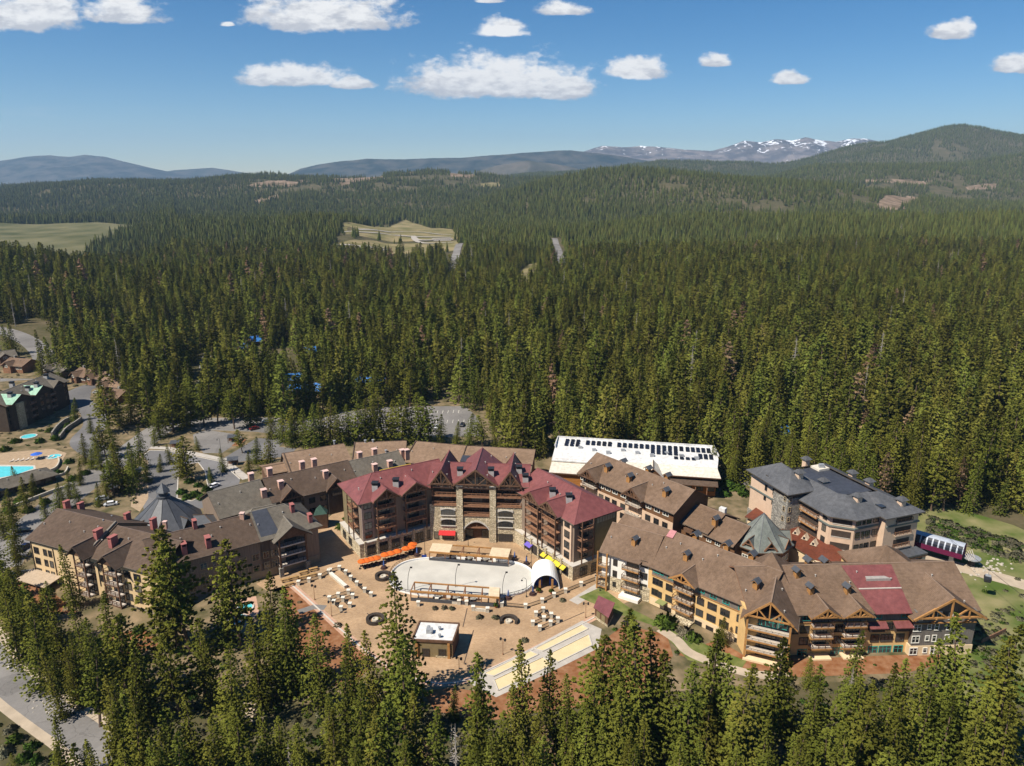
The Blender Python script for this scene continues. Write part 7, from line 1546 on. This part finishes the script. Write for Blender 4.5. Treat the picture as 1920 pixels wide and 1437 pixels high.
M_SAGE = leaf_mat('leaves_sage', (0.13,0.125,0.075), (0.24,0.22,0.14), rnd=0.2)
for k, p in enumerate(((245,700),(365,695),(460,705),(820,815),(1025,820))): shrub(*zH(*p), 0.9 if k < 3 else 1.1, 'dry plaza shrub, %s from the left before the pergola' % ordw(k), True)
shrub(*zG(960,360), 1.0, 'dry shrub beside the stone post fence', True); shrub(*zG(415,940), 1.0, 'dry shrub on the plaza above the courts', True)
shrub(1247,1172,3.2,'rounded dark green shrub tree by the lodge lawn'); shrub(1300,1200,2.2,'bright green shrub in the lawn mulch bed'); shrub(1285,1190,2.4,'pale grey green shrub on the lodge lawn', True); shrub(258,1168,2.0,'green hedge clump below the tan lodge corner'); shrub(90,1112,1.6,'green shrub by the tan lodge awning')
for k, (px, py, s_) in enumerate(((340,925,2.0),(352,935,2.2),(366,930,2.4),(380,935,2.2),(388,920,2.0),(372,912,1.8),(356,905,2.0),(345,890,1.6))): shrub(px, py, s_, 'leafy shrub in the drop-off island, %s of eight' % ordw(k))
for k, (px, py, s_) in enumerate(((130,868,2.2),(110,890,2.4),(140,900,2.6),(160,890,2.0),(90,905,2.2),(70,925,2.4),(40,940,2.6),(20,960,2.4),(55,960,2.0),(85,945,2.0),(175,870,1.8),(30,830,2.4),(10,845,2.4),(75,830,2.2),(105,825,2.4),(130,800,2.4),(120,812,2.0),(95,810,2.2))): shrub(px, py, s_, 'leafy green shrub by the pool terrace, %s of eighteen' % ordw(k))
for k, (px, py, s_) in enumerate(((1350,895,3.0),(1368,900,3.6),(1385,905,3.0),(1335,905,2.6),(1395,915,2.4),(1360,915,2.2),(1078,860,2.4),(1060,866,2.2),(1000,880,2.4),(990,872,2.0),(640,975,2.2),(655,960,2.4))): shrub(px, py, s_, 'leafy green shrub among the back roofs, %s of twelve' % ordw(k), False, 3.0)
for k, (px, py, s_) in enumerate(((128,1285,1.2),(140,1300,1.4),(160,1318,1.4),(118,1268,1.2),(170,1305,1.2),(100,1262,1.0),(28,1205,1.4),(150,1330,1.0),(60,1402,1.6),(30,1390,1.8),(10,1412,1.8),(45,1425,1.6),(70,1430,1.4),(20,1370,1.4))): shrub(px, py, s_, 'low roadside bush in the bottom left corner, %s of fourteen' % ordw(k), k % 3 == 1)

# ------------------------------------------------------------------ cars
def car_meshes():
    b = MB(); pr = [(-2.2,0.35),(-2.25,0.75),(-2.1,0.95),(-1.0,1.02),(1.2,1.02),(2.1,0.92),(2.25,0.7),(2.2,0.35)]; n = len(pr)
    V = [(x,-0.88,z) for x,z in pr]+[(x,0.88,z) for x,z in pr]; b.add(V, [tuple(range(n)), tuple(range(2*n-1,n-1,-1))]+[(i,i+n,(i+1) % n+n,(i+1) % n) for i in range(n)])
    b.box(-1.0,1.0,-0.70,0.70,1.50,1.56); c = MB(); tp = [(-1.45,1.0),(-0.95,1.52),(0.85,1.52),(1.6,1.0)]
    V = [(x,-0.80 if z < 1.2 else -0.68,z) for x,z in tp]+[(x,0.80 if z < 1.2 else 0.68,z) for x,z in tp]; c.add(V, [(0,1,2,3),(7,6,5,4),(0,4,5,1),(1,5,6,2),(2,6,7,3)])
    w = MB(); w.lathe(0, 0, [(0.34,-0.11),(0.34,0.11)], 12); w.v = [(x,z,y) for x,y,z in w.v]
    l = MB(); l.box(-0.05,0.05,-0.16,0.16,-0.08,0.08)
    return b, c, w, l
cb, cc_, cw, cl = car_meshes(); CB = {}; CG = cc_.mesh('cabin_glass', M_GLASS); CWm = cw.mesh('wheel', M_BLACK); CLm = cl.mesh('headlight', M_RAILW)
CARC = {'white': (0.75,0.75,0.74), 'silver': (0.4,0.41,0.42), 'black': (0.015,0.015,0.017), 'dark red': (0.14,0.015,0.015), 'dark blue': (0.015,0.02,0.06), 'grey': (0.14,0.145,0.15)}
def car(px, py, colr, an, lb):
    g = G(px, py); t = thing('parked_car', lb, 'car', (g[0],g[1],0.06), math.radians(an), 'parked cars of the village')
    if colr not in CB:
        m = mat('paint_'+colr.replace(' ', '_'), CARC[colr], rough=0.25, spec=0.5, var=0.03); q = MB(); q.v, q.f, q.m = list(cb.v), list(cb.f), list(cb.m); CB[colr] = q.mesh('body', m)
    link('body', CB[colr], t); link('cabin', CG, t)
    for x in (-1.35,1.35):
        for y in (-0.84,0.84): link('wheel', CWm, t, (x,y,0.34))
    for y in (-0.6,0.6): link('headlight', CLm, t, (2.22,y,0.74))
for a_ in [(192,938,'silver',25,'silver car parked behind the tan lodge, upper of the pair'),(208,948,'white',25,'white car parked behind the tan lodge, lower of the pair'),(44,998,'black',20,'dark car left of the tan lodge'),(47,1029,'dark blue',80,'dark car in the shade of the left pine'),
           (500,792,'white',10,'white car in the rear lot, left group'),(485,790,'black',10,'black car left of the white one in the rear lot'),(477,806,'dark red',40,'dark red car in the rear lot'),(542,813,'white',20,'white car at the middle lot corner'),(402,914,'white',60,'white car in the drop-off lot'),
           (665,823,'white',20,'white car just behind the long tan roof'),(867,799,'black',80,'dark car at the right of the rear lot'),(1183,1175,'black',-45,'black car parked by the maroon shed'),(700,812,'silver',30,'silver car between the lot trees'),(735,806,'grey',80,'grey car in the rear lot shade'),(820,803,'silver',80,'silver car in the rear lot, near row'),(182,738,'silver',0,'silver car by the chalets'),(277,792,'dark blue',60,'dark car on the boulevard')]: car(*a_)

# ------------------------------------------------------------------ shelters, walls, gondola
def shelter(px, py, lb, an=0.2):
    g = G(px, py); t = thing('bus_shelter', lb, 'shelter', (g[0],g[1],0.04), an, 'small roadside shelters'); MB().slab([(-2.2,-1.5,2.5),(2.2,-1.5,2.5),(2.2,1.5,3.1),(-2.2,1.5,3.1)], [(0,1,2,3)], 0.15).build('roof', R_DARK, t)
    for x in (-1.9,1.9):
        for y in (-1.1,1.1): MB().box(x-0.1,x+0.1,y-0.1,y+0.1,0,2.55 if y < 0 else 2.95).build('post', T_DARK, t)
    MB().box(-1.8,1.8,1.0,1.08,0.3,2.4).build('back_panel', T_DARK, t); MB().box(-1.5,1.5,0.4,0.8,0.4,0.48).build('seat', T_MID, t)
shelter(330,840,'small dark shelter at the top of the drop-off lot'); shelter(437,872,'small dark shelter by the right lot sidewalk'); shelter(263,893,'small dark shelter under the boulevard pines, upper', 1.4); shelter(212,925,'small dark shelter under the boulevard pines, lower', 0.3); shelter(437,829,'dark kiosk booth on the lot mulch corner')
def swall(lb, pts, h, w=0.7, m=None, cat='wall'):
    P = smooth_line(GP(pts), 5); c = P[0]; b = MB()
    for p, q in zip(P[:-1], P[1:]): b.bar((p[0]-c[0],p[1]-c[1],h/2), (q[0]-c[0],q[1]-c[1],h/2), w, h)
    o = b.build('retaining_wall', m or S_GREY, None, (c[0],c[1],0)); setp(o, lb, cat)
swall('upper curved stone retaining wall below the green roofed lodge', [zl(*p) for p in ((440,985),(490,920),(560,865),(660,835))], 2.2); swall('lower curved stone retaining wall below the green roofed lodge', [zl(*p) for p in ((505,1010),(560,940),(640,885),(690,850))], 2.0)
swall('curved pale wall at the pool terrace end', [zl(*p) for p in ((400,1290),(470,1260),(500,1210),(490,1170))], 1.2, 0.5, M_STONE_W); swall('outer curved pale wall at the pool terrace end', [zl(*p) for p in ((460,1330),(545,1300),(575,1250))], 1.0, 0.5, M_STONE_W)
swall('pale stepped wall beside the pool drive', [(28,952),(70,935),(110,920),(140,912)], 1.2, 0.5, M_STONE_W)
swall('white concrete wall left of the tan lodge', [(5,1085),(40,1082),(65,1079)], 2.0, 0.4, W_WHITE)
def gondola():
    t = thing('gondola_station', 'magenta gondola station with curved grey glazed roof', 'station', (132,210,0), math.radians(-41)); L = 15.0; R = 2.7; n = 10; z0 = 3.6
    arc = [(R*math.cos(math.pi*k/n), z0+0.9+R*0.95*math.sin(math.pi*k/n)) for k in range(n+1)]; m = n+1; b = MB()
    V = [(-L/2,-x,z) for x,z in arc]+[(L/2,-x,z) for x,z in arc]; b.add(V, [(k,k+1,m+k+1,m+k) for k in range(n)]); b.build('roof', mat('station_roof', (0.36,0.39,0.44), rough=0.35, spec=0.5), t)
    for k in range(9):
        x = -L/2+L*(k+0.5)/9; g = MB(); w = L/9*0.38
        for j in (0,1,2): p, q = arc[n-j], arc[n-j-1]; sc_ = 1.015; g.add([(x-w,-p[0]*sc_,p[1]),(x+w,-p[0]*sc_,p[1]),(x+w,-q[0]*sc_,q[1]+0.03),(x-w,-q[0]*sc_,q[1]+0.03),(x-w,-p[0]*1.0,p[1]),(x+w,-p[0]*1.0,p[1]),(x+w,-q[0],q[1]),(x-w,-q[0],q[1])], [(3,2,1,0),(4,5,6,7),(0,1,5,4),(2,3,7,6)])
        g.v = [(x_,-y_,z_) for x_,y_,z_ in g.v]; g2 = MB(); g2.v = [(x_,-abs(y_),z_) for x_,y_,z_ in g.v]; g2.f = g.f; g2.m = g.m; g2.build('glass_panel', mat('station_glass', (0.02,0.022,0.03), rough=0.2, spec=0.5), t)
    mg = mat('station_magenta', (0.11,0.008,0.04)); b = MB(); b.box(-L/2,L/2,-R-0.15,R+0.15,z0-0.7,z0+0.9); b.build('skirt', mg, t)
    e = MB(); e.add([(L/2+0.02,-x,z) for x,z in arc], [tuple(range(m))]); e.add([(-L/2-0.02,-x,z) for x,z in arc], [tuple(range(m-1,-1,-1))]); e.build('end_panel', mg, t)
    for x in (-L/2+3, L/2-3): MB().box(x-0.6,x+0.6,-0.6,0.6,-0.1,z0-0.7).build('pier', M_METAL, t)
    g = G(1852,1085,6.2); c = thing('gondola_cabin', 'dark gondola cabin hanging over the dirt road', 'gondola', (g[0],g[1],5.2), math.radians(-30))
    pr = [(-0.75,-0.55,0),(0.75,-0.55,0),(0.95,-0.8,0.8),(0.95,-0.8,1.3),(0.7,-0.6,1.9),(-0.7,-0.6,1.9),(-0.95,-0.8,1.3),(-0.95,-0.8,0.8)]; b = MB(); n_ = len(pr)
    V = pr+[(x,-y,z) for x,y,z in pr]; b.add(V, [tuple(range(n_)), tuple(range(2*n_-1,n_-1,-1))]+[(i,i+n_,(i+1) % n_+n_,(i+1) % n_) for i in range(n_)]); b.build('cabin', mat('cabin_dark', (0.03,0.032,0.04), rough=0.2, spec=0.5), c)
    MB().box(-0.7,0.7,-0.62,0.62,1.85,1.98).build('roof', M_METAL, c); MB().bar((0,0,1.95),(0,0,3.6),0.12).build('hanger', M_METAL, c); MB().box(-0.3,0.3,-0.1,0.1,3.5,3.8).build('grip', M_BLACK, c)
    g2 = G(1820,1062); k = thing('lift_terminal', 'grey lift drive wheel on a dark pedestal by the service road', 'lift', (g2[0],g2[1],0), 0.3); MB().box(-0.7,0.7,-0.7,0.7,0,2.6).build('pedestal', M_BLACK, k); MB().lathe(0, 0, [(2.4,2.7),(2.4,3.0),(0.5,3.1)], 18).build('drive_wheel', M_METAL, k)
    for a in range(5): MB().bar((-3+a*0.6,-1.5,3.1),(-1.5+a*0.8,2.0,4.3),0.14).build('arm', M_RAILW, k)
    rp = MB(); p0 = Vector((134,207,7.6)); p1 = Vector((g[0],g[1],8.9)); p2 = p1+(p1-p0)*1.6; rp.bar(p0, p1, 0.07); rp.bar(p1, p2, 0.07); o = rp.build('haul_rope', M_BLACK); setp(o, 'thin dark haul rope carrying the gondola cabin', 'cable')
    g = G(1726,1033); s = thing('warning_sign', 'yellow warning sign beside the service road', 'sign', (g[0],g[1],0)); MB().box(-0.9,0.9,-0.05,0.05,0.9,1.7).build('panel', mat('sign_yellow', (0.75,0.50,0.02)), s); MB().box(-0.06,0.06,0.06,0.14,0,1.7).build('post', M_METAL, s); MB().box(-0.6,0.6,-0.075,-0.055,1.2,1.4).build('marking', M_BLACK, s)
gondola()
pb = G(70,861); t = thing('pool_umbrella', 'blue umbrella open over the pool terrace loungers', 'umbrella', (pb[0],pb[1],0.05)); MB().lathe(0, 0, [(2.3,2.2),(0.05,3.0)], 8).build('canopy', mat('canvas_bright_blue', (0.03,0.12,0.5)), t); MB().lathe(0, 0, [(0.05,0),(0.05,3.0)], 6).build('pole', M_METAL, t)
for k in range(9):
    g = G(22+k*9.5, 866-k*0.9); t = thing('sun_lounger', 'pale sun lounger on the pool terrace, %s from the left' % ordw(k), 'lounger', (g[0],g[1],0.05), 1.2, 'pool terrace loungers'); MB().box(-0.9,0.5,-0.35,0.35,0.25,0.36).build('seat', M_RAILW, t); MB().slab([(0.5,-0.35,0.36),(1.1,-0.35,0.85),(1.1,0.35,0.85),(0.5,0.35,0.36)], [(0,1,2,3)], 0.1).build('backrest', M_RAILW, t)
    for x in (-0.7,0.4): MB().box(x-0.05,x+0.05,-0.3,0.3,0,0.25).build('leg', M_METAL, t)
b = MB(); rr = random.Random(4)
for k in range(190):
    if k < 80: px, py = rr.gauss(1848,26), rr.gauss(1066,10)
    else: px, py = rr.uniform(60,190), rr.uniform(1240,1340)
    g = G(px, py); s_ = rr.uniform(0.15,0.5 if k < 80 else 0.3); b.lathe(g[0], g[1], [(s_,0.0),(s_*0.9,s_*0.5),(0.02,s_*0.8)], 6, a0=rr.uniform(0,6))
setp(b.build('rocks', mat('rock_pale', (0.42,0.37,0.30), var=0.2)), 'scattered pale rocks by the service road and front road', None, None, 'stuff')
# deck fence at the far right
swall('low timber fence on the grassy slope at right', [(1840,1207),(1860,1198),(1885,1186)], 1.3, 0.2, T_MID, 'fence')

# ------------------------------------------------------------------ trees one can tell apart
TREES = []
def by_top(z, lst, zone):
    for x, y, h, kd in lst:
        px, py = z(x, y); g = G(px, py, h); TREES.append((g[0], g[1], h, kd, zone, px))
def by_base(lst, zone):
    for px, py, h, kd in lst: g = G(px, py); TREES.append((g[0], g[1], h, kd, zone, px))
T1 = ZM(200,960,2.909); T2 = ZM(800,1080,3.2); T3 = ZM(1320,1080,3.2); T7 = ZM(0,1000,5.987); T4 = ZM(0,1160,3.84)
by_top(T1, [(222,92,33,'f'),(300,78,34,'p'),(372,150,31,'p'),(665,175,29,'p'),(600,250,25,'f'),(860,345,27,'f'),(930,470,25,'f'),(1000,410,27,'f'),(1135,525,25,'f'),(630,700,23,'f'),(1340,630,23,'f'),(1440,645,24,'f'),(1572,350,33,'f'),(1600,640,27,'p'),(180,660,22,'f'),(100,700,22,'f'),(40,560,22,'p'),(335,640,22,'p'),(440,1010,20,'f'),(120,1005,24,'f'),(270,1230,17,'f'),(570,1080,22,'f'),(700,1075,24,'f'),(1180,960,22,'f'),(1340,900,23,'f'),(1430,1050,22,'f'),(1760,1040,20,'f'),(1050,1120,17,'p'),(985,1250,13,'s'),(1600,1190,20,'f'),(1690,1000,22,'f'),(1880,935,9,'f'),(1260,740,25,'f'),(480,590,22,'p'),(800,600,22,'f'),(540,640,20,'f'),(870,1050,20,'f'),(1520,1000,24,'p'),(1880,1150,12,'s'),(1780,1240,12,'d'),(20,900,24,'f'),(800,1270,16,'f'),(340,1060,18,'p')], 'front stand, left half')
by_top(T2, [(355,440,29,'f'),(605,420,27,'f'),(742,468,22,'f'),(850,610,17,'f'),(1130,188,35,'f'),(1010,330,27,'p'),(1330,215,35,'f'),(1400,330,28,'f'),(1470,510,26,'t'),(1600,470,27,'f'),(1722,365,29,'f'),(1880,480,29,'f'),(650,680,21,'f'),(440,780,20,'f'),(390,950,16,'f'),(830,770,19,'f'),(960,770,21,'f'),(1150,720,23,'p'),(1090,850,18,'f'),(1550,980,16,'f'),(170,880,20,'s'),(1240,640,26,'f'),(1020,560,25,'p'),(740,880,14,'d'),(620,1000,12,'f'),(1330,800,22,'f'),(880,1010,12,'f'),(280,640,24,'f'),(560,640,22,'f')], 'front stand, middle')
by_top(T3, [(60,350,27,'f'),(205,470,26,'f'),(440,420,27,'t'),(530,470,20,'f'),(910,330,19,'f'),(650,630,21,'f'),(740,555,23,'f'),(860,610,22,'p'),(1000,600,25,'f'),(1090,660,25,'f'),(1220,470,20,'f'),(1160,560,22,'f'),(1480,395,29,'f'),(1645,260,33,'t'),(1822,275,33,'f'),(1900,410,31,'f'),(1390,560,26,'f'),(770,890,18,'p'),(200,850,17,'p'),(590,950,15,'f'),(1140,800,23,'f'),(1330,690,24,'f'),(1570,560,27,'f'),(1750,600,28,'f'),(900,540,11,'s'),(1370,960,10,'d'),(940,720,24,'p'),(1240,760,24,'f'),(440,1060,8,'f'),(1700,800,24,'f'),(1880,760,26,'f'),(1480,760,24,'f'),(650,470,9,'f')], 'front stand, right half')
by_top(T7, [(100,10,15,'f'),(718,85,20,'f'),(520,510,9,'f'),(45,410,17,'f'),(150,480,13,'p'),(280,830,22,'f'),(555,590,22,'f'),(440,640,18,'f'),(720,1090,18,'f'),(880,800,20,'f'),(1110,590,21,'f'),(1280,880,22,'p'),(60,640,20,'f'),(180,620,17,'p'),(560,1280,18,'f'),(960,900,20,'f')], 'stand below the tan lodge')
by_top(T4, [(385,745,15,'f'),(85,980,8,'f'),(665,835,15,'f'),(760,440,24,'f'),(500,200,15,'f'),(365,235,11,'f'),(610,140,22,'p'),(1110,850,16,'f'),(595,915,7,'f'),(860,560,20,'f'),(960,480,22,'f')], 'bottom left corner')
by_base([(352,902,19,'p'),(340,895,15,'f'),(503,886,17,'f'),(466,884,9,'f'),(941,868,11,'f'),(250,925,17,'f'),(232,920,19,'f'),(215,930,15,'p'),(262,880,18,'f'),(200,935,12,'f'),(290,836,8,'f'),(205,812,22,'p'),(228,800,20,'f'),(245,793,22,'f'),(268,790,24,'p'),(190,775,18,'f'),(325,812,24,'p'),(350,800,20,'f'),(383,800,22,'p'),(408,795,22,'p'),(440,805,20,'p'),(470,800,19,'f'),(415,768,22,'p'),(390,772,20,'f'),(545,838,15,'f'),(512,822,14,'f'),(590,838,21,'f'),(575,836,18,'f'),(620,836,22,'f'),(640,834,19,'f'),(672,832,19,'p'),(700,830,23,'f'),(718,829,25,'f'),(757,832,23,'p'),(790,832,23,'f'),(806,832,22,'p'),(823,833,14,'f'),(855,833,11,'f'),(880,835,15,'f'),(905,838,15,'p'),(930,842,12,'f'),(372,845,7,'f'),(397,905,7,'f'),(130,935,11,'f'),(150,910,10,'f'),(172,880,9,'f'),(50,960,13,'f'),(20,990,14,'f'),(100,700,17,'f'),(80,712,16,'f'),(115,722,12,'f'),(240,745,18,'f'),(300,760,18,'f'),(1340,900,15,'f'),(1372,905,14,'f'),(1130,846,8,'f'),(60,930,9,'f'),(185,950,9,'f'),(300,822,16,'f'),(312,808,18,'p'),(338,790,19,'f'),(362,778,20,'p'),(432,782,20,'f'),(456,786,21,'p'),(482,778,20,'f'),(522,778,20,'f'),(548,780,21,'p'),(575,776,20,'f'),(605,772,20,'p'),(640,768,21,'f'),(672,765,21,'f'),(700,764,20,'p'),(735,760,21,'f'),(768,762,20,'p'),(530,830,15,'f'),(556,832,17,'p'),(605,834,19,'f'),(655,832,18,'f'),(685,830,20,'f'),(735,830,20,'f'),(772,832,19,'f'),(215,845,14,'f'),(180,858,12,'f'),(140,790,12,'f'),(170,812,9,'f'),(278,905,12,'f'),(245,905,17,'f'),(222,905,16,'f'),(10,1010,12,'f'),(30,1050,15,'f'),(-5,1090,15,'f'),(12,1130,16,'f'),(32,1150,17,'f'),(50,1175,18,'f'),(20,1180,15,'p'),(62,1205,18,'f'),(80,1225,18,'f'),(200,860,15,'p'),(160,870,13,'f'),(190,880,12,'f'),(110,960,11,'f'),(150,950,10,'f'),(90,980,10,'f'),(320,870,9,'f'),(300,885,8,'f'),(420,885,10,'f'),(480,870,12,'f'),(455,850,11,'p'),(120,955,8,'f'),(35,915,9,'f'),(1350,1210,8,'f'),(125,975,8,'f')], 'village')
for pl in BLUE_CLEAR:
    d = (FOREST[:,0]-pl[0])**2+(FOREST[:,1]-pl[1])**2; fwd = (np.abs(FOREST[:,0]/FOREST[:,1]-pl[0]/pl[1]) < 0.0045) & (FOREST[:,1] < pl[1]+4) & (FOREST[:,1] > pl[1]-36)
    FOREST = FOREST[~((d < 50) | fwd)]
_R = random.Random(12)
fr = random.Random(33); LT = [Vector((q[0], q[1])) for q in TREES]; tries = 0; added = 0
while added < 66 and tries < 4000:
    tries += 1; px = fr.uniform(90, 1915); py = fr.uniform(1330, 1480); h = fr.uniform(13, 24); g = G(px, py, h); v = Vector(g)
    if g[1] < 84 or inpoly(np.array([g[0]]), np.array([g[1]]), strip(FRONT, 15))[0] or min((v-q).length for q in LT) < 4.6: continue
    LT.append(v); TREES.append((g[0], g[1], h, fr.choice('ffffp'), 'nearest row', px)); added += 1
nfree = 370-len(TREES); order = np.argsort(np.hypot(FOREST[:,0]*0.55, FOREST[:,1])+np.abs(FOREST[:,0])*0.0); inview = np.abs(FOREST[order,0]/FOREST[order,1]) < 0.70; order = order[inview][:max(0, nfree)]
for i in order:
    x, y, z_, h = FOREST[i,:4]; TREES.append((x, y, h, 'd' if FOREST[i,5] == 6 else ('p' if FOREST[i,5] in (4,5) else 'f'), 'forest edge', 960+FOC*x/(y*_c+CAM_H*_s)))
mask = np.ones(len(FOREST), bool); mask[order] = False; FOREST = FOREST[mask]
_zone = {}
for tr in sorted(TREES, key=lambda q: q[5]): _zone.setdefault(tr[4], []).append(tr)
KN = {'f': 'fir', 'p': 'pine', 't': 'bare-trunked fir', 's': 'grey snag', 'd': 'rust-brown conifer'}
ZT = {'front stand, left half': 'in the stand before the left plaza', 'front stand, middle': 'in the stand below the sand courts', 'front stand, right half': 'in the stand before the yellow lodge', 'stand below the tan lodge': 'in the stand below the tan lodge', 'bottom left corner': 'in the bottom left corner stand', 'village': 'among the village streets and lots', 'nearest row': 'in the row along the bottom edge', 'forest edge': 'in the first rows of the forest edge'}
SNAG_T = None
for zone, L in _zone.items():
    for k, (x, y, h, kd, _, px) in enumerate(L):
        size = 'tall' if h > 24 else ('mid sized' if h > 14 else 'small'); z_ = hz(x, y)-0.15
        t = thing({'f':'fir_tree','t':'fir_tree','p':'pine_tree','s':'dead_tree','d':'dying_conifer'}[kd], ' '.join([size, KN[kd]+',', ordw(k), 'from left', ZT[zone]]), 'tree', (x,y,z_), _R.uniform(0,6.28), 'conifers '+ZT[zone])
        w = h*_R.uniform(0.92,1.15)*(1.35 if zone == 'village' else (1.2 if h < 14 else 1.0))
        if kd == 's':
            SNAG_T = SNAG_T or snag_mesh(9).mesh('trunk', M_GREYBARK); link('trunk', SNAG_T, t).scale = (h*1.2,h*1.2,h); continue
        cr, tk = NEAR_DEAD if kd == 'd' else (NEAR[_R.choice([0,1,2,3])] if kd == 'f' else (NEAR[4] if kd == 't' else NEAR[_R.choice([5,6,7])]))
        link('crown', cr, t).scale = (w,w,h); link('trunk', tk, t).scale = (w,w,h)
print('trees', len(TREES))
# low brush under the trees: uncountable, one object
def brush():
    pts = []
    polys = [(GP([(0,1430),(180,1437),(700,1437),(1900,1437),(1900,1260),(1500,1275),(1200,1310),(820,1345),(600,1260),(420,1190),(330,1210),(100,1230),(180,1330)]), 900, 1.0), (VILLAGE, 900, 0.9), (GP([(1740,1180),(1920,1130),(1920,1250),(1800,1260)]), 120, 0.8), (GP([(1720,960),(1920,1020),(1920,1060),(1740,1000)]), 260, 1.2)]
    occ = [LAWN]+[GP(q) for q in ([(870,1290),(940,1312),(1130,1220),(1130,1160),(1000,1210)],[(780,1300),(1100,1230),(1260,1180),(1260,1240),(1000,1340),(800,1345)],[(545,1096),(700,1232),(850,1290),(1130,1190),(1200,1060),(1150,950),(560,980)],[(240,1180),(600,1110),(600,960),(40,960),(40,1090)],[(1120,1130),(1300,1240),(1820,1240),(1820,1040),(1130,950)],[(560,1000),(1180,1040),(1740,1060),(1740,940),(1000,815),(520,840),(380,960)],[(255,960),(460,930),(460,840),(255,840)],[(340,835),(560,860),(900,825),(900,760),(340,775)],[(-80,925),(130,890),(130,840),(-80,840)])]+[strip(BOUL,15), strip(SIDE,13), strip(FRONT,11), strip(LANE,10)]
    for poly, n, s_ in polys:
        xs = [p[0] for p in poly]; ys = [p[1] for p in poly]; X = rng.uniform(min(xs), max(xs), n*4); Y = rng.uniform(min(ys), max(ys), n*4); k = inpoly(X, Y, poly)
        for q in occ: k &= ~inpoly(X, Y, q)
        X = X[k][:n]; Y = Y[k][:n]; Z = hgt(X, Y); pts.append(np.stack([X, Y, Z, rng.uniform(0.35,1.15,len(X))*s_, rng.uniform(0,6.28,len(X)), rng.integers(0,3,len(X)), rng.uniform(0.9,1.5,len(X))], 1))
    P = np.concatenate(pts); gn_forest(P, [bush_mesh(21, 60), bush_mesh(22, 60, M_SAGE), bush_mesh(23, 60, M_SAGE, 0.6)], 'undergrowth', 'low green and grey brush scattered under the trees')
brush()
gn_forest(FOREST, MID+[MID_DEAD, _sn]+FAR, 'forest', 'dense conifer forest running from the village back over the hills')
